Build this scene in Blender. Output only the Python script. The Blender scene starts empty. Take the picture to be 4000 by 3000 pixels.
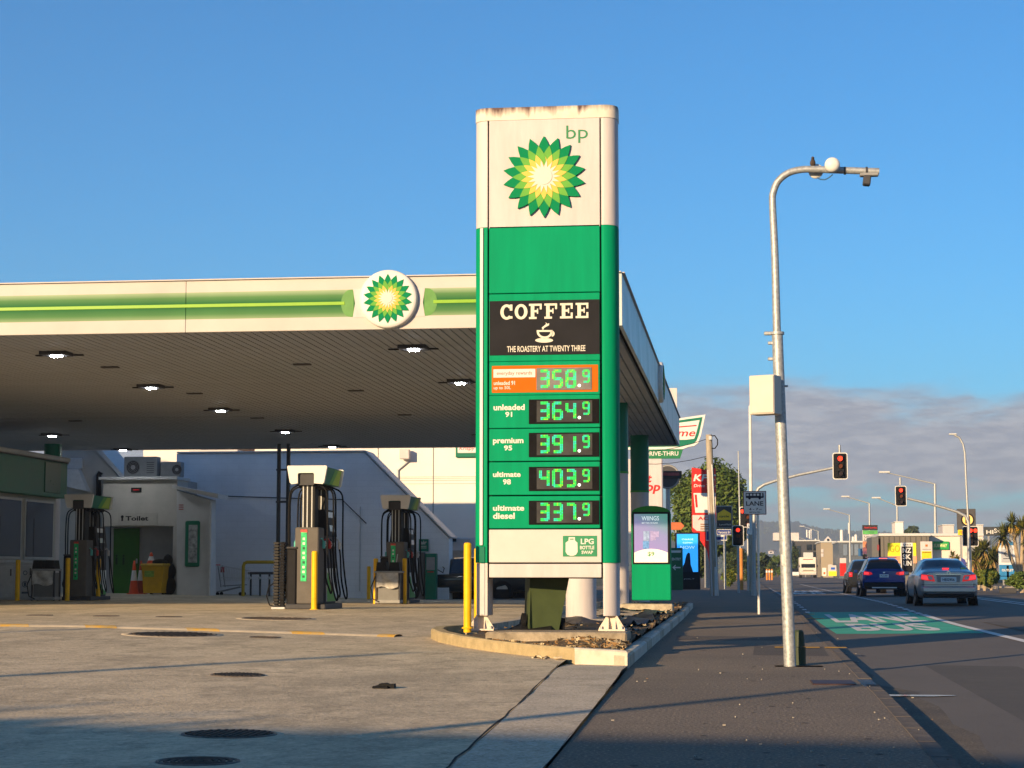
import bpy, math, random
from mathutils import Vector, Matrix, Quaternion
random.seed(7)
RAD = math.radians
S = bpy.context.scene
COL = S.collection

# ------------------------------------------------------------------ camera
F, CAMZ = 7300.0, 1.05                       # focal length in pixels of the 4000 px wide photograph, eye height
PITCH, YAW = math.atan(735 / F), math.atan(890 / F * math.cos(math.atan(735 / F)))
cam_d = bpy.data.cameras.new('camera'); cam = bpy.data.objects.new('camera', cam_d); COL.objects.link(cam)
cam_d.sensor_width = 36; cam_d.lens = F / 4000 * 36; cam_d.clip_start = 0.1; cam_d.clip_end = 9000
cam.location = (0, 0, CAMZ); cam.rotation_euler = (math.pi / 2 + PITCH, 0, YAW)
S.camera = cam

# ------------------------------------------------------------------ world: daylight sky with a low bank of cloud
SUN_PHI, SUN_EL = RAD(30), RAD(13.5)          # light travels to the right of +Y by PHI, sun behind the camera's left shoulder
SKY = 0.105
wd = bpy.data.worlds.new('World'); S.world = wd; wd.use_nodes = True
nt = wd.node_tree; N = nt.nodes; L = nt.links
for n in list(N): N.remove(n)
def wn(t, **k):
    n = N.new(t)
    for a, b in k.items(): setattr(n, a, b)
    return n
wout = wn('ShaderNodeOutputWorld'); bg = wn('ShaderNodeBackground'); bg.inputs[1].default_value = SKY
sky = wn('ShaderNodeTexSky', sky_type='NISHITA', sun_disc=False)
sky.sun_elevation = SUN_EL; sky.sun_rotation = SUN_PHI + math.pi
sky.altitude = 20; sky.air_density = 1.0; sky.dust_density = 0.3; sky.ozone_density = 2.5
def wmath(op, a, b=None, c=None):
    n = wn('ShaderNodeMath', operation=op)
    for i, v in enumerate((a, b, c)):
        if v is None: continue
        if isinstance(v, (int, float)): n.inputs[i].default_value = v
        else: L.new(v, n.inputs[i])
    return n.outputs[0]
def wramp(fac, lo, hi):
    n = wn('ShaderNodeMapRange', interpolation_type='SMOOTHSTEP')
    L.new(fac, n.inputs[0]); n.inputs[1].default_value = lo; n.inputs[2].default_value = hi
    return n.outputs[0]
tc = wn('ShaderNodeTexCoord'); sep = wn('ShaderNodeSeparateXYZ'); L.new(tc.outputs['Generated'], sep.inputs[0])
def wnoise(scale3, detail, rough, off):
    mp = wn('ShaderNodeMapping'); L.new(tc.outputs['Generated'], mp.inputs[0])
    mp.inputs['Scale'].default_value = scale3; mp.inputs['Location'].default_value = off
    nz = wn('ShaderNodeTexNoise'); L.new(mp.outputs[0], nz.inputs['Vector'])
    nz.inputs['Scale'].default_value = 1; nz.inputs['Detail'].default_value = detail; nz.inputs['Roughness'].default_value = rough
    return nz.outputs['Fac']
nbig = wnoise((9, 9, 20), 2, .5, (3.1, 0.4, 0)); nmid = wnoise((26, 26, 90), 5, .55, (0, 2.0, 1.3)); nfine = wnoise((60, 60, 260), 6, .6, (5, 1, 0))
elev = sep.outputs['Z']
wob = wmath('ADD', wmath('MULTIPLY', wmath('SUBTRACT', nmid, .5), .034), wmath('MULTIPLY', wmath('SUBTRACT', nbig, .5), .05))
wob = wmath('ADD', wob, wmath('MULTIPLY', wmath('SUBTRACT', nfine, .5), .014))
e2 = wmath('ADD', elev, wob)
bankA = wmath('MULTIPLY', wramp(e2, .040, .054), wmath('SUBTRACT', 1, wramp(e2, .080, .104)))    # the upper bank
bankB = wmath('MULTIPLY', wramp(e2, .020, .030), wmath('SUBTRACT', 1, wramp(e2, .030, .044)))    # a thinner one lower down
cl = wmath('MINIMUM', wmath('ADD', wmath('MULTIPLY', bankA, .95), wmath('MULTIPLY', bankB, .75)), 1)
cl = wmath('MULTIPLY', cl, wramp(nmid, .02, .42))
mixc = wn('ShaderNodeMix', data_type='RGBA'); L.new(cl, mixc.inputs[0])
tint = wn('ShaderNodeMix', data_type='RGBA', blend_type='MULTIPLY'); tint.inputs[0].default_value = 1
L.new(sky.outputs[0], tint.inputs[6]); tint.inputs[7].default_value = (.165, .515, .765, 1)
L.new(tint.outputs[2], mixc.inputs[6])
ccol = wn('ShaderNodeMix', data_type='RGBA'); L.new(wramp(nfine, .35, .68), ccol.inputs[0])
ccol.inputs[6].default_value = (1.66, 1.72, 2.05, 1); ccol.inputs[7].default_value = (2.5, 2.45, 2.62, 1); L.new(ccol.outputs[2], mixc.inputs[7])
L.new(mixc.outputs[2], bg.inputs[0]); L.new(bg.outputs[0], wout.inputs[0])

# ------------------------------------------------------------------ sun
sl = bpy.data.lights.new('sun', 'SUN'); sl.energy = 4.6; sl.angle = RAD(0.53); sl.color = (1, .715, .40)
sun = bpy.data.objects.new('sun', sl); COL.objects.link(sun)
sun.rotation_euler = Vector((math.sin(SUN_PHI) * math.cos(SUN_EL), math.cos(SUN_PHI) * math.cos(SUN_EL), -math.sin(SUN_EL))).to_track_quat('-Z', 'Y').to_euler()
S.view_settings.view_transform = 'Standard'; S.view_settings.look = 'None'
S.view_settings.exposure = 1.05; S.view_settings.gamma = 1; S.view_settings.use_curve_mapping = False
S.cycles.max_bounces = 6; S.cycles.volume_bounces = 0; S.cycles.use_denoising = True

# ------------------------------------------------------------------ helpers
_R = cam.rotation_euler.to_matrix()
def at(px, py, Y):                           # the point at distance Y (road direction) seen at a pixel of the survey photograph
    d = _R @ Vector(((px - 2000) / F, (1500 - py) / F, -1))
    t = Y / d.y
    return Vector((d.x * t, Y, CAMZ + d.z * t))
def gp(px, py, z):                           # the point at height z
    d = _R @ Vector(((px - 2000) / F, (1500 - py) / F, -1))
    t = (z - CAMZ) / d.z
    return Vector((d.x * t, d.y * t, z))
def rect(px0, py0, px1, py1, Y):             # centre x, centre z, width, height of an upright rectangle
    a = at(px0, py0, Y); b = at(px1, py1, Y)
    return (a.x + b.x) / 2, (a.z + b.z) / 2, abs(b.x - a.x), abs(a.z - b.z)
def sm(a, b, x):
    t = max(0, min(1, (x - a) / (b - a))); return t * t * (3 - 2 * t)
def hr(y):                                   # road level
    return -.13 + .15 * sm(40, 66, y) + .20 * sm(80, 280, y)
def hp(y): return hr(y) + .13                # footpath level
def hf(x, y):                                # forecourt level
    t = max(0, min(1, (y - 13) / 21)) * .66 + max(0, min(1, (-1.3 - x) / 8)) * .34
    return .012 + .335 * sm(0, 1, t) * 1.0 - .0085 * max(0, y - 37) * sm(-21, -10, x)

class MB:
    def __init__(s): s.v = []; s.f = []; s.m = []; s.s = []
    def add(s, vs, fs, mi=0, smooth=False):
        o = len(s.v); s.v += [tuple(p) for p in vs]
        for f in fs: s.f.append([o + i for i in f]); s.m.append(mi); s.s.append(smooth)
        return s
    def box(s, c, d, b=0, mi=0, rot=None):
        hx, hy, hz = d[0] / 2, d[1] / 2, d[2] / 2
        vs = []; fs = []
        if b <= 0:
            for x in (-1, 1):
                for y in (-1, 1):
                    for z in (-1, 1): vs.append(Vector((x * hx, y * hy, z * hz)))
            fs = [(0, 1, 3, 2), (4, 6, 7, 5), (0, 4, 5, 1), (2, 3, 7, 6), (0, 2, 6, 4), (1, 5, 7, 3)]
        else:
            b = min(b, hx * .98, hy * .98, hz * .98); ix = {}
            for x in (-1, 1):
                for y in (-1, 1):
                    for z in (-1, 1):
                        for k, p in enumerate(((x * hx, y * (hy - b), z * (hz - b)), (x * (hx - b), y * hy, z * (hz - b)), (x * (hx - b), y * (hy - b), z * hz))):
                            ix[x, y, z, k] = len(vs); vs.append(Vector(p))
            for sg in (-1, 1):
                for k in range(3):
                    q = []
                    for a, c2 in ((-1, -1), (1, -1), (1, 1), (-1, 1)):
                        t = [0, 0, 0]; t[k] = sg; t[(k + 1) % 3] = a; t[(k + 2) % 3] = c2
                        q.append(ix[t[0], t[1], t[2], k])
                    fs.append(q if sg > 0 else q[::-1])
            for k in range(3):
                k1, k2 = (k + 1) % 3, (k + 2) % 3
                for a in (-1, 1):
                    for c2 in (-1, 1):
                        t0 = [0, 0, 0]; t1 = [0, 0, 0]
                        t0[k] = -1; t1[k] = 1
                        for t in (t0, t1): t[k1] = a; t[k2] = c2
                        q = [ix[t0[0], t0[1], t0[2], k1], ix[t1[0], t1[1], t1[2], k1], ix[t1[0], t1[1], t1[2], k2], ix[t0[0], t0[1], t0[2], k2]]
                        fs.append(q if a * c2 < 0 else q[::-1])
            for x in (-1, 1):
                for y in (-1, 1):
                    for z in (-1, 1):
                        q = [ix[x, y, z, 0], ix[x, y, z, 1], ix[x, y, z, 2]]
                        fs.append(q if x * y * z > 0 else q[::-1])
        if rot is not None: vs = [rot @ p for p in vs]
        c = Vector(c); return s.add([p + c for p in vs], fs, mi)
    def cyl(s, p0, p1, r0, r1=None, n=12, mi=0, caps=True, smooth=True):
        r1 = r0 if r1 is None else r1
        p0 = Vector(p0); p1 = Vector(p1); q = (p1 - p0).to_track_quat('Z', 'Y')
        vs = []
        for p, r in ((p0, r0), (p1, r1)):
            for i in range(n):
                a = 2 * math.pi * i / n; vs.append(p + q @ Vector((math.cos(a) * r, math.sin(a) * r, 0)))
        s.add(vs, [(i, (i + 1) % n, n + (i + 1) % n, n + i) for i in range(n)], mi, smooth)
        if caps:
            s.add(vs[:n], [tuple(range(n - 1, -1, -1))], mi); s.add(vs[n:], [tuple(range(n))], mi)
        return s
    def tube(s, pts, r, n=8, mi=0, rs=None):
        pts = [Vector(p) for p in pts]; rings = []; up = None
        for i, p in enumerate(pts):
            d = (pts[min(i + 1, len(pts) - 1)] - pts[max(i - 1, 0)]).normalized()
            if up is None: up = d.orthogonal().normalized()
            up = (up - d * up.dot(d)).normalized(); w = d.cross(up)
            rr = rs[i] if rs else r
            rings.append([p + (up * math.cos(2 * math.pi * k / n) + w * math.sin(2 * math.pi * k / n)) * rr for k in range(n)])
        vs = [p for rg in rings for p in rg]; fs = []
        for i in range(len(rings) - 1):
            for k in range(n): fs.append((i * n + k, i * n + (k + 1) % n, (i + 1) * n + (k + 1) % n, (i + 1) * n + k))
        s.add(vs, fs, mi, True)
        s.add(rings[0], [tuple(range(n - 1, -1, -1))], mi); s.add(rings[-1], [tuple(range(n))], mi)
        return s
    def prism(s, pts, y0, y1, mi=0):          # outline in x,z extruded along y (front at y0)
        n = len(pts); a = sum(pts[i][0] * pts[(i + 1) % n][1] - pts[(i + 1) % n][0] * pts[i][1] for i in range(n))
        if a < 0: pts = pts[::-1]
        vs = [(x, y0, z) for x, z in pts] + [(x, y1, z) for x, z in pts]
        return s.add(vs, [tuple(range(n)), tuple(range(2 * n - 1, n - 1, -1))] + [(i, n + i, n + (i + 1) % n, (i + 1) % n) for i in range(n)], mi)
    def prismz(s, pts, z0, z1, mi=0, smooth=False):
        n = len(pts); a = sum(pts[i][0] * pts[(i + 1) % n][1] - pts[(i + 1) % n][0] * pts[i][1] for i in range(n))
        if a < 0: pts = pts[::-1]
        vs = [(x, y, z0) for x, y in pts] + [(x, y, z1) for x, y in pts]
        s.add(vs, [tuple(range(n - 1, -1, -1)), tuple(range(n, 2 * n))], mi)
        return s.add(vs, [(i, (i + 1) % n, n + (i + 1) % n, n + i) for i in range(n)], mi, smooth)
    def prismx(s, pts, x0, x1, mi=0):         # outline in y,z extruded along x
        n = len(pts); a = sum(pts[i][0] * pts[(i + 1) % n][1] - pts[(i + 1) % n][0] * pts[i][1] for i in range(n))
        if a < 0: pts = pts[::-1]
        vs = [(x0, y, z) for y, z in pts] + [(x1, y, z) for y, z in pts]
        return s.add(vs, [tuple(range(n - 1, -1, -1)), tuple(range(n, 2 * n))] + [(i, (i + 1) % n, n + (i + 1) % n, n + i) for i in range(n)], mi)
    def lathe(s, prof, c=(0, 0, 0), n=16, mi=0, axis='Z'):
        c = Vector(c); vs = []
        for r, z in prof:
            for k in range(n):
                a = 2 * math.pi * k / n; x, y = math.cos(a) * r, math.sin(a) * r
                p = (x, y, z) if axis == 'Z' else ((z, x, y) if axis == 'X' else (x, z, -y))
                vs.append(c + Vector(p))
        fs = []
        for i in range(len(prof) - 1):
            for k in range(n): fs.append((i * n + k, i * n + (k + 1) % n, (i + 1) * n + (k + 1) % n, (i + 1) * n + k))
        return s.add(vs, fs, mi, True)
    def ball(s, c, r, sc=(1, 1, 1), nu=14, nv=9, mi=0):
        c = Vector(c); prof = [(max(1e-4, math.sin(math.pi * i / nv)), -math.cos(math.pi * i / nv)) for i in range(nv + 1)]
        vs = [c + Vector((math.cos(2 * math.pi * k / nu) * a * r * sc[0], math.sin(2 * math.pi * k / nu) * a * r * sc[1], z * r * sc[2])) for a, z in prof for k in range(nu)]
        return s.add(vs, [(i * nu + k, i * nu + (k + 1) % nu, (i + 1) * nu + (k + 1) % nu, (i + 1) * nu + k) for i in range(nv) for k in range(nu)], mi, True)
    def mesh(s, name, mats):
        me = bpy.data.meshes.new(name); me.from_pydata(s.v, [], s.f)
        for m in (mats if isinstance(mats, (list, tuple)) else [mats]): me.materials.append(m)
        me.polygons.foreach_set('material_index', s.m); me.polygons.foreach_set('use_smooth', s.s); me.update()
        return me
    def build(s, name, mats, parent=None, loc=(0, 0, 0), rz=0):
        return link(name, s.mesh(name, mats), parent, loc, rz)
def link(name, me, parent=None, loc=(0, 0, 0), rz=0):
    o = bpy.data.objects.new(name, me); COL.objects.link(o); o.location = loc
    if rz: o.rotation_euler = (0, 0, rz)
    o.parent = parent
    return o
def tag(o, label=None, cat=None, group=None, kind=None):
    if label: o['label'] = label
    if cat: o['category'] = cat
    if group: o['group'] = group
    if kind: o['kind'] = kind
    return o
def thing(name, label, cat, loc=(0, 0, 0), rz=0, group=None):
    o = bpy.data.objects.new(name, None); COL.objects.link(o); o.location = loc; o.rotation_euler = (0, 0, rz); o.empty_display_size = .2
    return tag(o, label, cat, group)
def copy_tree(o, parent=None, kids=None):
    c = o.copy(); COL.objects.link(c); c.parent = parent
    for ch in [q for q in list(bpy.data.objects) if q.parent == o] if kids is None else kids[o]: copy_tree(ch, c, kids)
    return c
def struct(o, label=None): return tag(o, label, None, None, 'structure')

_T = {}
def textmesh(t, bold=0, ext=.0, shear=0):
    k = (t, bold, ext, shear)
    if k in _T: return _T[k]
    cu = bpy.data.curves.new('t', 'FONT'); cu.body = t; cu.offset = bold; cu.resolution_u = 3; cu.shear = shear
    ob = bpy.data.objects.new('t', cu)
    me = bpy.data.meshes.new_from_object(ob)
    vs = [tuple(v.co) for v in me.vertices]; fs = [tuple(p.vertices) for p in me.polygons]
    bpy.data.objects.remove(ob); bpy.data.curves.remove(cu); bpy.data.meshes.remove(me)
    x0 = min(v[0] for v in vs); x1 = max(v[0] for v in vs); y0 = min(v[1] for v in vs); y1 = max(v[1] for v in vs)
    _T[k] = ([((v[0] - (x0 + x1) / 2) / (x1 - x0), (v[1] - (y0 + y1) / 2) / (y1 - y0)) for v in vs], fs, (x1 - x0) / (y1 - y0))
    return _T[k]
def text(parent, t, x, y, z, h, w=None, mat=None, bold=.0, shear=0, name='lettering', flat=False):
    vs, fs, asp = textmesh(t, bold, 0, shear); w = h * asp if w is None else w
    if flat: pts = [(x + a * w, y + b * h, z) for a, b in vs]        # lying on the ground, read from -Y
    else: pts = [(x + a * w, y, z + b * h) for a, b in vs]           # upright, read from -Y
    m = MB(); m.add(pts, fs); return m.build(name, mat, parent)

# ------------------------------------------------------------------ materials
_M = {}
def M(name, col=None, rough=.55, metal=0, var=.10, scale=6, bump=0, bscale=None, emit=0, ecol=None, stretch=(1, 1, 1), spec=.22, detail=5, coat=0, rv=.08, col2=None, lo=.3, hi=.7):
    if name in _M: return _M[name]
    m = bpy.data.materials.new(name); m.use_nodes = True; t = m.node_tree; b = t.nodes['Principled BSDF']
    b.inputs['Roughness'].default_value = rough; b.inputs['Metallic'].default_value = metal
    b.inputs['Specular IOR Level'].default_value = spec; b.inputs['Coat Weight'].default_value = coat
    if len(col) == 3: col = (*col, 1)
    co = t.nodes.new('ShaderNodeTexCoord'); mp = t.nodes.new('ShaderNodeMapping'); t.links.new(co.outputs['Object'], mp.inputs[0]); mp.inputs['Scale'].default_value = stretch
    nz = t.nodes.new('ShaderNodeTexNoise'); t.links.new(mp.outputs[0], nz.inputs['Vector']); nz.inputs['Scale'].default_value = scale; nz.inputs['Detail'].default_value = detail; nz.inputs['Roughness'].default_value = .62
    mr = t.nodes.new('ShaderNodeMapRange'); t.links.new(nz.outputs['Fac'], mr.inputs[0]); mr.inputs[1].default_value = lo; mr.inputs[2].default_value = hi
    mx = t.nodes.new('ShaderNodeMix'); mx.data_type = 'RGBA'; t.links.new(mr.outputs[0], mx.inputs[0])
    c2 = col2 if col2 else tuple(min(1, c * (1 + var)) for c in col[:3]); c1 = col if col2 else tuple(c * (1 - var) for c in col[:3])
    mx.inputs[6].default_value = (*c1[:3], 1); mx.inputs[7].default_value = (*c2[:3], 1)
    t.links.new(mx.outputs[2], b.inputs['Base Color'])
    rr = t.nodes.new('ShaderNodeMapRange'); t.links.new(nz.outputs['Fac'], rr.inputs[0]); rr.inputs[3].default_value = max(.02, rough - rv); rr.inputs[4].default_value = min(1, rough + rv)
    t.links.new(rr.outputs[0], b.inputs['Roughness'])
    if bump:
        n2 = t.nodes.new('ShaderNodeTexNoise'); t.links.new(mp.outputs[0], n2.inputs['Vector']); n2.inputs['Scale'].default_value = bscale or scale * 5; n2.inputs['Detail'].default_value = 4
        bp = t.nodes.new('ShaderNodeBump'); bp.inputs['Strength'].default_value = bump; bp.inputs['Distance'].default_value = .02; t.links.new(n2.outputs['Fac'], bp.inputs['Height']); t.links.new(bp.outputs[0], b.inputs['Normal'])
    if emit:
        b.inputs['Emission Color'].default_value = (*(ecol or col[:3]), 1); b.inputs['Emission Strength'].default_value = emit
    _M[name] = m; return m
def nodes(m): return m.node_tree, m.node_tree.nodes['Principled BSDF']

white = M('white_paint', (.66, .64, .61), .38, var=.05, scale=3)
whited = M('white_weathered', (.53, .485, .475), .5, var=.09, scale=2.2, bump=.05, stretch=(3, 3, .5), detail=7)
green = M('sign_green', (.001, .255, .115), .6, var=.10, scale=2.2, spec=.05, stretch=(3.5, 3.5, .35), detail=7)
greend = M('green_dark', (.003, .15, .085), .4, var=.1, scale=3)
lime = M('lime_stripe', (.22, .42, .03), .4, var=.05)
black = M('black_plastic', (.014, .014, .016), .55, spec=.08, var=.2, scale=10)
rubber = M('black_rubber', (.012, .012, .013), .65, spec=.08, var=.25, scale=15)
dgrey = M('dark_grey', (.055, .055, .06), .5, spec=.12, var=.15, scale=8)
mgrey = M('mid_grey', (.26, .26, .26), .5, var=.12, scale=8)
lgrey = M('light_grey', (.52, .52, .51), .5, var=.08, scale=8)
yellow = M('bollard_yellow', (.80, .44, .006), .45, var=.12, scale=7, bump=.05)
orange = M('sign_orange', (.85, .20, .015), .4, var=.05)
red = M('sign_red', (.62, .02, .018), .4, var=.06)
blue = M('sign_blue', (.02, .10, .48), .4, var=.06)
galv = M('galvanised_steel', (.38, .39, .39), .5, .45, var=.28, scale=28, bump=.08, detail=3)
conc = M('kerb_concrete', (.42, .36, .27), .85, var=.35, scale=7, bump=.4, bscale=60)
concl = M('kerb_concrete_pale', (.55, .50, .41), .85, var=.16, scale=6, bump=.3, bscale=60)
timber = M('weathered_timber', (.34, .29, .22), .85, var=.35, scale=9, stretch=(3, 3, .25), bump=.4)
glass = M('dark_glass', (.012, .015, .018), .06, var=.2, spec=.8)
glassb = M('car_glass', (.010, .013, .018), .05, var=.3, scale=2, spec=.7)
chrome = M('chrome', (.72, .72, .72), .15, .95, var=.05)
def screen(name, col, e): return M(name, col, .25, var=.04, emit=e, ecol=col)
# ================================================================== the setting: ground, road, footpath, forecourt
def tex_material(name, base, base2, speck, speck_amt, big=.35, fine=120, rough=.85, bump=.5, stretch=(1, 1, 1), crack=None, stain=None, streak=0):
    m = bpy.data.materials.new(name); m.use_nodes = True; t = m.node_tree; b = t.nodes['Principled BSDF']; K = t.links.new
    co = t.nodes.new('ShaderNodeTexCoord'); b.inputs['Roughness'].default_value = rough; b.inputs['Specular IOR Level'].default_value = .3
    def nz(scale, detail=5, st=(1, 1, 1), rough_=.6):
        mp = t.nodes.new('ShaderNodeMapping'); K(co.outputs['Object'], mp.inputs[0]); mp.inputs['Scale'].default_value = st
        n = t.nodes.new('ShaderNodeTexNoise'); K(mp.outputs[0], n.inputs['Vector']); n.inputs['Scale'].default_value = scale; n.inputs['Detail'].default_value = detail; n.inputs['Roughness'].default_value = rough_
        return n.outputs['Fac']
    def rng(x, a, c, lo=0, hi=1):
        r = t.nodes.new('ShaderNodeMapRange'); K(x, r.inputs[0]); r.inputs[1].default_value = a; r.inputs[2].default_value = c; r.inputs[3].default_value = lo; r.inputs[4].default_value = hi; return r.outputs[0]
    def mix(f, a, c):
        x = t.nodes.new('ShaderNodeMix'); x.data_type = 'RGBA'; K(f, x.inputs[0])
        for i, v in ((6, a), (7, c)):
            if isinstance(v, tuple): x.inputs[i].default_value = (*v, 1)
            else: K(v, x.inputs[i])
        return x.outputs[2]
    c = mix(rng(nz(big, 6, stretch), .32, .68), base, base2)
    c = mix(rng(nz(big * 9, 4, stretch), .45, .75, 0, .45), c, tuple(v * .62 for v in base))
    if stain: c = mix(rng(nz(.55, 7, (1, 1, 1), .72), .56, .70, 0, stain), c, tuple(v * .42 for v in base))
    if streak:
        c = mix(rng(nz(2.4, 7, (1.0, .8, 1), .78), .50, .62, 0, streak), c, tuple(v * .45 for v in base))
        c = mix(rng(nz(7.0, 5, (1.2, .7, 1), .7), .55, .66, 0, streak * .7), c, tuple(min(.8, v * 1.25) for v in base))
        c = mix(rng(nz(.38, 8, (1.3, .55, 1), .80), .47, .58, 0, streak * .9), c, tuple(v * .50 for v in base))
        c = mix(rng(nz(16, 3, (1.0, .6, 1), .6), .58, .68, 0, streak * .6), c, tuple(v * .40 for v in base))
    n3 = nz(fine, 2)
    c = mix(rng(n3, .56, .70, 0, speck_amt), c, speck)
    c = mix(rng(n3, .44, .30, 0, speck_amt), c, tuple(v * .35 for v in base))
    if crack:
        v = t.nodes.new('ShaderNodeTexVoronoi'); v.feature = 'DISTANCE_TO_EDGE'; v.inputs['Scale'].default_value = crack
        mp = t.nodes.new('ShaderNodeMapping'); K(co.outputs['Object'], mp.inputs[0])
        ad = t.nodes.new('ShaderNodeMix'); ad.data_type = 'VECTOR'; ad.inputs[0].default_value = .12; K(mp.outputs[0], ad.inputs[4])
        q = t.nodes.new('ShaderNodeTexNoise'); K(mp.outputs[0], q.inputs['Vector']); q.inputs['Scale'].default_value = 1.5; K(q.outputs['Color'], ad.inputs[5]); K(ad.outputs[1], v.inputs['Vector'])
        c = mix(rng(v.outputs['Distance'], .0, .006, .55, 0), c, tuple(x * .3 for x in base))
    K(c, b.inputs['Base Color'])
    bp = t.nodes.new('ShaderNodeBump'); bp.inputs['Strength'].default_value = bump; bp.inputs['Distance'].default_value = .008; K(n3, bp.inputs['Height']); K(bp.outputs[0], b.inputs['Normal'])
    return m
m_fore = tex_material('forecourt_concrete', (.64, .52, .345), (.54, .43, .28), (.72, .60, .43), .5, .5, 30, .85, .9, (.35, 1.9, 1), None, .45, .75)
m_apron = tex_material('apron_concrete', (.60, .50, .36), (.48, .40, .285), (.66, .60, .51), .8, 1.1, 40, .85, .9, (1, 1, 1), None, .4, .4)
m_path = tex_material('footpath_asphalt', (.20, .158, .115), (.14, .112, .084), (.42, .34, .24), .85, .4, 40, .88, 1.6, (1, 1, 1), None, .2)
m_road = tex_material('road_asphalt', (.145, .122, .095), (.118, .10, .08), (.22, .19, .155), .35, .25, 70, .8, .6, (1, .3, 1), None, .15)
m_gutter = tex_material('gutter_grit', (.15, .12, .085), (.08, .068, .055), (.30, .24, .17), .6, 1.2, 50, .9, 1.0)
m_earth = tex_material('earth', (.11, .10, .06), (.07, .075, .035), (.16, .14, .09), .4, .2, 6, .95, .4)
m_soil = tex_material('soil', (.17, .12, .065), (.085, .058, .035), (.36, .26, .14), .65, 2.2, 26, .95, 1.4)

def sheet(name, mat, ys, xs, zf, label=None, kind='structure'):
    m = MB(); vs = []; nx = None
    for y in ys:
        row = xs(y) if callable(xs) else xs; nx = len(row)
        vs += [(x, y, zf(x, y)) for x in row]
    fs = [(j * nx + i, j * nx + i + 1, (j + 1) * nx + i + 1, (j + 1) * nx + i) for j in range(len(ys) - 1) for i in range(nx - 1)]
    m.add(vs, fs); o = m.build(name, mat); tag(o, label, None, None, kind); return o
def lerp_tab(tab, y):
    for (a, p), (b, q) in zip(tab, tab[1:]):
        if y <= b: return p + (q - p) * max(0, (y - a)) / (b - a)
    return tab[-1][1]
def kx(y): return lerp_tab([(-40, .95), (10, 1.18), (16.5, 1.27), (46, 1.50), (300, 1.7), (3000, 1.7)], y)       # road kerb
def fx(y): return lerp_tab([(-40, -.3), (10, -1.04), (20.6, -1.23), (55, -1.30), (3000, -1.30)], y)              # inner edge of the footpath
def ax(y): return lerp_tab([(-40, -.7), (10, -1.56), (20, -1.93), (22, -1.95), (3000, -1.95)], y)                 # inner edge of the concrete apron
YS = [-60, -20] + [i * 2 for i in range(0, 60)] + [130, 150, 180, 220, 280, 400, 700, 1200]
sheet('ground', m_earth, [-900, -60] + YS[1:] + [2500, 5000], [-3000, -400, -60, -1.4, 1.5, 15, 60, 400, 3000], lambda x, y: hr(y) - .06)
sheet('road', m_road, YS, lambda y: [kx(y) - .02, 4.6, 8, 11.5, 15.2], lambda x, y: hr(y) + .05 * (sm(1, 8, x) - sm(9, 15.2, x)))
sheet('footpath', m_path, [y for y in YS if y <= 700], lambda y: [fx(y) if y < 52 else -9.0, (fx(y) if y < 52 else -1.2) + .3, .2, kx(y) - .03], lambda x, y: hp(y))
sheet('forecourt', m_fore, [-40, -15, 0, 4, 8] + [10 + .5 * i for i in range(0, 113)] + [68], lambda y: [-50, -42, -34, -27] + [-24 + (ax(min(y, 21)) + 24) * k / 56 for k in range(57)], hf)
sheet('vehicle_crossing_apron', m_apron, [-40, -10, 0, 4, 8, 12, 16, 18, 19.5, 20.9], lambda y: [ax(y) + .010, (ax(y) + fx(y)) / 2, fx(y) - .003], lambda x, y: hf(x, y) + .003 if y < 20 else .03)
sheet('right_verge', m_earth, [y for y in YS if y >= 0], [15.36, 22, 40, 120], lambda x, y: hr(y) + .10)
sheet('right_footpath', m_path, [y for y in YS if y >= 0], [15.36, 17.4], lambda x, y: hr(y) + .125)
# joints beside the apron (narrow dark gaps filled with tar)
jm = M('joint_tar', (.022, .02, .018), .9, var=.3)
for nm, fun in (('tar_joint', ax), ('tar_joint', fx)):
    m = MB(); pts = [(fun(y) + random.uniform(-.010, .010), y) for y in [i * .5 for i in range(0, 41)]]
    w = [random.uniform(.004, .013) * (.9 if fun is ax else .22) for _ in pts]
    vs = [(x + sgn * q, y, max(hf(x, y), hp(y)) + .009) for (x, y), q in zip(pts, w) for sgn in (-1, 1)]
    m.add(vs, [(2 * i, 2 * i + 1, 2 * i + 3, 2 * i + 2) for i in range(len(pts) - 1)]); struct(m.build(nm, jm))
# kerb along the road: one stone after another
kmesh = MB().box((0, 0, -.09), (.14, .985, .2), .012).mesh('kerb_stone', M('kerb_dark', (.13, .108, .088), .88, var=.3, scale=5, bump=.4, bscale=40))
kerb = thing('road_kerb', None, None); struct(kerb)
for i in range(110):
    y = 2 + i + .5
    if 17.6 < y < 18.9: continue                       # the catchpit opening
    o = link('kerb_stone', kmesh, kerb, (kx(y) - .07, y, hp(y) - .005)); o.rotation_euler = (0, 0, -math.atan((kx(y + .5) - kx(y - .5))))
m = MB().box((15.29, 150, hr(150) + .05), (.14, 320, .2), .01); struct(m.build('far_kerb', conc))
sheet('gutter', m_gutter, [2 + i * 1.0 for i in range(0, 19)] + [21 + i for i in range(0, 30)], lambda y: [kx(y) + .002, kx(y) + (.20 if y < 20 else .07) + .02 * math.sin(y * 1.7), kx(y) + (.42 if y < 20 else .15) + .05 * math.sin(y * 2.3 + 1)], lambda x, y: hr(y) + .0045)
catch = thing('catchpit', 'dark kerb inlet with plum lid set into the footpath edge', 'catchpit', (kx(18.2), 18.2, hp(18)))
MB().box((-.09, 0, -.02), (.16, 1.15, .05), .01).build('inlet_hood', dgrey, catch)
MB().box((-.42, 0, .003), (.40, .62, .02), .006).build('lid', M('plum_iron', (.055, .032, .034), .6, .3, var=.2), catch)

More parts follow.
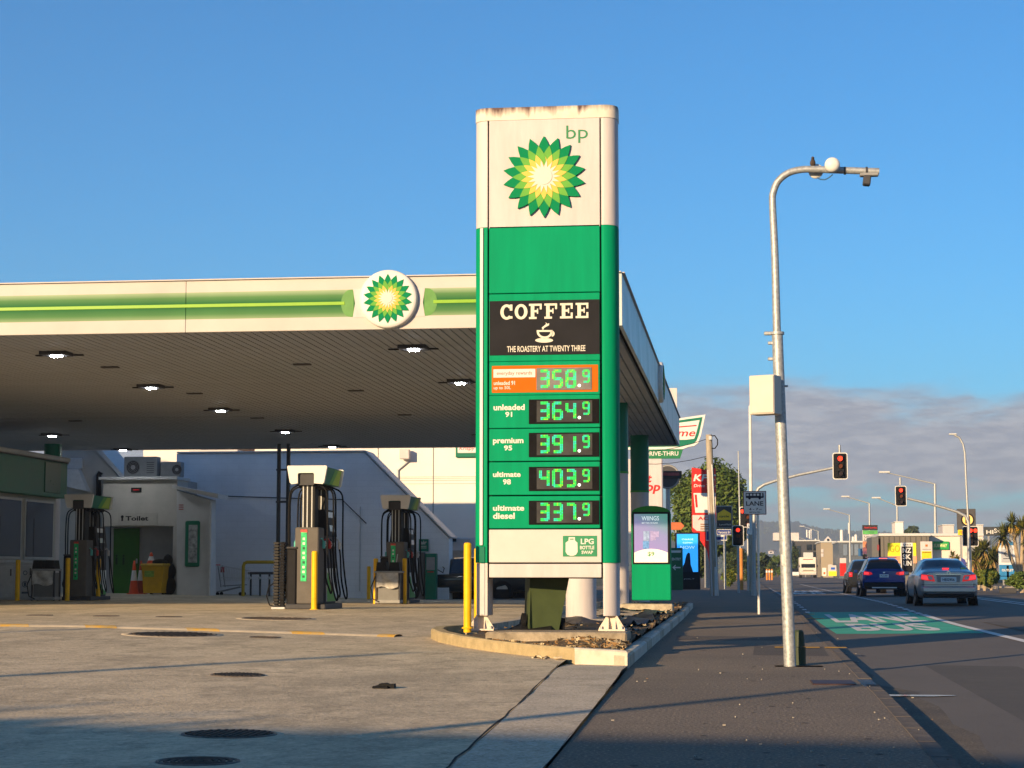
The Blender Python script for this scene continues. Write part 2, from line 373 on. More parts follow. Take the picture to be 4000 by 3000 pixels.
# ------------------------------------------------------------------ road markings
def mk(name, mat, pts, label=None, dz=.009):
    m = MB(); m.add([(x, y, hr(y) + .05 * (sm(1, 8, x) - sm(9, 15.2, x)) + dz) for x, y in pts], [tuple(range(len(pts)))]); return struct(m.build(name, mat), label)
m_line = tex_material('road_paint_white', (.74, .72, .68), (.60, .58, .55), (.80, .79, .75), .3, 1.5, 30, .7, .3, (1, 1, 1), None, .35)
m_bus = tex_material('bus_lane_green', (.06, .42, .27), (.045, .34, .215), (.12, .48, .33), .3, .8, 40, .75, .4, (1, 1, 1), None, .3)
rz = lambda x, y: hr(y) + .05 * (sm(1, 8, x) - sm(9, 15.2, x))
sheet('bus_lane_patch', m_bus, [36.5 + i for i in range(17)], [1.82, 2.6, 3.6, 4.6], lambda x, y: rz(x, y) + .005)
def road_word(t, x0, x1, y0, y1):
    vs, fs, asp = textmesh(t, .03); m = MB()
    pts = [(x0 + (a + .5) * (x1 - x0), y0 + (b + .5) * (y1 - y0)) for a, b in vs]
    m.add([(x, y, rz(x, y) + .009) for x, y in pts], fs); struct(m.build('road_lettering', m_line))
road_word('LANE', 2.20, 4.35, 44.2, 50.6); road_word('BUS', 2.32, 4.05, 38.2, 43.3)
road_word('LANE', 2.4, 4.2, 96, 103); road_word('BUS', 2.5, 4.0, 88, 94)
for y in [6 + 4 * i for i in range(11)]: mk('lane_line', m_line, [(4.62, y), (4.80, y), (4.80, y + 3.995), (4.62, y + 3.995)])
y = 50.5
while y < 150:
    mk('lane_dash', m_line, [(4.62, y), (4.78, y), (4.78, y + 1.1), (4.62, y + 1.1)]); y += 1.9
y = 52
while y < 120:
    mk('edge_dash', m_line, [(1.78, y), (1.90, y), (1.90, y + 1.0), (1.78, y + 1.0)]); y += 2.6
for xx in (8.6, 9.0):
    for y in [30 + 10 * i for i in range(12)]: mk('centre_line', m_line, [(xx, y), (xx + .13, y), (xx + .13, y + 9.99), (xx, y + 9.99)])
for y in (60, 66): mk('right_turn_line', m_line, [(10, y), (14.5, y + 1), (14.5, y + 1.25), (10, y + .25)])
m_ypaint = M('yellow_road_paint', (.62, .33, .03), .8, var=.3, scale=9)
for (px, py, w) in ((3180, 2402, .5), (3160, 2390, .3), (3115, 2532, .62), (3266, 2533, .3)):
    p = gp(px, py, 0); mk('yellow_survey_mark', m_ypaint, [(p.x - w / 2, p.y - .05), (p.x + w / 2, p.y - .05), (p.x + w / 2, p.y + .3), (p.x - w / 2, p.y + .3)], dz=.009 + (.13 if p.x < kx(p.y) else 0))
# puddle by the kerb
pm = M('puddle_water', (.05, .055, .06), .04, var=.1, spec=.8)
p = gp(3540, 2722, hr(15)); m = MB()
m.add([(p.x + .42 * math.cos(a) * (1 + .25 * math.sin(3 * a)), p.y + .16 * math.sin(a) * (1 + .3 * math.cos(2 * a)), hr(p.y) + .014) for a in [i * math.pi / 12 for i in range(24)]], [tuple(range(24))]); struct(m.build('puddle', pm))

# ------------------------------------------------------------------ forecourt markings, lids
m_yel2 = M('worn_yellow_paint', (.66, .36, .04), .8, scale=11, col2=(.52, .38, .18), lo=.40, hi=.62)
m_wht2 = M('worn_white_paint', (.60, .50, .36), .85, scale=9, col2=(.46, .38, .26))
A, Bp = gp(-60, 2449, .28), gp(1555, 2485, .20)
def fpt(t, o=0): q = A.lerp(Bp, t); d = (Bp - A).normalized(); return (q.x - d.y * o, q.y + d.x * o)
def fmark(name, mat, pts, dz):
    m = MB(); m.add([(x, y, hf(x, y) + dz) for x, y in pts], [tuple(range(len(pts)))]); return struct(m.build(name, mat))
hump = thing('speed_hump', 'low painted hump with worn yellow blocks across the forecourt', 'speed hump', (0, 0, 0))
K = 60; prof = [(-.02, -.02), (.05, .016), (.14, .024), (.26, .024), (.36, .014), (.44, -.02)]
def hump_piece(name, mat, t0, t1, lift, sk=0, n=6):
    m = MB(); vs = []
    for i in range(n + 1):
        for k, (o, h) in enumerate(prof):
            x, y = fpt(t0 + (t1 - t0) * i / n + sk * o, o); vs.append((x, y, hf(x, y) + h + lift))
    q = len(prof); m.add(vs, [(i * q + k, (i + 1) * q + k, (i + 1) * q + k + 1, i * q + k + 1) for i in range(n) for k in range(q - 1)], 0, True); m.build(name, mat, hump)
hump_piece('hump_body', m_wht2, 0, .985, 0, 0, 60)
for c in (.035, .255, .505, .755): hump_piece('yellow_block', m_yel2, c, c + .078, .004, -.10)
hump_piece('yellow_block', m_yel2, .95, .99, .004, 0)
m_iron = M('cast_iron_lid', (.075, .058, .046), .75, .25, var=.35, scale=20, bump=.4)
m_iron2 = M('dark_grate_iron', (.03, .026, .024), .7, .3, var=.3, scale=20)
def lid(px, py, wpx, kind, label):
    z = .1
    for _ in range(4):
        q = gp(px, py, z); z = hf(q.x, q.y)
    q = gp(px, py, z); r = wpx / 2 * q.y / F
    t = thing('manhole_cover', label, 'manhole cover', (q.x, q.y, hf(q.x, q.y) - .006))
    sl_y = (hf(q.x, q.y + .3) - hf(q.x, q.y - .3)) / .6; sl_x = (hf(q.x + .3, q.y) - hf(q.x - .3, q.y)) / .6
    t.rotation_euler = (math.atan(sl_y), -math.atan(sl_x), 0)
    MB().lathe([(r * .93, .006), (r * .93, .016), (r, .016), (r * 1.02, -.02)], n=36).build('rim', M('worn_rim_iron', (.15, .125, .10), .6, .4, var=.35, scale=25), t)
    if wpx > 260: MB().lathe([(r * 1.02, .0085), (r * 1.16, .0080), (r * 1.18, -.02)], n=36).build('concrete_collar', M('collar_concrete', (.52, .43, .30), .9, var=.25, scale=12), t)
    MB().cyl((0, 0, -.02), (0, 0, .006), r * .93, n=36).build('plate', m_iron if kind != 'bars' else m_iron2, t)
    m = MB()
    if kind == 'bars':
        n = 13
        for i in range(n):
            x = -r * .88 + i * r * 1.76 / (n - 1); h = math.sqrt(max(0, (r * .9) ** 2 - x * x))
            if h > .02: m.box((x, 0, .013), (r * .055, 2 * h, .014), 0)
        m.build('bars', m_iron, t)
    elif kind == 'rings':
        for k in (.25, .42, .59, .76): m.lathe([(r * k, .006), (r * k, .016), (r * (k + .07), .016), (r * (k + .07), .006)], n=32)
        m.cyl((0, 0, .006), (0, 0, .017), r * .12, n=16); m.build('raised_rings', m_iron, t)
    else:
        for i in range(-4, 5):
            for j in range(-4, 5):
                x, y = i * r * .19, j * r * .19
                if x * x + y * y < (r * .85) ** 2: m.box((x, y, .009), (r * .09, r * .09, .008), 0)
        m.build('studs', m_iron, t)['kind'] = 'stuff'
lid(1080, 2421, 275, 'plain', 'large brown manhole cover in front of the front pump')
lid(675, 2487, 350, 'bars', 'black slatted round grate touching the yellow and white line')
lid(1035, 2496, 125, 'plain', 'small brown lid just right of the slatted grate by the line')
lid(928, 2638, 215, 'bars', 'dark round grate alone in the sunlit middle of the concrete')
lid(895, 2870, 375, 'bars', 'large slatted round grate at the start of the shade')
lid(773, 2977, 330, 'rings', 'round cover with concentric rings at the bottom edge')
for k, px in enumerate((155, 415, 660)):
    lid(px, (2404, 2407, 2410)[k], 105, 'plain', ('leftmost', 'middle', 'rightmost')[k] + ' of three small lids in a row near the pumps')
# lump of dark rubber lying on the concrete
q = gp(1500, 2686, hf(-3.3, 16.5)); t = thing('rubber_scrap', 'torn black scrap of rubber lying on sunlit concrete', 'debris', (q.x, q.y, hf(q.x, q.y)))
m = MB(); m.prism([(-.10, 0), (-.085, .02), (-.05, .028), (-.03, .042), (.02, .045), (.05, .036), (.095, .04), (.10, .0)], -.05, .05); m.build('main_piece', rubber, t)
MB().box((-.02, -.06, .012), (.14, .05, .02), .006).build('torn_flap', rubber, t)
# litter: pale chips on the footpath and in the gutter, each too small to pick apart
m = MB()
for i in range(80):
    y = 10 + 24 * random.random() ** 1.4
    side = random.random()
    x = kx(y) + random.uniform(-.25, .35) if side < .45 else random.uniform(fx(y), kx(y) - .2)
    z = hp(y) + .006 if x < kx(y) - .0 else hr(y) + .012
    s_ = random.uniform(.004, .011); a = random.random() * 3
    m.box((x, y, z), (s_ * 2, s_, .008), 0, mi=random.choice((0, 0, 0, 1)), rot=Matrix.Rotation(a, 3, 'Z'))
tag(m.build('gravel_chips', [M('pale_chip', (.38, .34, .28), .8), M('brown_chip', (.20, .13, .08), .8)]), 'pale chips of gravel and litter scattered on the footpath', 'gravel', None, 'stuff')

m = MB()
for i in range(70):
    y = random.uniform(9, 26); x = random.uniform(fx(y) + .1, kx(y) - .3); r = random.uniform(.012, .03)
    m.add([(x + r * math.cos(a), y + r * math.sin(a) * random.uniform(.8, 1.2), hp(y) + .003) for a in [k * math.pi / 4 for k in range(8)]], [tuple(range(8))], random.choice((0, 0, 1)))
tag(m.build('gum_spots', [M('gum_dark', (.05, .045, .04), .8), M('gum_pale', (.24, .21, .18), .8)]), 'flattened gum spots dotted over the footpath', 'gum', None, 'stuff')
m_patch = tex_material('asphalt_patch', (.105, .088, .07), (.08, .068, .056), (.24, .20, .15), .6, .8, 40, .88, 1.2)
for pts in ([(.15, 24.2), (1.1, 24.0), (1.15, 27.0), (.2, 27.4)], [(-1.0, 29.5), (.9, 29.2), (.95, 31.0), (-1.05, 31.4)]):
    m = MB(); m.add([(x, y, hp(y) + .002) for x, y in pts], [(0, 1, 2, 3)]); struct(m.build('asphalt_patch', m_patch))
for pts in ([(2.2, 14), (3.3, 13.8), (3.4, 24), (2.3, 24.4)], [(5.4, 26), (7.0, 25.5), (7.2, 44), (5.5, 44)]):
    m = MB(); m.add([(x, y, hr(y) + .05 * (sm(1, 8, x) - sm(9, 15.2, x)) + .004) for x, y in pts], [(0, 1, 2, 3)]); struct(m.build('road_patch', tex_material('road_patch_asphalt', (.105, .09, .072), (.085, .075, .06), (.18, .155, .125), .4, .5, 60, .85, .7)))

# ------------------------------------------------------------------ traffic island with kerb stones, soil, plinth
isl = thing('traffic_island', None, None); struct(isl)
outer = [(-1.23, 20.6), (-1.84, 20.98), (-2.35, 21.45), (-2.9, 22.15), (-3.4, 22.95), (-3.85, 23.9), (-4.08, 24.7), (-4.12, 25.3), (-3.95, 25.9), (-3.6, 26.6), (-3.42, 28), (-3.4, 34), (-3.4, 52), (-1.30, 52)]
def isl_top(x, y): return max(hf(x, y), hp(y)) + .135
m = MB(); inn = [(-1.38, 21.0), (-1.88, 21.2), (-2.4, 21.65), (-2.95, 22.4), (-3.35, 23.15), (-3.75, 24.1), (-3.93, 24.75), (-3.97, 25.25), (-3.8, 25.75), (-3.45, 26.5), (-3.27, 28), (-3.25, 34), (-3.25, 51.8), (-1.45, 51.8)]
def kerb_piece(a, b, mat, name='kerb_stone', label=None):
    m = MB(); o0, o1, i0, i1 = outer[a], outer[b], inn[a], inn[b]
    za, zb = isl_top(*o0), isl_top(*o1)
    vs = []
    for (p, z) in ((o0, za), (o1, zb)): vs += [(p[0], p[1], z - .35), (p[0], p[1], z - .02)]
    def inset(o, i, k): return (o[0] + (i[0] - o[0]) * k, o[1] + (i[1] - o[1]) * k)
    for (o, i, z) in ((o0, i0, za), (o1, i1, zb)):
        p = inset(o, i, .12); vs.append((p[0], p[1], z)); vs.append((i[0], i[1], z)); vs.append((i[0], i[1], z - .3))
    m.add(vs, [(0, 2, 3, 1), (1, 3, 7, 4), (4, 7, 8, 5), (5, 8, 9, 6), (0, 1, 4, 5, 6), (2, 9, 8, 7, 3)])
    m.f = [f[::-1] for f in m.f] if False else m.f
    q = m.build(name, mat, isl)
    if label: q['label'] = label
kerb_piece(0, 1, concl, label='pale newer kerb block at the corner')
m_moss = M('mossy_kerb', (.46, .36, .20), .9, var=.3, scale=6, bump=.5, bscale=40, col2=(.30, .24, .13))
for i in range(1, 12): kerb_piece(i, i + 1, m_moss if i < 8 else conc)
for i in range(21):
    y0 = 20.62 + i * 1.5; y1 = y0 + 1.48
    m = MB(); x0, x1 = fx(y0), fx(y1)
    m.add([(x0, y0, hp(y0) - .1), (x1, y1, hp(y1) - .1), (x1, y1, hp(y1) + .12), (x0, y0, hp(y0) + .12), (x0 - .03, y0, hp(y0) + .14), (x1 - .03, y1, hp(y1) + .14), (x1 - .15, y1, hp(y1) + .14), (x0 - .15, y0, hp(y0) + .14), (x0 - .15, y0, 0), (x1 - .15, y1, 0)],
          [(0, 1, 2, 3), (3, 2, 5, 4), (4, 5, 6, 7), (7, 6, 9, 8), (0, 3, 4, 7, 8), (1, 9, 6, 5, 2)]); m.build('kerb_stone', concl if i % 3 else conc, isl)
def isl_z(x, y): return .10 + .10 * sm(21, 24, y) + .05 * math.sin(x * 5 + y * 2.1) * .5 + .02 * math.sin(y * 6.3 + x * 3)
ys = [21 + .35 * i for i in range(89)]
def isl_x(y):
    left = lerp_tab([(21, -1.7), (21.65, -2.4), (22.4, -2.95), (23.15, -3.35), (24.1, -3.75), (25.2, -3.95), (25.8, -3.78), (26.5, -3.45), (28, -3.27), (60, -3.27)], y)
    r = fx(y) - .12; return [left + (r - left) * k / 8 for k in range(9)]
m = MB(); vs = []
for y in ys: vs += [(x, y, isl_z(x, y)) for x in isl_x(y)]
m.add(vs, [(j * 9 + i, j * 9 + i + 1, (j + 1) * 9 + i + 1, (j + 1) * 9 + i) for j in range(len(ys) - 1) for i in range(8)], 0, True); m.build('soil_bed', m_soil, isl)
# low concrete footing of the sign and of the screen
MB().box((-2.30, 23.98, .17), (1.78, .96, .26), .02).build('sign_footing', M('stained_footing', (.33, .27, .19), .9, var=.4, scale=5, bump=.5, bscale=30), isl)
MB().box((-2.0, 40.9, .20), (1.12, .9, .34), .02).build('screen_footing', conc, isl)
# dry leaf litter and torn strips of bark
m = MB()
for i in range(1700):
    y = random.choice((random.uniform(21.0, 23.2), random.uniform(24.5, 50)))
    xs_ = isl_x(y); x = random.uniform(xs_[0], xs_[-1])
    if abs(x + 2.2) < 1.25 and 23.5 < y < 24.4: continue
    l = random.uniform(.012, .05); w = random.uniform(.004, .011); a = random.random() * 3.14
    rot = Matrix.Rotation(a, 3, 'Z') @ Matrix.Rotation(random.uniform(-.7, .7), 3, 'X')
    m.add([Vector((x, y, isl_z(x, y) + random.uniform(.005, .05))) + rot @ Vector(p) for p in ((-l, -w, 0), (l, -w, .004), (l, w, .008), (-l, w, 0))], [(0, 1, 2, 3)], random.choice((0, 0, 1, 2)))
tag(m.build('leaf_litter', [M('dry_leaf', (.26, .15, .06), .8), M('dry_straw', (.50, .40, .24), .8), M('dark_leaf', (.05, .035, .02), .8)]), 'dry brown leaf litter covering the soil of the island', 'leaf litter', None, 'stuff')
# torn weed mat
def mat_sheet(name, label, x0, x1, y0, y1, seed, amp):
    rnd = random.Random(seed); nx, ny = 16, 22; m = MB(); vs = []
    for j in range(ny + 1):
        for i in range(nx + 1):
            u, v = i / nx, j / ny
            x = x0 + (x1 - x0) * u + .10 * math.sin(v * 9 + seed); y = y0 + (y1 - y0) * v + .12 * math.sin(u * 8 + seed * 2)
            vs.append((x, y, isl_z(x, y) + .035 + amp * (.5 + .5 * math.sin(u * 11 + 3 * math.sin(v * 5 + seed))) * (.4 + .6 * rnd.random())))
    hole = lambda i, j: math.sin(i * .9 + seed) + math.sin(j * .7 + seed * 3) + rnd.uniform(-.4, .4) > 1.05
    m.add(vs, [(j * (nx + 1) + i, j * (nx + 1) + i + 1, (j + 1) * (nx + 1) + i + 1, (j + 1) * (nx + 1) + i) for j in range(ny) for i in range(nx) if not hole(i, j)], 0, True)
    return tag(m.build(name, M('weed_mat', (.012, .012, .013), .5, var=.3)), label, 'weed mat')
mat_sheet('weed_mat', 'crumpled black weed mat round the white column base', -3.1, -1.5, 24.7, 27.5, 2, .07)
mat_sheet('weed_mat', 'torn black weed mat strips along the kerb towards the green screen', -3.0, -1.55, 28.5, 39.5, 5, .06)
m = MB(); m.add([(-3.05, 24.5, .30), (-2.45, 24.45, .29), (-2.5, 25.0, .55), (-2.9, 25.2, .30)], [(0, 1, 2, 3)]); m.add([(-3.25, 24.3, .25), (-2.45, 24.3, .24), (-2.45, 24.46, .29), (-3.05, 24.5, .30)], [(0, 1, 2, 3)])
tag(m.build('weed_mat', _M['weed_mat']), 'black flap of weed mat standing up beside the wheelie bin', 'weed mat')
# strip of pale torn wrapping on the ground by the kerb
pts = [gp(2080 + 14 * i, 2573 + (3, 0, 4, 6, 1, -3, 2, 7, 9)[i], .07) for i in range(9)]
m = MB().tube([(p.x, p.y, .085 + .012 * (i % 3)) for i, p in enumerate(pts)], .014, 6); tag(m.build('palm_frond_strip', M('dry_frond', (.55, .45, .30), .8, var=.2)), 'dry pale frond strip lying at the foot of the island kerb', 'debris')

# ------------------------------------------------------------------ hills behind the town
def ridge(name, Y, x0, x1, base, hs, seed, mat, n=150, depth=260):
    rnd = random.Random(seed); ph = [rnd.uniform(0, 6.3) for _ in range(8)]
    def H(x): return hs(x) * (1 + .10 * math.sin(x * .013 + ph[0]) + .06 * math.sin(x * .041 + ph[1])) + 1.2 * math.sin(x * .13 + ph[2]) + 2.2 * abs(math.sin(x * .21 + ph[3])) + 3.2 * rnd.random() ** 2
    m = MB(); vs = []
    for i in range(n + 1):
        x = x0 + (x1 - x0) * i / n; h = H(x)
        for k in range(7):
            v = k / 6; vs.append((x, Y + depth * v, base + (h - base) * math.sin(v * math.pi / 2) ** .8 + (rnd.uniform(-.5, .5) if 0 < k < 6 else 0)))
    m.add(vs, [(i * 7 + k, (i + 1) * 7 + k, (i + 1) * 7 + k + 1, i * 7 + k + 1) for i in range(n) for k in range(6)], 0, True)
    return struct(m.build(name, mat))
m_hill = M('hill_bush', (.035, .055, .022), .9, var=.4, scale=.05, bump=.6, bscale=.4, detail=8)
m_hill2 = M('hill_suburb', (.05, .07, .03), .9, var=.4, scale=.08, detail=8, bump=.5, bscale=.3)
ridge('hill', 2600, -700, 900, -2, lambda x: 62 + 14 * math.exp(-((x - 40) / 90) ** 2) + 8 * math.exp(-((x + 40) / 60) ** 2) - .02 * max(0, x - 80), 3, m_hill, 520, 500)
ridge('hill', 1250, -500, 300, -2, lambda x: 1 + 27 * sm(75, -45, x), 9, m_hill2, 160, 420)
ridge('hill', 4300, -1500, 3000, -2, lambda x: 66 + 10 * math.sin(x * .0023 + 1), 5, m_hill, 240, 700)
# ================================================================== price sign pylon
YP = 24.0; PB = .30
_xa, _xb = at(1851, 2000, YP).x, at(2417, 2000, YP).x; PXC = (_xa + _xb) / 2; PW = _xb - _xa; PD = .52
py_ = thing('price_sign_pylon', 'tall white and green fuel price pylon beside the footpath', 'sign', (PXC, YP + PD / 2, PB))
def lp(px, py): p = at(px, py, YP); return p.x - PXC, p.z - PB
def LR(px0, py0, px1, py1): a = lp(px0, py0); b = lp(px1, py1); return (a[0] + b[0]) / 2, (a[1] + b[1]) / 2, abs(b[0] - a[0]), abs(a[1] - b[1])
YF = -PD / 2
ZT = lp(2000, 420)[1]; ZC = lp(2000, 469)[1]; ZG = lp(2000, 886)[1]; ZW = lp(2000, 2199)[1]; ZLEG = lp(2000, 2405)[1]
XS0 = lp(1903, 1500)[0]; XS1 = lp(2352, 1500)[0]                # seams between posts and panels
def post_outline(side, grow=0):
    w = PW / 2 + grow; d = PD / 2 + grow; r = .17; pts = []
    xs = XS0 if side < 0 else XS1
    for a in range(0, 91, 10): pts.append((w - r + r * math.cos(RAD(a)), d - r + r * math.sin(RAD(a))))
    pts.append((abs(xs), d)); pts.append((abs(xs), -d))
    for a in range(-90, 1, 10): pts.append((w - r + r * math.cos(RAD(a)), -d + r + r * math.sin(RAD(a))))
    return [(side * x, y) for x, y in pts]
for side in (-1, 1):
    MB().prismz(post_outline(side), ZG + .002, ZC - .004, 0, True).build('white_corner_post', whited, py_)
    MB().prismz(post_outline(side), ZW + .002, ZG - .002, 0, True).build('green_corner_post', green, py_)
    MB().prismz(post_outline(side, -.012), ZLEG, ZW - .002, 0, True).build('leg', whited, py_)
MB().box((0, .02, (ZW + ZC) / 2 - .1), (XS1 - XS0 - .01, PD - .1, ZC - ZW + .2), 0).build('inner_frame', black, py_)
# cap: stained sheet metal
cap_out = []
for q in ((1, 1), (-1, 1), (-1, -1), (1, -1)):
    for a in range(0, 91, 15):
        aa = RAD(a + {(1, 1): 0, (-1, 1): 90, (-1, -1): 180, (1, -1): 270}[q])
        cap_out.append((q[0] * (PW / 2 - .17) + .178 * math.cos(aa), q[1] * (PD / 2 - .17) + .178 * math.sin(aa)))
mcap = M('stained_cap', (.68, .60, .50), .6, var=.1, scale=5)
t_, b_ = nodes(mcap)
co = t_.nodes.new('ShaderNodeTexCoord'); sx = t_.nodes.new('ShaderNodeSeparateXYZ'); t_.links.new(co.outputs['Object'], sx.inputs[0])
mp = t_.nodes.new('ShaderNodeMapping'); t_.links.new(co.outputs['Object'], mp.inputs[0]); mp.inputs['Scale'].default_value = (9, 9, 1.2)
nz = t_.nodes.new('ShaderNodeTexNoise'); t_.links.new(mp.outputs[0], nz.inputs['Vector']); nz.inputs['Scale'].default_value = 1.4; nz.inputs['Detail'].default_value = 6
ad = t_.nodes.new('ShaderNodeMath'); ad.operation = 'MULTIPLY_ADD'; t_.links.new(nz.outputs['Fac'], ad.inputs[0]); ad.inputs[1].default_value = .34; t_.links.new(sx.outputs['Z'], ad.inputs[2])
rg = t_.nodes.new('ShaderNodeMapRange'); t_.links.new(ad.outputs[0], rg.inputs[0]); rg.inputs[1].default_value = ZT + .08; rg.inputs[2].default_value = ZT + .20
mx = t_.nodes.new('ShaderNodeMix'); mx.data_type = 'RGBA'; t_.links.new(rg.outputs[0], mx.inputs[0]); src = b_.inputs['Base Color'].links[0].from_socket
t_.links.new(src, mx.inputs[6]); mx.inputs[7].default_value = (.10, .055, .05, 1); t_.links.new(mx.outputs[2], b_.inputs['Base Color'])
MB().prismz(cap_out, ZC, ZT, 0, True).build('top_cap', mcap, py_)
def panel(name, px0, py0, px1, py1, mat, proud=.006, th=.04, bev=.006):
    x, z, w, h = LR(px0, py0, px1, py1)
    return MB().box((x, YF - proud + th / 2, z), (w, th, h), bev).build(name, mat, py_), x, z, w, h, YF - proud
PX0, PX1 = 1911, 2344
pan, *_ = panel('header_panel', PX0, 472, PX1, 884, whited)
panel('green_panel', PX0, 886, PX1, 1139, green)
cof, *_ = panel('coffee_panel_frame', PX0, 1150, PX1, 1407, green)
rew, *_ = panel('rewards_panel', PX0, 1414, PX1, 1540, green)
rows = []
for nm, y0, y1 in (('price_panel', 1546, 1669), ('price_panel', 1676, 1799), ('price_panel', 1806, 1932), ('price_panel', 1939, 2063)):
    rows.append(panel(nm, PX0, y0, PX1, y1, green)[0])
lpgp, *_ = panel('gas_swap_panel', PX0, 2069, PX1 + 6, 2197, M('warm_white', (.54, .51, .475), .45, var=.05, scale=3), .012)
panel('base_panel', PX0, 2203, PX1 + 6, 2256, whited, .012)
# bright edge trim on the left post, dark slot at its foot
x, z, w, h = LR(1876, 892, 1886, 2130); MB().box((x, YF - .004, z), (w, .02, h), .004).build('edge_trim', white, py_)
x, z, w, h = LR(1872, 2134, 1895, 2199); MB().box((x, YF - .002, z), (w, .02, h), .008).build('slot_cover', greend, py_)
x, z, w, h = LR(1874, 2201, 1893, 2402); MB().box((x, YF + .012, z), (w, .012, h), .003).build('leg_slot', lgrey, py_)
# emblem of layered petals
def petal(r0, r1, hw, bulge, y, th):
    pts = []
    n = 6
    for i in range(n + 1):
        t = i / n; r = r0 + (r1 - r0) * t; w = hw * (1 - t ** bulge) * (.55 + .45 * min(1, t * 2.2)) if t < 1 else 0
        pts.append((w, r))
    L_ = [(-w, r) for w, r in pts[:-1]]
    return MB().prism(pts + L_[::-1], y, y + th)
hg = [M('petal_green', (.002, .20, .075), .6, spec=.05, var=.05), M('petal_light_green', (.13, .36, .06), .6, spec=.05, var=.05), M('petal_yellow', (.70, .46, .10), .6, spec=.05, var=.05), M('petal_white', (.66, .60, .52), .6, spec=.05, var=.03)]
def helios(parent, cx, cz, R, y, single):
    spec = ((0, .30, 1.0, .185, 2.6, 0), (.5, .22, .77, .150, 2.2, 1), (0, .12, .56, .115, 2.2, 2), (.5, .0, .40, .062, 1.9, 3))
    for k, (off, r0, r1, hw, bu, mi) in enumerate(spec):
        yy = y - .004 - .006 * k
        me0 = petal(r0 * R, r1 * R, hw * R, bu, yy, .006 if k else .03)
        if single: acc = MB()
        else: me = me0.mesh('petal', hg[mi])
        for i in range(18):
            a = 2 * math.pi * (i + off) / 18
            if single:
                ca, sa = math.cos(a), math.sin(a)
                acc.add([(cx + v[0] * ca + v[2] * sa, v[1] - .0004 * i, cz - v[0] * sa + v[2] * ca) for v in me0.v], me0.f)
            else:
                o = link('petal', me, parent, (cx, -.0004 * i, cz)); o.rotation_euler = (0, a, 0)
        if single: acc.build(('green', 'light_green', 'yellow', 'white')[k] + '_petals', hg[mi], parent)
    MB().cyl((cx, y - .02, cz), (cx, y - .032, cz), R * .20, n=28).build('emblem_centre', hg[3], parent)
em = MB(); x, z, w, h = LR(1966, 534, 2288, 852)
em.cyl((x, YF - .008, z), (x, YF - .02, z), w / 2 * .70, n=40); emo = em.build('flower_emblem', hg[0], py_)
helios(emo, x, z, w / 2, YF - .034, False)
x, z, w, h = LR(2212, 491, 2297, 558); text(pan, 'bp', x, YF - .0085, z, h, w, M('letter_green', (.03, .20, .08), .4, var=.05), .0)

# coffee panel
bd = M('panel_black', (.022, .022, .025), .7, spec=.03, var=.12, scale=3)
x, z, w, h = LR(1913, 1177, 2343, 1383); MB().box((x, YF - .009, z), (w, .012, h), .004).build('coffee_panel', bd, cof)
YC = YF - .0165
cream = M('cream_letters', (.64, .60, .50), .5, var=.05)
def slab(ch, x, z, w, h):                        # slab-serif capitals from strokes
    m = MB(); b = lambda x0, z0, x1, z1: m.box((x + (x0 + x1) / 2 * w, YC - .0007 * (len(m.v) // 24), z + (z0 + z1) / 2 * h), (abs(x1 - x0) * w, .008, abs(z1 - z0) * h), .001)
    if ch in 'CO':
        pts = []; a0, a1 = (RAD(42), RAD(318)) if ch == 'C' else (0, 2 * math.pi); n = 26
        out = [(x + .5 * w + .5 * w * math.cos(a0 + (a1 - a0) * i / n), z + .5 * h + .5 * h * math.sin(a0 + (a1 - a0) * i / n)) for i in range(n + 1)]
        inn_ = [(x + .5 * w + .24 * w * math.cos(a0 + (a1 - a0) * i / n), z + .5 * h + .33 * h * math.sin(a0 + (a1 - a0) * i / n)) for i in range(n + 1)]
        vs = [(p[0], YC, p[1]) for p in out] + [(p[0], YC, p[1]) for p in inn_]
        m.add(vs, [(i, i + 1, n + 2 + i, n + 1 + i) for i in range(n)])
        if ch == 'C': b(.74, .58, .95, .98); b(.74, .06, .95, .22)
    else:
        b(0, .86, 1, 1); b(.14, 0, .42, 1); b(.4, .44, .70, .58); b(.62, .34, .72, .68); b(.84, .62, 1, .88)
        if ch == 'F': b(0, 0, .6, .14)
        else: b(0, 0, 1, .14); b(.84, .12, 1, .38)
    m.build('letter', cream, cof)
for i, ch in enumerate('COFFEE'):
    x0 = (1955, 2011, 2067, 2127, 2188, 2249)[i]; x, z, w, h = LR(x0, 1249 - i * 1.2 - 59, x0 + 50, 1249 - i * 1.2); slab(ch, x - w / 2, z - h / 2, w, h)
m = MB()
def cpt(px, py): return lp(px, py)
def ring(outl, inl): vs = [(p[0], YC, p[1]) for p in outl + inl]; n = len(outl); m.add(vs, [(i, i + 1, n + i + 1, n + i) for i in range(n - 1)])
bowl_o = [cpt(2097, 1290)] + [cpt(2128 - 31 * math.cos(RAD(a)), 1296 + 27 * math.sin(RAD(a))) for a in range(0, 181, 15)] + [cpt(2159, 1290)]
bowl_i = [cpt(2106, 1297)] + [cpt(2128 - 22 * math.cos(RAD(a)), 1298 + 17 * math.sin(RAD(a))) for a in range(0, 181, 15)] + [cpt(2150, 1297)]
ring(bowl_o, bowl_i); ring([bowl_o[0], bowl_o[-1]], [bowl_i[0], bowl_i[-1]])
ring([cpt(2156 + 11 * math.cos(RAD(a)), 1304 - 12 * math.sin(RAD(a))) for a in range(90, -91, -20)], [cpt(2155 + 4 * math.cos(RAD(a)), 1304 - 5 * math.sin(RAD(a))) for a in range(90, -91, -20)])
sa = [cpt(2126 + 35 * math.cos(RAD(a)), 1330 + 9 * math.sin(RAD(a))) for a in range(0, 360, 15)]; m.add([(p[0], YC, p[1]) for p in sa], [tuple(range(24))])
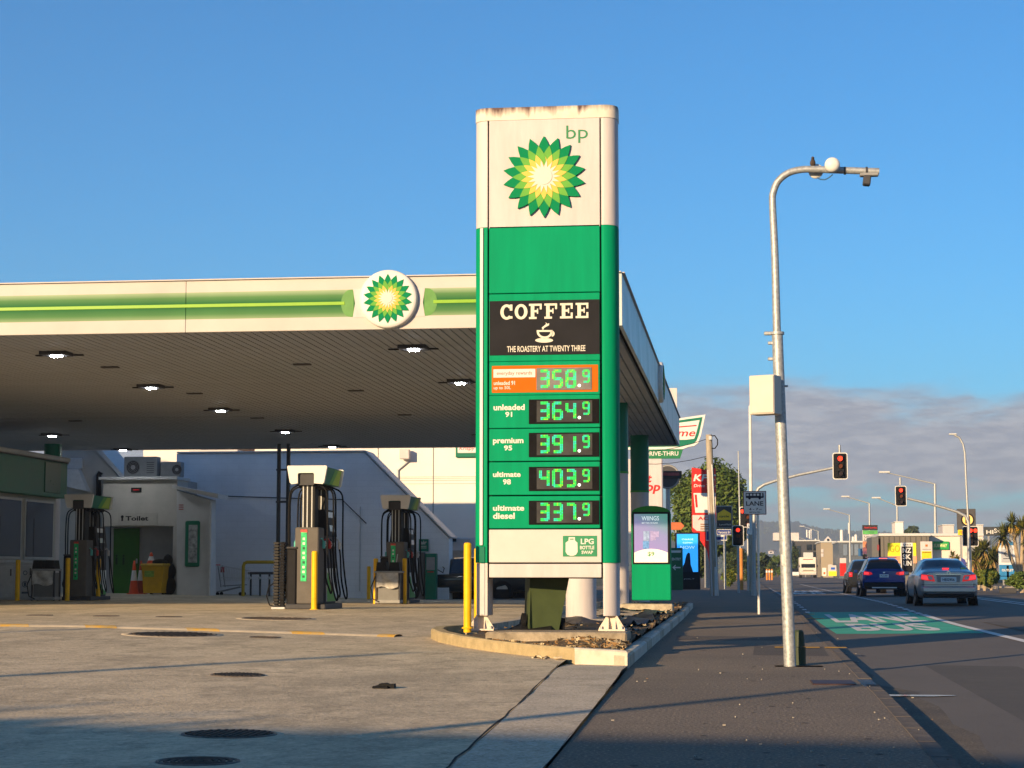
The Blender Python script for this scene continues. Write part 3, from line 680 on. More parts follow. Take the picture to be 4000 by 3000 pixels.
sl_ = [cpt(2119, 1288), cpt(2117, 1280), cpt(2126, 1273), cpt(2134, 1266), cpt(2131, 1259), cpt(2139, 1266), cpt(2146, 1263), cpt(2145, 1271), cpt(2134, 1277), cpt(2125, 1282), cpt(2124, 1288)]
m.add([(p[0], YC, p[1]) for p in sl_], [tuple(range(len(sl_)))]); m.build('coffee_cup_symbol', cream, cof)
x, z, w, h = LR(1981, 1353, 2287, 1372); text(cof, 'THE ROASTERY AT TWENTY THREE', x, YC, z, h, w, cream, .012)

# price displays
led = [M('led_green', (.01, .10, .02), .4, emit=.62, ecol=(.02, .85, .10)), M('led_cyan', (.01, .10, .06), .4, emit=.62, ecol=(.02, .78, .40)), M('led_yellow', (.05, .10, .01), .4, emit=.62, ecol=(.30, .88, .03))]
SEG = {'0': 'abcdef', '1': 'bc', '3': 'abcdg', '4': 'bcfg', '5': 'acdfg', '6': 'acdefg', '7': 'abc', '8': 'abcdefg', '9': 'abcdfg'}
def cells(d):
    s = set(); W_, H_ = 7, 12
    for k in SEG[d]:
        if k == 'a': s |= {(x, y) for x in range(1, 6) for y in (0, 1)}
        if k == 'd': s |= {(x, y) for x in range(1, 6) for y in (10, 11)}
        if k == 'g': s |= {(x, y) for x in range(1, 6) for y in (5, 6)}
        if k == 'f': s |= {(x, y) for x in (0, 1) for y in range(1, 6)}
        if k == 'e': s |= {(x, y) for x in (0, 1) for y in range(6, 11)}
        if k == 'b': s |= {(x, y) for x in (5, 6) for y in range(1, 6)}
        if k == 'c': s |= {(x, y) for x in (5, 6) for y in range(6, 11)}
    if d in '35' : s -= {(0, 1)} if d == '3' else set()
    return s
def digit(parent, d, px0, py0, px1, py1, yy):
    a = lp(px0, py0); b = lp(px1, py1); cw = (b[0] - a[0]) / 7; ch = (a[1] - b[1]) / 12; m = MB(); rnd = random.Random(d + str(px0) + str(py0)); ph = rnd.random() * 6
    for (i, j) in cells(d):
        x = a[0] + (i + .5) * cw; z = a[1] - (j + .5) * ch
        q = math.sin(i * .7 + j * .45 + ph) + rnd.uniform(-.5, .5)
        m.add([(x - cw * .43, yy, z - ch * .43), (x + cw * .43, yy, z - ch * .43), (x + cw * .43, yy, z + ch * .43), (x - cw * .43, yy, z + ch * .43)], [(0, 1, 2, 3)], 1 if q > .55 else (2 if q < -1.0 else 0))
    m.build('digit', led, parent)
mdisp = M('display_black', (.008, .008, .009), .6, spec=.04, var=.2); mwin = M('display_window', (.05, .05, .05), .6, spec=.05, var=.25, scale=5)
def display(panel_o, top, price, frame=True):
    yy = YF - .012
    if frame:
        x, z, w, h = LR(2066, top, 2341, top + 93); fr = MB().box((x, yy + .004, z), (w, .014, h), .003).build('price_display', mdisp, panel_o)
        x, z, w, h = LR(2097, top + 5, 2314, top + 86); MB().box((x, yy - .004, z), (w, .004, h), 0).build('display_window', mwin, panel_o)
    else:
        x, z, w, h = LR(2096, top + 2, 2312, top + 86); MB().box((x, yy - .004, z), (w, .012, h), 0).build('display_window', M('display_window_pale', (.16, .15, .14), .35, var=.2), panel_o)
    yd = yy - .011
    for k, (x0, x1) in enumerate(((2106, 2148), (2157, 2200), (2209, 2252))): digit(panel_o, price[k], x0, top + 8, x1, top + 80, yd)
    digit(panel_o, price[3], 2275, top + 8, 2305, top + 60, yd)
    x, z, w, h = LR(2258, top + 64, 2269, top + 77); MB().cyl((x, yd, z), (x, yd - .004, z), w * .55, n=10).build('decimal_point', M('led_white', (.8, .9, .75), .4, emit=.75), panel_o)
wt = M('sign_white_print', (.64, .61, .56), .45, var=.03)
x, z, w, h = LR(1922, 1430, 2337, 1530); MB().box((x, YF - .008, z), (w, .008, h), .003).build('orange_plate', M('sign_orange_print', (.62, .12, .006), .6, var=.05, spec=.05), rew)
x, z, w, h = LR(1928, 1443, 2092, 1474); MB().box((x, YF - .0135, z), (w, .005, h), .002).build('name_plate', wt, rew)
text(rew, 'everyday rewards', x, YF - .0175, z - .004, h * .55, w * .84, M('rewards_print', (.55, .09, .03), .5))
x, z, w, h = LR(1929, 1489, 2012, 1504); text(rew, 'unleaded 91', x, YF - .0135, z, h, w, wt, .02)
x, z, w, h = LR(1929, 1509, 1996, 1524); text(rew, 'up to 50L', x, YF - .0135, z, h, w, wt, .01)
display(rew, 1436, '3589', False)
for row, top, pr, lines in zip(rows, (1561, 1691, 1824, 1956), ('3649', '3919', '4039', '3379'),
        ((('unleaded', 1928, 1580, 2050, 1602), ('91', 1974, 1609, 2001, 1629)), (('premium', 1926, 1711, 2045, 1738), ('95', 1969, 1740, 2001, 1760)),
         (('ultimate', 1926, 1843, 2034, 1863), ('98', 1965, 1872, 1996, 1893)), (('ultimate', 1926, 1974, 2048, 1995), ('diesel', 1926, 2003, 2011, 2027)))):
    for t, a, b, c, d in lines:
        x, z, w, h = LR(a, b, c, d); text(row, t, x, YF - .0085, z, h, w, wt, .03)
    display(row, top, pr)
x, z, w, h = LR(2199, 2093, 2333, 2174); pl = MB().box((x, YF - .0145, z), (w, .005, h), .002).build('gas_plate', M('plate_green', (.035, .24, .11), .4), lpgp)
yl = YF - .0185
for t, a, b, c, d in (('LPG', 2269, 2104, 2320, 2126), ('BOTTLE', 2266, 2132, 2322, 2146), ('SWAP', 2272, 2151, 2317, 2164)):
    x, z, w, h = LR(a, b, c, d); text(pl, t, x, yl, z, h, w, wt, .03)
bo = [lp(*p) for p in ((2222, 2098), (2246, 2098), (2247, 2112), (2256, 2120), (2257, 2156), (2250, 2167), (2240, 2171), (2228, 2171), (2217, 2167), (2210, 2156), (2210, 2120), (2221, 2112))]
m = MB(); m.add([(p[0], yl, p[1]) for p in bo], [tuple(range(len(bo)))]); m.build('gas_bottle_symbol', wt, pl)
x, z, w, h = LR(2227, 2104, 2241, 2108); MB().box((x, yl - .001, z), (w, .002, h), 0).build('bottle_slot', _M['plate_green'], pl)
# feet: base plate, stub and gussets
for side, xc in ((-1, (-PW / 2 + XS0) / 2), (1, (PW / 2 + XS1) / 2)):
    ft = MB().box((xc, 0, .012), (.34, .44, .024), .003).build('base_plate', M('plate_rusty_white', (.66, .58, .48), .7, var=.25, scale=14, col2=(.36, .17, .06), lo=.52, hi=.85), py_)
    MB().box((xc, 0, ZLEG / 2), (.09, .28, ZLEG + .1), .004).build('stub', ft.data.materials[0], ft)
    for dx in (-1, 1): MB().prism([(xc + dx * .045, .02), (xc + dx * .165, .02), (xc + dx * .165, .04), (xc + dx * .06, ZLEG + .01), (xc + dx * .045, ZLEG + .01)], -.17, -.155).build('gusset', ft.data.materials[0], ft)
    for dx in (-.045, .045): MB().prismx([(-.14, .02), (-.215, .02), (-.215, .04), (-.15, ZLEG), (-.14, ZLEG)], xc + dx - .006, xc + dx + .006).build('gusset', ft.data.materials[0], ft)
    for dx in (-.13, .13): MB().cyl((xc + dx, -.19, .02), (xc + dx, -.19, .06), .014, n=8).build('bolt', galv, ft)

# ================================================================== yellow bollards
def bollard(label, px, py_top, py_base, Y, r=.055, group='yellow steel bollards on the forecourt', z0=None):
    a = at(px, py_base, Y); h = at(px, py_top, Y).z - a.z
    t = thing('bollard', label, 'bollard', (a.x, Y, a.z if z0 is None else z0), 0, group); h += (a.z - t.location.z)
    MB().cyl((0, 0, -.05), (0, 0, h - .035), r, n=18).lathe([(r, h - .035), (r * .93, h - .012), (r * .6, h - .002), (.001, h)], n=18).build('post', yellow, t)
    MB().lathe([(r * 1.5, 0), (r * 1.45, .014), (r * 1.02, .02)], n=18).build('base_collar', yellow if r < .06 else conc, t)
    return t
bollard('yellow bollard at the left foot of the price sign', 1826, 2119, 2455, 23.9, .05)
bollard('yellow bollard half hidden behind the left leg of the price sign', 1866, 2140, 2432, 25.2, .05)
bollard('sunlit yellow bollard in front of the front pump', 1227, 2152, 2382, 35.0, .057)
bollard('yellow bollard left of the windscreen wash stand by the rear right pump', 1467, 2181, 2362, 45.9, .06)
bollard('yellow bollard right of the windscreen wash stand by the rear right pump', 1580, 2181, 2362, 45.9, .055)
bollard('dull yellow bollard against the white wall left of the rear right pump', 1440, 2212, 2343, 57.5, .06)
bollard('yellow bollard in front of the white gas bottle cabinets', 67, 2186, 2350, 45.6, .06)
bollard('yellow bollard right of the shaded wash stand by the left pump', 262, 2179, 2352, 46.2, .058)
bollard('yellow bollard left of the left pump behind the wash stand', 157, 2179, 2340, 50.0, .06)
bollard('yellow bollard right of the left pump near its hoses', 382, 2182, 2350, 47.6, .06)

# ================================================================== canopy
CZ = CAMZ + 3.985; CY0, CY1, CXR, CXL = 30.0, 59.0, -1.9, -24.0; FH = .87
can = thing('fuel_canopy', 'wide flat white and green petrol station canopy over the pumps', 'canopy', (-13, 44, 0))
OX, OY = 13, -44
msof = M('soffit_panel_paint', (.37, .40, .45), .8, spec=.04, var=.08, scale=1.2)
MB().box(((CXL + CXR) / 2 + OX, (CY0 + CY1) / 2 + OY, CZ + .42), (CXR - CXL - .1, CY1 - CY0 - .1, .5), 0).build('roof_deck', mgrey, can)
MB().box(((CXL + CXR) / 2 + OX, (CY0 + CY1) / 2 + OY, CZ + .12), (CXR - CXL - .12, CY1 - CY0 - .12, .02), 0).build('soffit_void', M('void_dark', (.02, .02, .02), .9), can)
# soffit trays: narrow sheet panels running back from the street, two lengths
pw = .16; n = int((CXR - CXL - .1) / pw); ym = 46.8
ml = []
for (y0, y1) in ((CY0 + .03, ym - .04), (ym + .04, CY1 - .03)):
    w = pw * .80
    ml.append((MB().prism([(-w / 2, 0), (w / 2, 0), (w / 2 + .012, .03), (w / 2 + .012, .06), (-w / 2 - .012, .06), (-w / 2 - .012, .03)], -(y1 - y0) / 2, (y1 - y0) / 2).mesh('soffit_panel', msof), (y0 + y1) / 2))
for i in range(n):
    x = CXR - .08 - pw * (i + .5)
    for me, yc in ml: link('soffit_panel', me, can, (x + OX, yc + OY, CZ + random.uniform(0, .004)))
# fascia: printed band on the sheet
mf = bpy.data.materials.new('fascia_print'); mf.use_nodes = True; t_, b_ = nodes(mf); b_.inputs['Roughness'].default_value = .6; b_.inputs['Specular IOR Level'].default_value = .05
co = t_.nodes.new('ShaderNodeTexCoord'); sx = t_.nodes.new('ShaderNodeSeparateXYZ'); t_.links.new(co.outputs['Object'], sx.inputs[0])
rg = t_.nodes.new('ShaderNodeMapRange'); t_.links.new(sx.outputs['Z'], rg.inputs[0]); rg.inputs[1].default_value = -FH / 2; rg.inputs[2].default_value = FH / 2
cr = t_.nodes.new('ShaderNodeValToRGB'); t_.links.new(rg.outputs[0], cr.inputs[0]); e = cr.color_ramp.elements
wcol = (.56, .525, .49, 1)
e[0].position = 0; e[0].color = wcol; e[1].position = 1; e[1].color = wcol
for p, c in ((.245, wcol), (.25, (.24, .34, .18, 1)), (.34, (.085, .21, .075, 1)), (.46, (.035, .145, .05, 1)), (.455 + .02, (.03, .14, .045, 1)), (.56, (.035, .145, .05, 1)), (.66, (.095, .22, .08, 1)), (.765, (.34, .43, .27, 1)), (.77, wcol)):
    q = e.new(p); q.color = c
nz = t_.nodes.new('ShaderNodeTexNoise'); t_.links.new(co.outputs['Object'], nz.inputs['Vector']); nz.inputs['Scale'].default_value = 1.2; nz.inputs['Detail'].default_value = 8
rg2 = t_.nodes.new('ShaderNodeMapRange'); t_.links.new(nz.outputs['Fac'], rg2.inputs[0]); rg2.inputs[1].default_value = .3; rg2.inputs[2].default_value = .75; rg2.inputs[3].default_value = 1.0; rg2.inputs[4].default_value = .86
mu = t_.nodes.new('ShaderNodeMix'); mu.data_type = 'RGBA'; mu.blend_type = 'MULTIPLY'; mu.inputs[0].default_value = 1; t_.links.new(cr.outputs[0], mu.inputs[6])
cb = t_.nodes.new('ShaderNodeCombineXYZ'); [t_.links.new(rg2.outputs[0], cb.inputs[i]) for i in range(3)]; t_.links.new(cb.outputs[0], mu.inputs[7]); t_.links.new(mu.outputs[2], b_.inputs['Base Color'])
zf = CZ + FH / 2 - .02
x = CXR
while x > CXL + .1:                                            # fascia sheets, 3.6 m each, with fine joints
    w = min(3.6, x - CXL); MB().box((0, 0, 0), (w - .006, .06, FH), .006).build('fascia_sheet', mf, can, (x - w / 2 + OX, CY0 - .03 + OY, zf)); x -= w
y = CY0 - .05
while y < CY1:
    w = min(3.6, CY1 - y); o = MB().box((0, 0, 0), (.06, w - .006, FH), .006).build('fascia_sheet', M('side_fascia', (.62, .66, .66), .35, var=.22, scale=.8, col2=(.36, .46, .44)), can, (CXR + .032 + OX, y + w / 2 + OY, zf)); y += w
MB().box(((CXL + CXR) / 2 + OX, CY1 + .03 + OY, zf + .48), (CXR - CXL, .06, FH + .96), .006).build('raised_shade_fascia', whited, can)  # made taller out of view so its shadow covers the block wall
MB().box(((CXL + CXR) / 2 + OX, CY0 - .055 + OY, zf + FH / 2 + .006), (CXR - CXL + .1, .1, .02), .004).build('fascia_capping', whited, can)
MB().box((CXR + .055 + OX, (CY0 + CY1) / 2 + OY, zf + FH / 2 + .006), (.1, CY1 - CY0, .02), .004).build('fascia_capping', whited, can)
# lime line with gap for the round sign
sgx = at(1522, 1170, CY0).x; sgz = at(1522, 1172, CY0).z; sgr = .485
z_l = zf + FH * .008
for xa, xb in ((CXL, sgx - .74), (sgx + .74, CXR)):
    MB().box(((xa + xb) / 2 + OX, CY0 - .064 + OY, z_l), (xb - xa, .012, .055), .004).build('lime_strip', lime, can)
# crescents where the band stops at the sign
for sd in (-1, 1):
    pts = [(sgx + sd * (.64 + .16 * math.cos(RAD(a))), zf + FH * .005 + FH * .262 * math.sin(RAD(a))) for a in range(-90, 91, 15)]
    pts += [(sgx + sd * (.56 + .03 * math.cos(RAD(a))), zf + FH * .005 + FH * .262 * math.sin(RAD(a))) for a in range(90, -91, -15)]
    MB().prism([(p[0] + OX, p[1]) for p in pts], CY0 - .063 + OY, CY0 - .061 + OY).build('band_end', M('band_end_print', (.10, .26, .06), .4), can)
    pts = [(sgx + sd * (.50 if a in (-90, 90) else .60), zf + FH * .005 + FH * .285 * math.sin(RAD(a))) for a in range(-90, 91, 15)]
    MB().prism([(sgx + OX + sd * .30, zf - FH * .27), (sgx + OX + sd * .60, zf - FH * .27), (sgx + OX + sd * .565, zf), (sgx + OX + sd * .60, zf + FH * .28), (sgx + OX + sd * .30, zf + FH * .28)], CY0 - .0665 + OY, CY0 - .0645 + OY).build('white_backing', whited, can)
def round_sign(cx, cy, cz, rz):
    o = thing('round_emblem', None, None); o.parent = can; o.location = (cx + OX, cy + OY, cz); o.rotation_euler = (0, 0, rz)
    MB().lathe([(.001, -.10), (sgr * .86, -.099), (sgr * .95, -.092), (sgr * .99, -.07), (sgr, -.03), (sgr, .02)], n=48, axis='Y').build('dome', white, o)
    helios(o, 0, 0, sgr * .84, -.104, True)
round_sign(sgx, CY0 - .07, sgz, 0)
round_sign(CXR + .07, 44.0, sgz, math.pi / 2)
# lights let into the soffit
mlamp = M('lamp_glow', (.95, .97, 1), .3, emit=110, ecol=(.92, .96, 1))
lit = [(200, 1370), (1605, 1345), (575, 1500), (1790, 1480), (850, 1592), (190, 1692), (1105, 1677), (470, 1750), (1290, 1737), (-400, 1600), (1900, 1690)]
for px, py in lit:
    q = gp(px, py, CZ); o = MB().box((0, 0, -.015), (.50, .44, .07), .012).build('light_housing', dgrey, can, (q.x + OX, q.y + .25 + OY, CZ - .012))
    MB().box((0, .02, -.055), (.18, .16, .03), .008).build('lamp', mlamp, o)
    for k in range(4): MB().box((-.42 + .24 * k, .34, -.004), (.19, .08, .02), .004).build('vent_slot', black, o)
for px, py in ((430, 1433), (1180, 1422), (760, 1536), (1390, 1525), (1005, 1632), (295, 1643), (1580, 1620)):
    q = gp(px, py, CZ); MB().box((0, 0, -.006), (.34, .16, .03), .008).build('access_hatch', dgrey, can, (q.x + OX, q.y + OY, CZ))
for xx in (at(2440, 1600, 44).x, ):
    pass
for k, (xc, yc) in enumerate(((-2.72, 32.3), (-2.86, 44.2), (-2.88, 54.8), (at(206, 1800, 56.3).x, 56.3))):
    r = .265; z0 = .15; zs = 3.4
    o = MB().cyl((0, 0, z0), (0, 0, zs), r, n=32).build('column', whited, can, (xc + OX, yc + OY, 0))
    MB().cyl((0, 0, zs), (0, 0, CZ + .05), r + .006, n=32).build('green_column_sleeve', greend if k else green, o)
    MB().lathe([(r + .012, zs - .03), (r + .012, zs + .02)], n=32).build('lime_ring', M('ring_green', (.05, .30, .05), .4), o)
# twin downpipes from the canopy
dp = thing('twin_downpipe', 'pair of dark steel pipes rising from the forecourt to the canopy', 'pipes', (at(1100, 2300, 57).x, 57, hf(-14, 57)))
for dx in (-.13, .17): MB().cyl((dx, 0, 0), (dx, 0, 5.2), .065, n=12).build('pipe', M('blue_grey_steel', (.05, .06, .075), .5, .3, var=.2), dp)
for zz in (1.2, 3.0, 4.0): MB().box((.02, -.02, zz), (.46, .05, .06), .006).build('clamp', dgrey, dp)
# ================================================================== fuel dispensers
mwg = M('pump_side_print', (.72, .74, .72), .4, var=.1, scale=3)
def dispenser(x, y, label):
    z = hf(x, y); t = thing('fuel_pump', label, 'fuel pump', (x, y, z), 0, 'fuel pumps under the canopy')
    P = lambda n, m, mat, par=t: m.build(n, mat, par)
    P('plinth', MB().box((.02, .45, .05), (.78, 1.55, .10), .015), dgrey)
    body = P('body', MB().box((.02, .0, .83), (.46, .50, 1.46), .02), M('pump_grey', (.115, .105, .095), .6, spec=.1, var=.12, scale=5, bump=.05))
    P('front_strip', MB().box((-.035, -.252, 1.02), (.115, .012, .98), .003), M('strip_green', (.03, .48, .17), .4, var=.3, scale=14), body)
    P('warning_label', MB().box((-.035, -.253, 1.49), (.13, .012, .055), .003), M('label_red', (.55, .07, .05), .5, var=.4, scale=30), body)
    for k in range(9): P('strip_symbol', MB().box((-.035, -.2605, .62 + .09 * k), (.045, .004, .045), 0), wt if k % 3 else M('symbol_dark', (.02, .10, .05), .5), body)
    P('side_bin', MB().box((-.265, -.12, .60), (.20, .32, 1.12), .03), black)
    P('bin_rim', MB().box((-.265, -.12, 1.17), (.215, .335, .04), .015), dgrey)
    # cabinet with display behind the end column
    cab = P('cabinet', MB().box((.02, .78, .75), (.50, .92, 1.32), .02), dgrey)
    P('display_head', MB().prism([(-.26, 1.40), (.30, 1.40), (.24, 1.92), (-.20, 1.92)], .36, 1.16), black, cab)
    for sgn in (-1, 1):
        xs = .02 + sgn * .255
        P('lower_panel', MB().prismx([(.40, .14), (1.20, .14), (1.20, .78), (.40, .78)], xs - .006, xs + .006), mwg, cab)
        P('green_swoosh', MB().prismx([(.40, .14), (1.20, .14), (1.20, .20), (.95, .30), (.70, .48), (.55, .66), (.40, .70)], xs + sgn * .008 - .001, xs + sgn * .008 + .001), M('swoosh_green', (.07, .33, .05), .4), cab)
        a = .02 + sgn * .272; b = .02 + sgn * .225
        m = MB(); m.add([(a, .50, 1.46), (a, 1.02, 1.46), (b, 1.02, 1.88), (b, .50, 1.88)], [(0, 1, 2, 3) if sgn > 0 else (3, 2, 1, 0)]); P('display_screen', m, M('pump_screen', (.42, .48, .52), .2, var=.15, scale=8), cab)
        m = MB(); m.add([(a + sgn * .004, .55, 1.50), (a + sgn * .004, .97, 1.50), (a + sgn * (-.012), .97, 1.62), (a + sgn * (-.012), .55, 1.62)], [(0, 1, 2, 3) if sgn > 0 else (3, 2, 1, 0)]); P('price_readout', m, M('readout', (.30, .42, .44), .2), cab)
    # hose towers
    for yc, w in ((0, .26), (.80, .30)):
        tw = P('hose_tower', MB().box((.02, yc, 1.98), (w, .30, .90), .01), M('tower_grey', (.022, .022, .022), .6, spec=.08, var=.15))
        for dx in (-.10, -.02, .07): P('tower_strip', MB().box((.02 + dx, yc - .153, 1.98), (.022, .008, .86), .002), lgrey, tw)
    # head
    hd = P('head', MB().prism([(-.27, 2.40), (.31, 2.40), (.375, 2.72), (-.335, 2.72)], -.215, 1.22), greend)
    for y0, y1 in ((-.30, -.216), (1.221, 1.30)):
        P('head_end', MB().prism([(-.16, 2.40), (-.285, 2.385), (-.315, 2.42), (-.37, 2.72), (-.355, 2.74), (.395, 2.74), (.41, 2.72), (.355, 2.42), (.325, 2.385), (.16, 2.40), (.16, 2.58), (.14, 2.60), (-.14, 2.60), (-.16, 2.58)], y0, y1), white, hd)
    P('head_recess', MB().box((.0, -.225, 2.475), (.30, .03, .22), .006), dgrey, hd)
    for sgn in (-1, 1):
        f = lambda zz: .02 + sgn * (.29 + .065 * (zz - 2.40) / .32 + .003)
        m = MB(); q = [(.55, 2.41), (1.20, 2.41), (1.20, 2.70), (.85, 2.70)]
        m.add([(f(zz), yy, zz) for yy, zz in q], [(0, 1, 2, 3) if sgn > 0 else (3, 2, 1, 0)]); P('yellow_flash', m, M('flash_lime', (.35, .48, .05), .4), hd)
        m = MB(); q = [(.34, 2.41), (.60, 2.41), (.90, 2.70), (.62, 2.70)]
        m.add([(f(zz) + sgn * .002, yy, zz) for yy, zz in q], [(0, 1, 2, 3) if sgn > 0 else (3, 2, 1, 0)]); P('green_flash', m, M('flash_green', (.10, .32, .05), .4), hd)
    P('head_underside', MB().box((.02, .5, 2.36), (.42, 1.2, .09), .02), black, hd)
    # hoses and nozzles
    noz = [M('nozzle_teal', (.10, .42, .36), .5), M('nozzle_red', (.45, .04, .03), .5), M('nozzle_black', (.02, .02, .02), .5), M('nozzle_white', (.6, .55, .5), .5)]
    for sgn in (-1, 1):
        for k, yc in enumerate((-.12, .18, .62, 1.05)):
            x0 = .02 + sgn * .16; xo = .02 + sgn * (.36 + .05 * (k % 2)); zl = (.30, .16, .22, .18)[k]
            bulge = .18 + .06 * k
            pts = [(x0, yc, 2.38), (x0 + sgn * .08, yc - .02, 2.36), (xo, yc - .03, 2.22), (xo + sgn * .02, yc - .04, 1.7), (xo + sgn * .02, yc - .02, 1.1), (xo + sgn * .06, yc + .02, .6), (xo + sgn * .10, yc + .05, zl + .1), (xo + sgn * .06, yc + .14, zl), (xo - sgn * .0, yc + .2, zl + .12), (xo - sgn * .05, yc + .18, .6), (xo - sgn * .06, yc + .14, 1.0), (xo - sgn * .08, yc + .12, 1.18)]
            sp = []
            for i in range(len(pts) - 1):                     # catmull-rom
                p0, p1, p2, p3 = (Vector(pts[max(0, i - 1)]), Vector(pts[i]), Vector(pts[i + 1]), Vector(pts[min(len(pts) - 1, i + 2)]))
                for j in range(4):
                    u = j / 4; sp.append(.5 * ((2 * p1) + (p2 - p0) * u + (2 * p0 - 5 * p1 + 4 * p2 - p3) * u * u + (3 * p1 - p0 - 3 * p2 + p3) * u ** 3))
            sp.append(Vector(pts[-1]))
            P('hose', MB().tube(sp, .017, 7), rubber)
            nx = xo - sgn * .08
            nzl = P('nozzle', MB().box((nx, yc + .11, 1.23), (.05, .09, .15), .015).tube([(nx, yc + .10, 1.29), (nx - sgn * .03, yc + .08, 1.35), (nx - sgn * .10, yc + .06, 1.33)], .014, 6), noz[k])
            P('nozzle_guard', MB().tube([(nx, yc + .15, 1.17), (nx + sgn * .04, yc + .17, 1.23), (nx + sgn * .02, yc + .13, 1.30)], .009, 5), lgrey, nzl)
    return t
dispenser(-8.24, 35.4, 'sunlit front fuel pump nearest the camera with white head')
dispenser(-8.70, 47.2, 'rear right fuel pump behind a wash stand, near the price sign')
dispenser(-17.05, 47.2, 'shaded left fuel pump in front of the shop')

# ribbed hose guard beside the front pump
t = thing('ribbed_guard_stack', 'black ribbed double stack standing left of the front pump', 'guard post', (at(1090, 2378, 35.2).x, 35.2, hf(-8.7, 35.2)))
for dx, mt in ((-.055, M('ribbed_black', (.035, .033, .03), .5, var=.3)), (.06, black)):
    MB().box((dx, 0, .65), (.075, .09, 1.26), .008).build('core', black, t)
    for k in range(22): MB().box((dx, 0, .06 + k * .057), (.112, .13, .034), .01).build('rib', mt, t)
MB().box((0, 0, .02), (.27, .18, .04), .01).build('foot', lgrey, t)
MB().tube([(-.10, -.02, .5), (-.2, -.03, .42), (-.24, -.03, .25), (-.18, -.03, .08), (-.05, -.05, .04), (.2, -.06, .05)], .013, 6).build('cable', rubber, t)

# windscreen wash stands with a bag in front
def wash_stand(x, y, label):
    t = thing('wash_stand', label, 'wash stand', (x, y, hf(x, y)), 0, 'windscreen wash stands with bin bags')
    for dx in (-.29, .29):
        for dy in (-.2, .2): MB().box((dx, dy, .40), (.04, .04, .80), .005).build('leg', dgrey, t)
    MB().box((0, 0, .06), (.62, .46, .08), .01).build('base_tray', mgrey, t)
    MB().box((0, .02, .40), (.54, .38, .62), .01).build('bin', M('bin_grey', (.16, .16, .16), .5), t)
    MB().box((0, 0, .78), (.66, .50, .05), .015).build('rim', mgrey, t)
    m = MB(); vs = []; rnd = random.Random(int(x * 10))
    for j in range(7):
        for i in range(13):
            u, v = i / 12, j / 6; vs.append((-.27 + .54 * u, -.235 - .035 * rnd.random() - .02 * math.sin(u * 9 + v * 4), .40 + .36 * v + .03 * math.sin(u * 7) * (1 - v)))
    m.add(vs, [(j * 13 + i, j * 13 + i + 1, (j + 1) * 13 + i + 1, (j + 1) * 13 + i) for j in range(6) for i in range(12)], 0, True)
    m.build('bin_bag', M('bag_plastic', (.42, .40, .37), .28, var=.3, scale=9), t)
    for dx in (-.16, .16): MB().prism([(dx - .14, .80), (dx + .14, .80), (dx + .11, 1.02), (dx - .11, 1.02)], -.2, .16).build('water_bucket', black, t)
    MB().tube([(-.3, -.18, .7), (-.42, -.2, .4), (-.36, -.22, .12), (-.2, -.24, .05)], .014, 6).build('hose', rubber, t)
    MB().cyl((.16, 0, .9), (.2, .02, 1.22), .012, n=7).build('squeegee', lgrey, t)
wash_stand(at(1520, 2355, 45.6).x, 45.6, 'wash stand with grey bin bag in front of the rear right pump')
wash_stand(at(178, 2345, 45.9).x, 45.9, 'shaded wash stand with grey bin bag left of the left pump')

# ================================================================== shop, toilets, walls behind the forecourt
mblk = bpy.data.materials.new('painted_block'); mblk.use_nodes = True
def blockwork(m, c1, c2, mort, sx_, sy_, rough=.7, bump=.35):
    t, b = nodes(m); K_ = t.links.new; b.inputs['Roughness'].default_value = rough
    co = t.nodes.new('ShaderNodeTexCoord'); s = t.nodes.new('ShaderNodeSeparateXYZ'); K_(co.outputs['Object'], s.inputs[0])
    ad = t.nodes.new('ShaderNodeMath'); ad.operation = 'ADD'; K_(s.outputs['X'], ad.inputs[0]); K_(s.outputs['Y'], ad.inputs[1])
    cb = t.nodes.new('ShaderNodeCombineXYZ'); K_(ad.outputs[0], cb.inputs[0]); K_(s.outputs['Z'], cb.inputs[1])
    br = t.nodes.new('ShaderNodeTexBrick'); K_(cb.outputs[0], br.inputs['Vector']); br.inputs['Scale'].default_value = 1
    br.inputs['Brick Width'].default_value = sx_; br.inputs['Row Height'].default_value = sy_; br.inputs['Mortar Size'].default_value = .008
    br.inputs['Color1'].default_value = (*c1, 1); br.inputs['Color2'].default_value = (*c2, 1); br.inputs['Mortar'].default_value = (*mort, 1)
    nz = t.nodes.new('ShaderNodeTexNoise'); K_(co.outputs['Object'], nz.inputs['Vector']); nz.inputs['Scale'].default_value = .6; nz.inputs['Detail'].default_value = 8
    r = t.nodes.new('ShaderNodeMapRange'); K_(nz.outputs['Fac'], r.inputs[0]); r.inputs[1].default_value = .35; r.inputs[2].default_value = .75; r.inputs[3].default_value = 1; r.inputs[4].default_value = .82
    c3 = t.nodes.new('ShaderNodeCombineXYZ'); [K_(r.outputs[0], c3.inputs[i]) for i in range(3)]
    mu = t.nodes.new('ShaderNodeMix'); mu.data_type = 'RGBA'; mu.blend_type = 'MULTIPLY'; mu.inputs[0].default_value = 1; K_(br.outputs['Color'], mu.inputs[6]); K_(c3.outputs[0], mu.inputs[7]); K_(mu.outputs[2], b.inputs['Base Color'])
    bp = t.nodes.new('ShaderNodeBump'); bp.inputs['Strength'].default_value = bump; bp.inputs['Distance'].default_value = .01; bp.invert = True; K_(br.outputs['Fac'], bp.inputs['Height']); K_(bp.outputs[0], b.inputs['Normal'])
blockwork(mblk, (.80, .81, .83), (.775, .785, .805), (.73, .74, .76), .4, .2)
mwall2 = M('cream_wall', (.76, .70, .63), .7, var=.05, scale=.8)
mbeige = M('toilet_block_paint', (.46, .44, .40), .7, var=.10, scale=1.5, bump=.05)

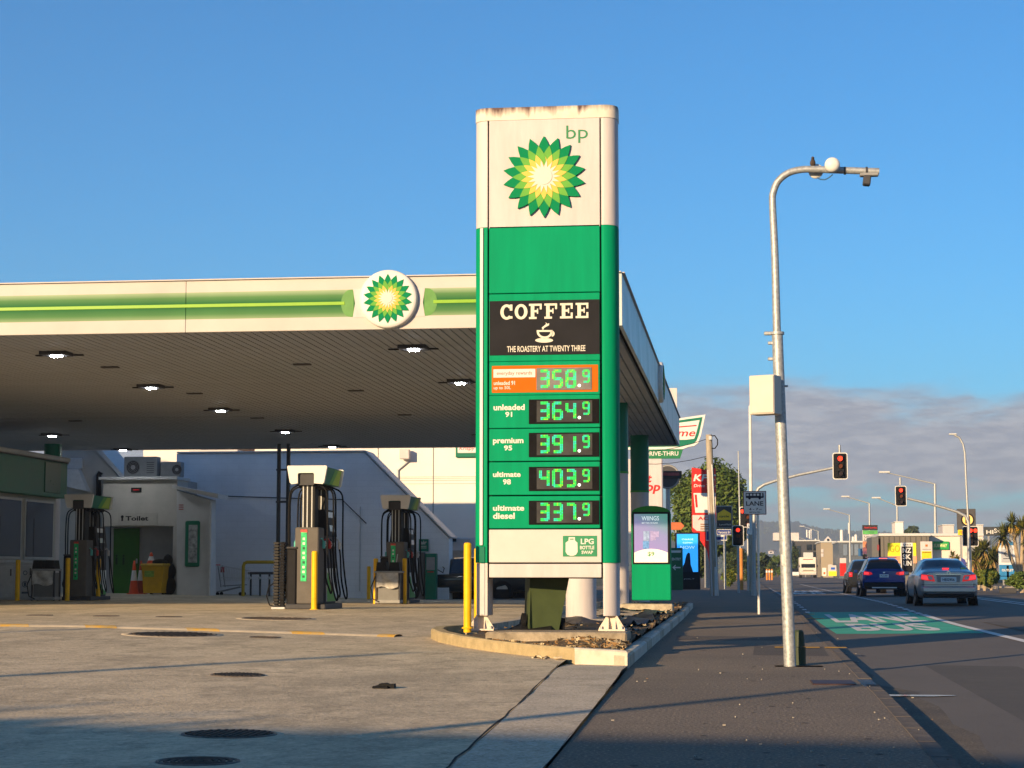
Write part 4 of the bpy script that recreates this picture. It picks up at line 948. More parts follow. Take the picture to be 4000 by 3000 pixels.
# shop on the left, mostly out of the picture
shop = thing('shop_building', 'petrol station shop with green fascia and dark windows at the left edge', 'building', (-24, 45, .25))
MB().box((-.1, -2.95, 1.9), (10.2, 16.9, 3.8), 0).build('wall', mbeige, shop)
MB().box((5.15, -2.95, 3.36), (.30, 17.0, 1.02), .02).build('green_fascia', greend, shop)
MB().box((5.15, -2.95, 3.93), (.40, 17.2, .12), .02).build('eaves', lgrey, shop)
MB().box((0, -2.95, 3.86), (10.6, 17.2, .1), .01).build('roof', mgrey, shop)
for k in range(5):
    y = 4.2 - k * 2.35
    w = MB().box((5.02, y, 1.95), (.06, 2.1, 1.62), .01).build('window_frame', lgrey, shop)
    MB().box((5.045, y, 1.95), (.03, 1.96, 1.48), 0).build('pane', glass, w)
    MB().box((5.055, y - .45, 1.75), (.02, .05, 1.0), 0).build('mullion', dgrey, w)
MB().box((5.06, -2.95, 1.08), (.10, 16.9, .08), .01).build('sill', lgrey, shop)
MB().box((5.17, 4.4, 3.38), (.31, 1.2, .85), .02).build('fascia_sign', M('fascia_sign_green', (.01, .10, .055), .3), shop)
lf = thing('added_shade_block', 'unseen block added left of the shop to shade the toilet block', 'building', (-39, 37, 0))  # unseen block added to keep the toilet wall in shade
MB().box((0, 0, 4.6), (17, 38, 9.2), 0).build('wall', mbeige, lf); MB().box((0, 0, 9.22), (17.4, 38.4, .2), .02).build('roof', mgrey, lf)
for k in range(6): MB().box((8.53, -15 + 6 * k, 6.4), (.08, 2.4, 1.5), .02).build('window', glass, lf)

# steep-roofed side wall between the shop and the toilets
YB = 60.5
def wall_poly(name, label, cat, pts_px, Y, th, mat, extra=None):
    pts = [at(px, py, Y) for px, py in pts_px]; x0 = sum(p.x for p in pts) / len(pts)
    t = thing(name, label, cat, (x0, Y, hf(x0, min(Y, 66))))
    MB().prism([(p.x - x0, p.z - t.location.z) for p in pts], 0, th).build('wall', mat, t); return t, x0, t.location.z
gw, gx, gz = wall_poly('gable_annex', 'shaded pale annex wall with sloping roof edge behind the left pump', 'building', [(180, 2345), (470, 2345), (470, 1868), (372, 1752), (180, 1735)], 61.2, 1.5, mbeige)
a, b = at(362, 1740, 61.1), at(482, 1872, 61.1)
MB().prism([(a.x - gx, a.z - gz), (b.x - gx, b.z - gz), (b.x - gx + .12, b.z - gz + .05), (a.x - gx + .12, a.z - gz + .10)], -.25, 1.6).build('roof_edge', lgrey, gw)
x, z, w, h = rect(252, 1790, 322, 1832, 61.1); MB().box((x - gx, -.06, z - gz), (w, .12, h), .02).build('air_duct', lgrey, gw)
MB().prism([(x - gx - .3, z - gz - .2), (x - gx + .25, z - gz - .2), (x - gx + .6, z - gz - .95), (x - gx - .3, z - gz - .75)], -.35, 0).build('duct_hood', M('hood_paint', (.60, .62, .64), .5), gw)
x, z, w, h = rect(374, 1845, 396, 1962, 60.9); MB().tube([(x - gx, -.3, z - gz - h / 2), (x - gx, -.3, z - gz + h / 2 - .1), (x - gx + .06, -.3, z - gz + h / 2)], .09, 10).build('black_flue', black, gw)
x, z, w, h = rect(385, 1962, 402, 2290, 60.9); MB().tube([(x - gx - .2, -.1, z - gz + h / 2), (x - gx, -.1, z - gz + h / 2 - .15), (x - gx, -.1, z - gz - h / 2)], .035, 8).build('downpipe', lgrey, gw)

# toilet block
YT = 60.0
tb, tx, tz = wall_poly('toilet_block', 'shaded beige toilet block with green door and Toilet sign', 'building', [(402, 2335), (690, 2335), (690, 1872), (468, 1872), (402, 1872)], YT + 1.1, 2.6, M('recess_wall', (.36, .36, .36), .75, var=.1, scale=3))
tb.location.y = YT; [setattr(o, 'location', (0, 1.1, 0)) for o in tb.children]
def tbr(*r): x, z, w, h = rect(*r, YT); return x - tx, z - tz, w, h
x, z, w, h = tbr(402, 1872, 690, 2055); MB().box((x, .6, z), (w, 1.2, h), .01).build('header_wall', mbeige, tb)
x, z, w, h = tbr(676, 2055, 690, 2335); MB().box((x, .6, z), (w, 1.2, h), .01).build('side_post', mbeige, tb)
x, z, w, h = tbr(398, 1864, 694, 1874); MB().box((x, .55, z), (w + .1, 1.5, h), .01).build('parapet_cap', lgrey, tb)
x, z, w, h = rect(441, 2064, 541, 2320, YT + 1.05); dr = MB().box((x - tx, 1.04, z - tz), (w, .06, h), .008).build('door', M('door_green', (.035, .16, .018), .5, var=.1), tb)
MB().box((x - tx + w * .43, 1.0, z - tz + .0), (.05, .06, .16), .012).build('handle', lgrey, dr)
for dx in (-.30, -.06): MB().ball((x - tx + dx, 1.0, z - tz + .18), .04, (1, .2, 1)).box((x - tx + dx, 1.0, z - tz), (.07, .012, .24), .003).build('person_symbol', M('symbol_green', (.01, .06, .01), .5), dr)
x, z, w, h = rect(434, 2060, 441, 2322, YT + 1.05); MB().box((x - tx, 1.03, z - tz), (w, .10, h), .01).build('door_frame', mbeige, tb)
x, z, w, h = tbr(463, 2002, 615, 2052); ts = MB().box((x, -.02, z), (w, .03, h), .005).build('toilet_sign', M('sign_pale', (.42, .40, .36), .6), tb)
x, z, w, h = tbr(492, 2016, 581, 2034); text(ts, 'Toilet', x, -.04, z, h, w, black, .03)
x, z, w, h = tbr(474, 2016, 484, 2036); MB().ball((x, -.04, z + h * .36), .05, (1, .2, 1)).box((x, -.04, z - .03), (.06, .012, h * .6), .003).build('person_symbol', black, ts)
x, z, w, h = tbr(513, 1905, 553, 1922); ws = MB().box((x, -.02, z), (w, .03, h), .004).build('warning_plate', black, tb); MB().box((x, -.037, z), (w * .6, .006, h * .3), 0).build('red_band', red, ws)

# air conditioners on the roof of the toilet block
def aircon(label, px0, py0, px1, py1, Y, fan_px, rz=0):
    x, z, w, h = rect(px0, py0, px1, py1, Y); t = thing('air_conditioner', label, 'air conditioner', (x, Y + .2, z - h / 2), rz, 'air conditioners on the toilet block roof')
    cs = MB().box((0, 0, h / 2), (w, .42, h), .02).build('casing', M('ac_grey', (.22, .23, .23), .5, var=.1), t)
    MB().lathe([(h * .34, -.225), (h * .30, -.218), (h * .02, -.216)], (fan_px * w, 0, h * .47), 24, axis='Y').build('fan_opening', black, t)
    for k in range(4): MB().lathe([(h * (.10 + .07 * k), -.232), (h * (.115 + .07 * k), -.232)], (fan_px * w, 0, h * .47), 24, axis='Y').build('grille_ring', mgrey, t)
    MB().cyl((fan_px * w, -.235, h * .47), (fan_px * w, -.22, h * .47), h * .12, n=16).build('hub', mgrey, t)
    for k in range(6): MB().box((w * .30, -.215, h * (.2 + .1 * k)), (w * .22, .01, .02), 0).build('louvre', dgrey, t)
    for dx in (-.3, .3): MB().box((dx * w, 0, -.02), (.08, .4, .06), .01).build('foot', lgrey, t)
aircon('large air conditioner with round fan on the toilet block roof', 485, 1784, 613, 1862, 60.6, -.22)
aircon('smaller air conditioner beside the large one on the toilet block roof', 628, 1804, 705, 1862, 60.8, .32)

# white shed with poster
sh, hx, hz = wall_poly('lean_to_shed', 'small white shed with framed poster and skillion roof', 'shed', [(690, 2340), (820, 2340), (820, 1952), (690, 1915)], 59.4, .7, M('shed_white', (.55, .56, .57), .6, var=.08, scale=2))
a, b = at(682, 1908, 59.4), at(862, 1936, 59.4)
MB().prism([(a.x - hx, a.z - hz), (b.x - hx, b.z - hz - .1), (b.x - hx, b.z - hz + .04), (a.x - hx, a.z - hz + .10)], -.3, .9).build('roof', lgrey, sh)
x, z, w, h = rect(816, 1962, 828, 2330, 59.4); MB().cyl((x - hx, -.05, z - hz - h / 2), (x - hx, -.05, z - hz + h / 2), .045, n=10).build('downpipe', lgrey, sh)
x, z, w, h = rect(730, 2035, 784, 2214, 59.5); fr = MB().box((x - hx, -.05, z - hz), (w, .10, h), .04).build('poster_frame', greend, sh)
MB().box((x - hx + .03, -.11, z - hz), (w * .60, .02, h * .82), .005).build('poster', M('poster_print', (.30, .33, .34), .3, var=.6, scale=7), fr)
x, z, w, h = rect(703, 1968, 720, 1995, 59.5)
for k in range(3): MB().box((x - hx, -.01, z - hz + .07 * (k - 1)), (w, .012, .03), 0).build('notice_line', M('notice_red', (.40, .12, .12), .5), sh)

# the long shaded block wall with a sloping end, and the tall sunlit wall behind it
bw, bx_, bz = wall_poly('white_block_building', 'long shaded white block wall with a sloping end behind the pumps', 'building', [(690, 2352), (1754, 2352), (1754, 2103), (1422, 1766), (690, 1772)], 63.5, .8, mblk)
a, b, c = at(690, 1770, 63.4), at(1424, 1764, 63.4), at(1758, 2102, 63.4)
for p, q in ((a, b), (b, c)):
    d = (q - p).normalized(); nrm = Vector((-d.z, 0, d.x)) * .05
    MB().prism([(p.x - bx_, p.z - bz), (q.x - bx_, q.z - bz), (q.x - bx_ + nrm.x, q.z - bz + nrm.z), (p.x - bx_ + nrm.x, p.z - bz + nrm.z)], -.08, 1.3).build('capping', lgrey, bw)
MB().cyl((at(1407, 1900, 63.4).x - bx_, -.05, .2), (at(1407, 1900, 63.4).x - bx_, -.05, 3.1), .02, n=6).build('conduit', lgrey, bw)
pts = [at(px, py, 63.4) for px, py in ((860, 1937), (1100, 1945), (1335, 1951), (1430, 2045))]
MB().tube([(p.x - bx_, -.06, p.z - bz) for p in pts], .018, 6).build('wall_cable', dgrey, bw)
tw, wx, wz = wall_poly('tall_cream_building', 'tall sunlit cream wall behind the block building', 'building', [(560, 2345), (2210, 2345), (2210, 1600), (560, 1690)], 70.5, 3, mwall2)
for px in (1475, 1691): MB().cyl((at(px, 1800, 70.4).x - wx, -.01, .2), (at(px, 1800, 70.4).x - wx, -.01, 6.2), .018, n=6).build('wall_joint', mgrey, tw)
for dz in (1862, 1868, 1876, 1889): MB().box(((at(1700, dz, 70.4).x - wx), -.01, at(1700, dz, 70.4).z - wz), (3.3, .012, .012), 0).build('cladding_line', mgrey, tw)
x, z, w, h = rect(1564, 1756, 1602, 1794, 70.3); mbx = MB().box((x - wx, -.28, z - wz), (w, .30, h), .02).build('meter_box', whited, tw)
pts = [at(px, py, 70.3) for px, py in ((1592, 1795), (1592, 1800), (1551, 1835), (1551, 1888))]; MB().tube([(p.x - wx, -.05, p.z - wz) for p in pts], .05, 7).build('meter_pipe', lgrey, mbx)
x, z, w, h = rect(1778, 1700, 1900, 1786, 70.3); ks = MB().box((x - wx, -.06, z - wz), (w, .08, h), .03).build('wall_sign_rim', greend, tw)
MB().box((x - wx, -.11, z - wz + .06), (w * .86, .03, h * .74), .02).build('wall_sign_face', white, ks)
x, z, w, h = rect(1790, 1745, 1850, 1757, 70.1); text(ks, 'Krispy', x - wx, -.13 + .0, z - wz, h * 1.6, w, red, .0, .2)
x, z, w, h = rect(755, 1700, 940, 1770, 66.5); t = thing('red_roof', 'dull red roof slope just under the canopy edge', 'roof', (x, 66.5, z)); MB().prism([(-w / 2, -h / 2 + .2), (w / 2, -h / 2 + .2), (w / 2, h / 2), (-w / 2 + 1.2, h / 2)], 0, 2).build('roof_slope', M('red_iron', (.16, .03, .03), .6, var=.2), t)
MB().box((0, .3, -h / 2 - 1.7), (w, 1.5, 3.6), 0).build('wall', whited, t)
# white roller door area beside the end of the wall
rd, rx, rdz = wall_poly('roller_door_building', 'pale building with roller doors seen right of the block wall', 'building', [(1730, 2352), (2300, 2352), (2300, 2100), (1730, 2100)], 67.2, 1.0, M('door_pale', (.62, .64, .66), .6, var=.06))
for px in (1795, 1980):
    x, z, w, h = rect(px - 60, 2104, px + 40, 2345, 67.1); d = MB().box((x - rx, -.03, z - rdz), (w, .06, h), .01).build('door', M('door_grey', (.50, .51, .53), .5, var=.06), rd)
    MB().box((x - rx, -.07, z - rdz + h * .2), (w * .55, .03, h * .22), .01).build('window', M('pane_tan', (.33, .31, .27), .3), d)
    MB().box((x - rx + w * .33, -.08, z - rdz - .05), (.03, .05, .2), .006).build('handle', black, d)
MB().cyl((at(1770, 2095, 66.9).x - rx, -.2, 2.05), (at(1770, 2095, 66.9).x - rx, -.2, 2.25), .10, n=10).build('camera_dome', black, rd)
x, z, w, h = rect(1755, 2290, 2300, 2350, 65.4); t = thing('dark_low_wall', 'dark low wall strip below the roller doors', 'wall', (x, 65.4, z - h / 2)); MB().box((0, 0, h / 2), (w, .25, h), .02).build('wall', M('dark_wall', (.035, .035, .04), .7, var=.2), t); MB().box((0, -.0, h + .02), (w + .05, .3, .05), .01).build('capping', dgrey, t)

# ------------------------------------------------------------------ air station, sign, trolley, rail, cones, bins, cabinets
air = thing('air_station', 'dark green tyre air machine against the white wall', 'air machine', (at(1685, 2335, 62.6).x, 62.6, hf(-10.5, 62.6)))
x, z, w, h = rect(1665, 2165, 1706, 2345, 62.6); MB().box((0, 0, h / 2), (w, .35, h), .02).build('cabinet', greend, air); MB().box((0, -.18, h * .78), (w * .8, .02, h * .28), .005).build('control_panel', mgrey, air); MB().box((0, -.185, h * .60), (w * .6, .03, .04), .005).build('red_band', M('band_red', (.35, .04, .03), .5), air)
x, z, w, h = rect(1635, 2160, 1660, 2345, 62.7); MB().box((x - air.location.x, .05, h / 2), (w, .3, h), .02).build('side_cabinet', M('side_cab', (.10, .10, .10), .5), air)
MB().tube([(w, -.1, 1.0), (.42, -.15, .9), (.46, -.15, 1.05), (.40, -.12, 1.1)], .018, 6).build('hose_hook', black, air)
t = thing('air_sign', 'small green sign reading air on the white wall', 'sign', (at(1655, 2130, 63.4).x, 63.4, at(1655, 2130, 63.4).z)); x, z, w, h = rect(1637, 2104, 1674, 2152, 63.4)
MB().box((0, 0, 0), (w, .04, h), .006).build('plate', greend, t); text(t, 'air', 0, -.022, h * .22, h * .3, w * .65, wt, .02)
for k in range(2): MB().box((0, -.022, -h * (.08 + .14 * k)), (w * .6, .004, h * .04), 0).build('print_line', wt, t)

tr = thing('shopping_trolley', 'empty shopping trolley with red handle parked by the white wall', 'trolley', (at(905, 2335, 61.4).x, 61.4, hf(-16.5, 61.4)))
def bars(name, segs, r, mat): 
    m = MB()
    for p, q in segs: m.cyl(p, q, r, n=6)
    m.build(name, mat, tr)
bars('frame', [((-.45, -.25, .12), (.35, -.25, .30)), ((-.45, .25, .12), (.35, .25, .30)), ((-.3, -.25, .28), (-.42, -.25, 1.0)), ((-.3, .25, .28), (-.42, .25, 1.0)), ((-.25, -.25, .32), (.45, -.25, .36)), ((-.25, .25, .32), (.45, .25, .36))], .018, mgrey)
bars('basket_side', [((-.38 + .09 * i, s * .26, .95 - .012 * i), (-.30 + .08 * i, s * .22, .48)) for i in range(11) for s in (-1, 1)] + [((-.42, s * .27, 1.0), (.6, s * .22, .82)) for s in (-1, 1)] + [((-.33, s * .24, .60), (.52, s * .21, .58)) for s in (-1, 1)], .010, lgrey)
bars('handle', [((-.5, -.28, 1.02), (-.5, .28, 1.02))], .022, red); MB().box((-.32, -.02, .86), (.04, .4, .18), .01).build('child_seat', M('seat_red', (.30, .03, .03), .5), tr)
for dx in (-.42, .36):
    for s in (-.24, .24): MB().cyl((dx, s - .015, .06), (dx, s + .015, .06), .06, n=14).build('wheel', black, tr)
t = thing('guard_rail', 'low yellow hoop guard rail by the white wall', 'rail', (at(1015, 2335, 60.2).x, 60.2, hf(-15.5, 60.2))); 
x0 = at(951, 2200, 60.2).x - t.location.x; x1 = at(1085, 2200, 60.2).x - t.location.x
MB().tube([(x0, 0, 0), (x0, 0, 1.0), (x0 + .03, 0, 1.09), (x0 + .12, 0, 1.13), (x1 - .12, 0, 1.13), (x1 - .03, 0, 1.09), (x1, 0, 1.0), (x1, 0, 0)], .055, 10).build('hoop', M('rail_yellow', (.42, .30, .02), .5, var=.15), t)
t = thing('hose_manifold', 'dark pipe manifold with valves behind the yellow rail', 'pipes', (at(1030, 2330, 61.8).x, 61.8, hf(-15.3, 61.8)))
MB().cyl((-.55, 0, .78), (.6, 0, .78), .045, n=10).build('header_pipe', dgrey, t)
for k in range(4): MB().cyl((-.45 + .32 * k, 0, 0), (-.45 + .32 * k, 0, .78), .035, n=8).build('riser', dgrey, t); MB().ball((-.45 + .32 * k, -.06, .62), .05, nu=8, nv=6).build('valve', lgrey, t)

def cone(px, py0, py1, Y, label, mats):
    a = at(px, py1, Y); h = at(px, py0, Y).z - a.z; t = thing('traffic_cone', label, 'traffic cone', (a.x, Y, a.z), 0, 'traffic cones by the toilet door')
    MB().box((0, 0, .03), (.38, .38, .06), .02).build('base', mats[0], t)
    f = lambda k: .16 - .13 * k
    MB().lathe([(f(0), .06), (f(.42), h * .42)], n=20).build('lower_cone', mats[0], t); MB().lathe([(f(.42), h * .42), (f(.72), h * .72)], n=20).build('reflective_band', M('cone_white', (.62, .62, .60), .5), t); MB().lathe([(f(.72), h * .72), (f(1), h), (.001, h)], n=20).build('tip', mats[0], t)
ocone = M('cone_orange', (.62, .07, .015), .5, var=.1)
cone(522, 2190, 2325, 59.2, 'orange traffic cone in front of the green toilet door', [ocone])
cone(549, 2190, 2325, 59.6, 'duller traffic cone close beside the yellow bin', [M('cone_dull', (.35, .05, .015), .6)])
cone(590, 2158, 2212, 59.7, 'traffic cone lying tip up on top of the yellow bin', [ocone])
t = thing('yellow_bin', 'yellow wheeled bin with rubbish heaped on its lid by the toilets', 'bin', (at(605, 2328, 59.3).x, 59.3, hf(-18.7, 59.3))); h = at(605, 2200, 59.3).z - t.location.z
MB().prism([(-.29, .05), (.29, .05), (.37, h - .1), (-.37, h - .1)], -.3, .3).build('body', M('bin_yellow', (.55, .31, .01), .5, var=.1), t); MB().box((0, 0, h - .06), (.80, .70, .10), .03).build('lid', M('bin_yellow_lid', (.45, .28, .02), .5), t)
MB().ball((.15, 0, h + .03), .22, (1.2, 1, .5)).build('rubbish_bag', rubber, t); MB().box((-.1, -.325, h * .66), (.32, .012, .2), .004).build('label_plate', M('recycle_green', (.20, .32, .05), .5, var=.4, scale=20), t)
for s in (-.2, .2): MB().cyl((s - .03, .25, .08), (s + .03, .25, .08), .09, n=14).build('wheel', rubber, t)
t = thing('rubbish_bags', 'dark rubbish bags heaped between the yellow bin and the wall post', 'rubbish', (at(656, 2328, 59.8).x, 59.8, hf(-18.2, 59.8)))
for k, (dx, zz, r) in enumerate(((0, .3, .32), (.02, .75, .28), (-.02, 1.1, .2))): MB().ball((dx, 0, zz), r, (.8, .9, 1.1), 12, 8).build('bag', rubber, t)
def cabinet(px0, px1, py0, py1, Y, label, pic):
    x, z, w, h = rect(px0, py0, px1, py1, Y); t = thing('bottle_cabinet', label, 'cabinet', (x, Y + .3, z - h / 2), 0, 'white cabinets in front of the shop')
    MB().box((0, 0, h / 2), (w, .6, h), .02).build('casing', M('cab_white', (.50, .51, .52), .5, var=.08), t); MB().box((0, -.305, h / 2), (w * .86, .02, h * .86), .01).build('door', M('cab_door', (.56, .57, .58), .45, var=.08), t)
    MB().box((w * .36, -.33, h * .75), (.03, .04, .18), .008).build('handle', dgrey, t)
    if pic:
        ink = M('print_blue_grey', (.10, .14, .20), .5)
        for r0, r1, zz in ((.20, .16, .42), (.15, .10, .72)): MB().lathe([(w * r0, -.322), (w * r1, -.322)], (0, 0, h * zz), 20, axis='Y').build('bottle_print', ink, t)
        for ww_, hh_, zz in ((.14, .10, .42), (.42, .05, .2)): MB().box((0, -.32, h * zz), (w * ww_, .006, h * hh_), 0).build('print_bar', ink, t)
cabinet(-40, 55, 2200, 2345, 46.6, 'plain white storage cabinet at the far left edge', False)
cabinet(72, 126, 2196, 2345, 46.8, 'white gas bottle cabinet with a printed bottle on its door', True)

# green wheelie bin leaning under the sign
wb = thing('wheelie_bin', 'dark green wheelie bin leaning under the price sign', 'bin', (at(2112, 2460, 24.7).x, 24.75, .27))
wb.rotation_euler = (RAD(-4), RAD(7), RAD(14))
mgb = M('bin_dark_green', (.048, .068, .025), .55, var=.12, scale=5)
m = MB(); w0, w1, d0, d1, hh = .20, .275, .20, .29, .98
m.add([(-w0, -d0, .0), (w0, -d0, 0), (w0, d0, 0), (-w0, d0, 0), (-w1, -d1, hh), (w1, -d1, hh), (w1, d1, hh), (-w1, d1, hh)], [(3, 2, 1, 0), (4, 5, 6, 7), (0, 1, 5, 4), (1, 2, 6, 5), (2, 3, 7, 6), (3, 0, 4, 7)]); m.build('body', mgb, wb)
MB().box((0, 0, hh + .02), (w1 * 2.1, d1 * 2.15, .05), .02).build('lid', mgb, wb); MB().box((-.236, -.24, .5), (.02, .02, .98), .004, rot=Matrix.Rotation(RAD(-4.4), 3, 'Y')).build('corner_ridge', mgb, wb)
MB().cyl((-.27, d0 + .02, .09), (.27, d0 + .02, .09), .015, n=8).build('axle', dgrey, wb)
for s in (-.26, .26): MB().cyl((s - .025, -.05, .10), (s + .025, -.05, .10), .11, n=20).build('wheel', rubber, wb)
MB().cyl((-.2, d1 + .05, hh - .05), (.2, d1 + .05, hh - .05), .016, n=8).build('handle', mgb, wb)
# ================================================================== street furniture
lampx, lampy = .545, 21.35
def LQ(px, py, Y=lampy): p = at(px, py, Y); return (p.x - lampx, 0, p.z - hp(lampy))
t = thing('camera_pole', 'tall galvanised pole with bent arm, discs and camera by the kerb', 'pole', (lampx, lampy, hp(lampy)))
x = lambda py: LQ(3064 - (2590 - py) * .0285, py)
MB().cyl((0, 0, 0), LQ(3036, 1297), .068, .062, 20).build('lower_pole', galv, t)
arc = [LQ(3035, 1300), LQ(3027, 1000), LQ(3018, 800), LQ(3020, 755), LQ(3038, 710), LQ(3075, 678), LQ(3120, 664), LQ(3170, 661), LQ(3250, 664), LQ(3345, 667), LQ(3434, 670)]
sp = []
for i in range(len(arc) - 1):
    p0, p1, p2, p3 = (Vector(arc[max(0, i - 1)]), Vector(arc[i]), Vector(arc[i + 1]), Vector(arc[min(len(arc) - 1, i + 2)]))
    for j in range(4):
        u = j / 4; sp.append(.5 * ((2 * p1) + (p2 - p0) * u + (2 * p0 - 5 * p1 + 4 * p2 - p3) * u * u + (3 * p1 - p0 - 3 * p2 + p3) * u ** 3))
sp.append(Vector(arc[-1])); n_ = len(sp)
MB().tube(sp, .05, 16, rs=[.046 - .006 * min(1, i / 8) for i in range(n_)]).build('upper_arm', galv, t)
c0 = Vector(LQ(3036, 1297)); MB().cyl(c0 - Vector((0, 0, .03)), c0 + Vector((0, 0, .0)), .080, n=20).build('collar', galv, t); MB().box(c0 + Vector((-.10, 0, -.015)), (.10, .05, .04), .008).build('collar_lug', galv, t)
for py in (1340, 1402): q = Vector(LQ(3020, py)); MB().box(q + Vector((-.03, 0, 0)), (.06, .04, .035), .006).build('step_bolt', galv, t)
q = Vector(LQ(3068, 1508)); MB().cyl(q - Vector((.06, 0, 0)), q + Vector((.03, 0, 0)), .012, n=8).build('step_bolt', galv, t)
for k, px in enumerate((3300, 3385)): q = Vector(LQ(px, 667)); MB().cyl(q - Vector((.012, 0, 0)), q + Vector((.012, 0, 0)), .046, n=16).build('strap', dgrey, t)
MB().box(Vector(LQ(3395, 683)), (.21, .10, .035), .008).build('camera_bracket', mgrey, t)
cq = Vector(LQ(3386, 706)); MB().box(cq, (.085, .13, .11), .012, rot=Matrix.Rotation(.12, 3, 'Y')).build('camera', dgrey, t)
# the concrete pad under it
MB().box((.10, .06, -.030), (.55, .32, .06), .01).build('pad', conc, t)
st = Vector(LQ(3060, 2190)); m = MB()
m.add([(st.x + .0675 * math.cos(a), .0675 * math.sin(a), st.z + dz - .04 * (a + 1.6)) for dz in (-.06, .06) for a in (-1.9, -1.6, -1.3, -1.0)], [(0, 1, 5, 4), (1, 2, 6, 5), (2, 3, 7, 6)]); m.build('sticker', M('sticker_pale', (.62, .56, .52), .5, var=.25, scale=20), t)
# microwave discs clamped on the arm
for (px, py, r, dy, lab, nm) in ((3249, 654, .087, -.12, 'white round antenna disc facing the camera on the pole arm', 'antenna_disc'), (3188, 662, .085, .10, 'white antenna dome behind the pole arm with the bird on it', 'antenna_disc')):
    q = at(px, py, lampy); d = thing(nm, lab, 'antenna', (q.x, lampy + dy, q.z))
    sgn = -1 if dy < 0 else 1
    MB().lathe([(.001, -.075), (r * .55, -.070), (r * .9, -.05), (r, -.02), (r, .01), (r * .5, .05), (.001, .055)] if dy < 0 else [(.001, -.02), (r, -.02), (r * .95, .03), (r * .6, .09), (.001, .11)], n=28, axis='Y').build('dome', white, d)
    MB().box((0, sgn * -.07, 0), (.05, .06, .07), .01).build('clamp', dgrey, d)
pts = [LQ(3192, 696), LQ(3205, 703), LQ(3222, 704), LQ(3238, 696), LQ(3252, 684)]; MB().tube([(p[0], -.03, p[2]) for p in pts], .007, 6).build('cable', M('cable_blue', (.05, .12, .22), .5), t)
# bird
bq = at(3175, 638, lampy); bd_ = thing('bird', 'small dark bird perched on the antenna of the pole', 'bird', (bq.x, lampy + .02, at(3175, 651, lampy).z))
m = MB(); prof = [(-.055, .012, .010), (-.035, .022, .022), (0, .036, .036), (.03, .034, .05), (.05, .022, .068), (.062, .021, .080), (.075, .012, .086)]
rings = []
for yy, r, zz in [(-.10, .006, .0)] + prof:
    rings += [(.9 * r * math.cos(a), -yy * .5, zz + .004 + r * .9 * math.sin(a)) for a in [i * math.pi / 5 for i in range(10)]]
m.add(rings, [(i * 10 + k, i * 10 + (k + 1) % 10, (i + 1) * 10 + (k + 1) % 10, (i + 1) * 10 + k) for i in range(7) for k in range(10)], 0, True)
m.ball((0, -.034, .098), .018, nu=10, nv=7).cyl((0, -.05, .097), (0, -.066, .095), .005, .001, 6); m.build('body', M('bird_brown', (.07, .05, .04), .8, var=.3, scale=40), bd_)
for s in (-.01, .01): MB().cyl((s, 0, -.005), (s, 0, .03), .003, n=5).build('leg', dgrey, bd_)
# equipment cabinet strapped to the pole
q = at(2990, 1545, lampy - .2); cb = thing('equipment_cabinet', 'beige steel equipment cabinet strapped to the tall pole', 'cabinet', (q.x, lampy - .22, q.z), RAD(-24))
MB().box((0, 0, 0), (.30, .22, .44), .008).build('case', M('cabinet_beige', (.58, .52, .44), .5, var=.06), cb); MB().box((.01, -.114, 0), (.27, .01, .41), .004).build('door', M('cabinet_beige', None), cb)
MB().box((-.155, -.02, -.02), (.012, .035, .05), .004).build('lock', dgrey, cb); MB().box((.05, .13, .1), (.06, .12, .05), .005).build('bracket', galv, cb)
# small green post behind the pole
g = at(3100, 2520, 21.9); t = thing('service_bollard', 'short dark green service post behind the tall pole', 'bollard', (.66, 21.75, hp(21.7)))
MB().cyl((0, 0, 0), (0, 0, .20), .075, n=18).build('base', M('post_green', (.04, .055, .03), .55), t); MB().cyl((0, 0, .205), (0, 0, .37), .068, .055, 18).lathe([(.055, .37), (.04, .392), (.001, .396)], n=18).build('cap', _M['post_green'], t)

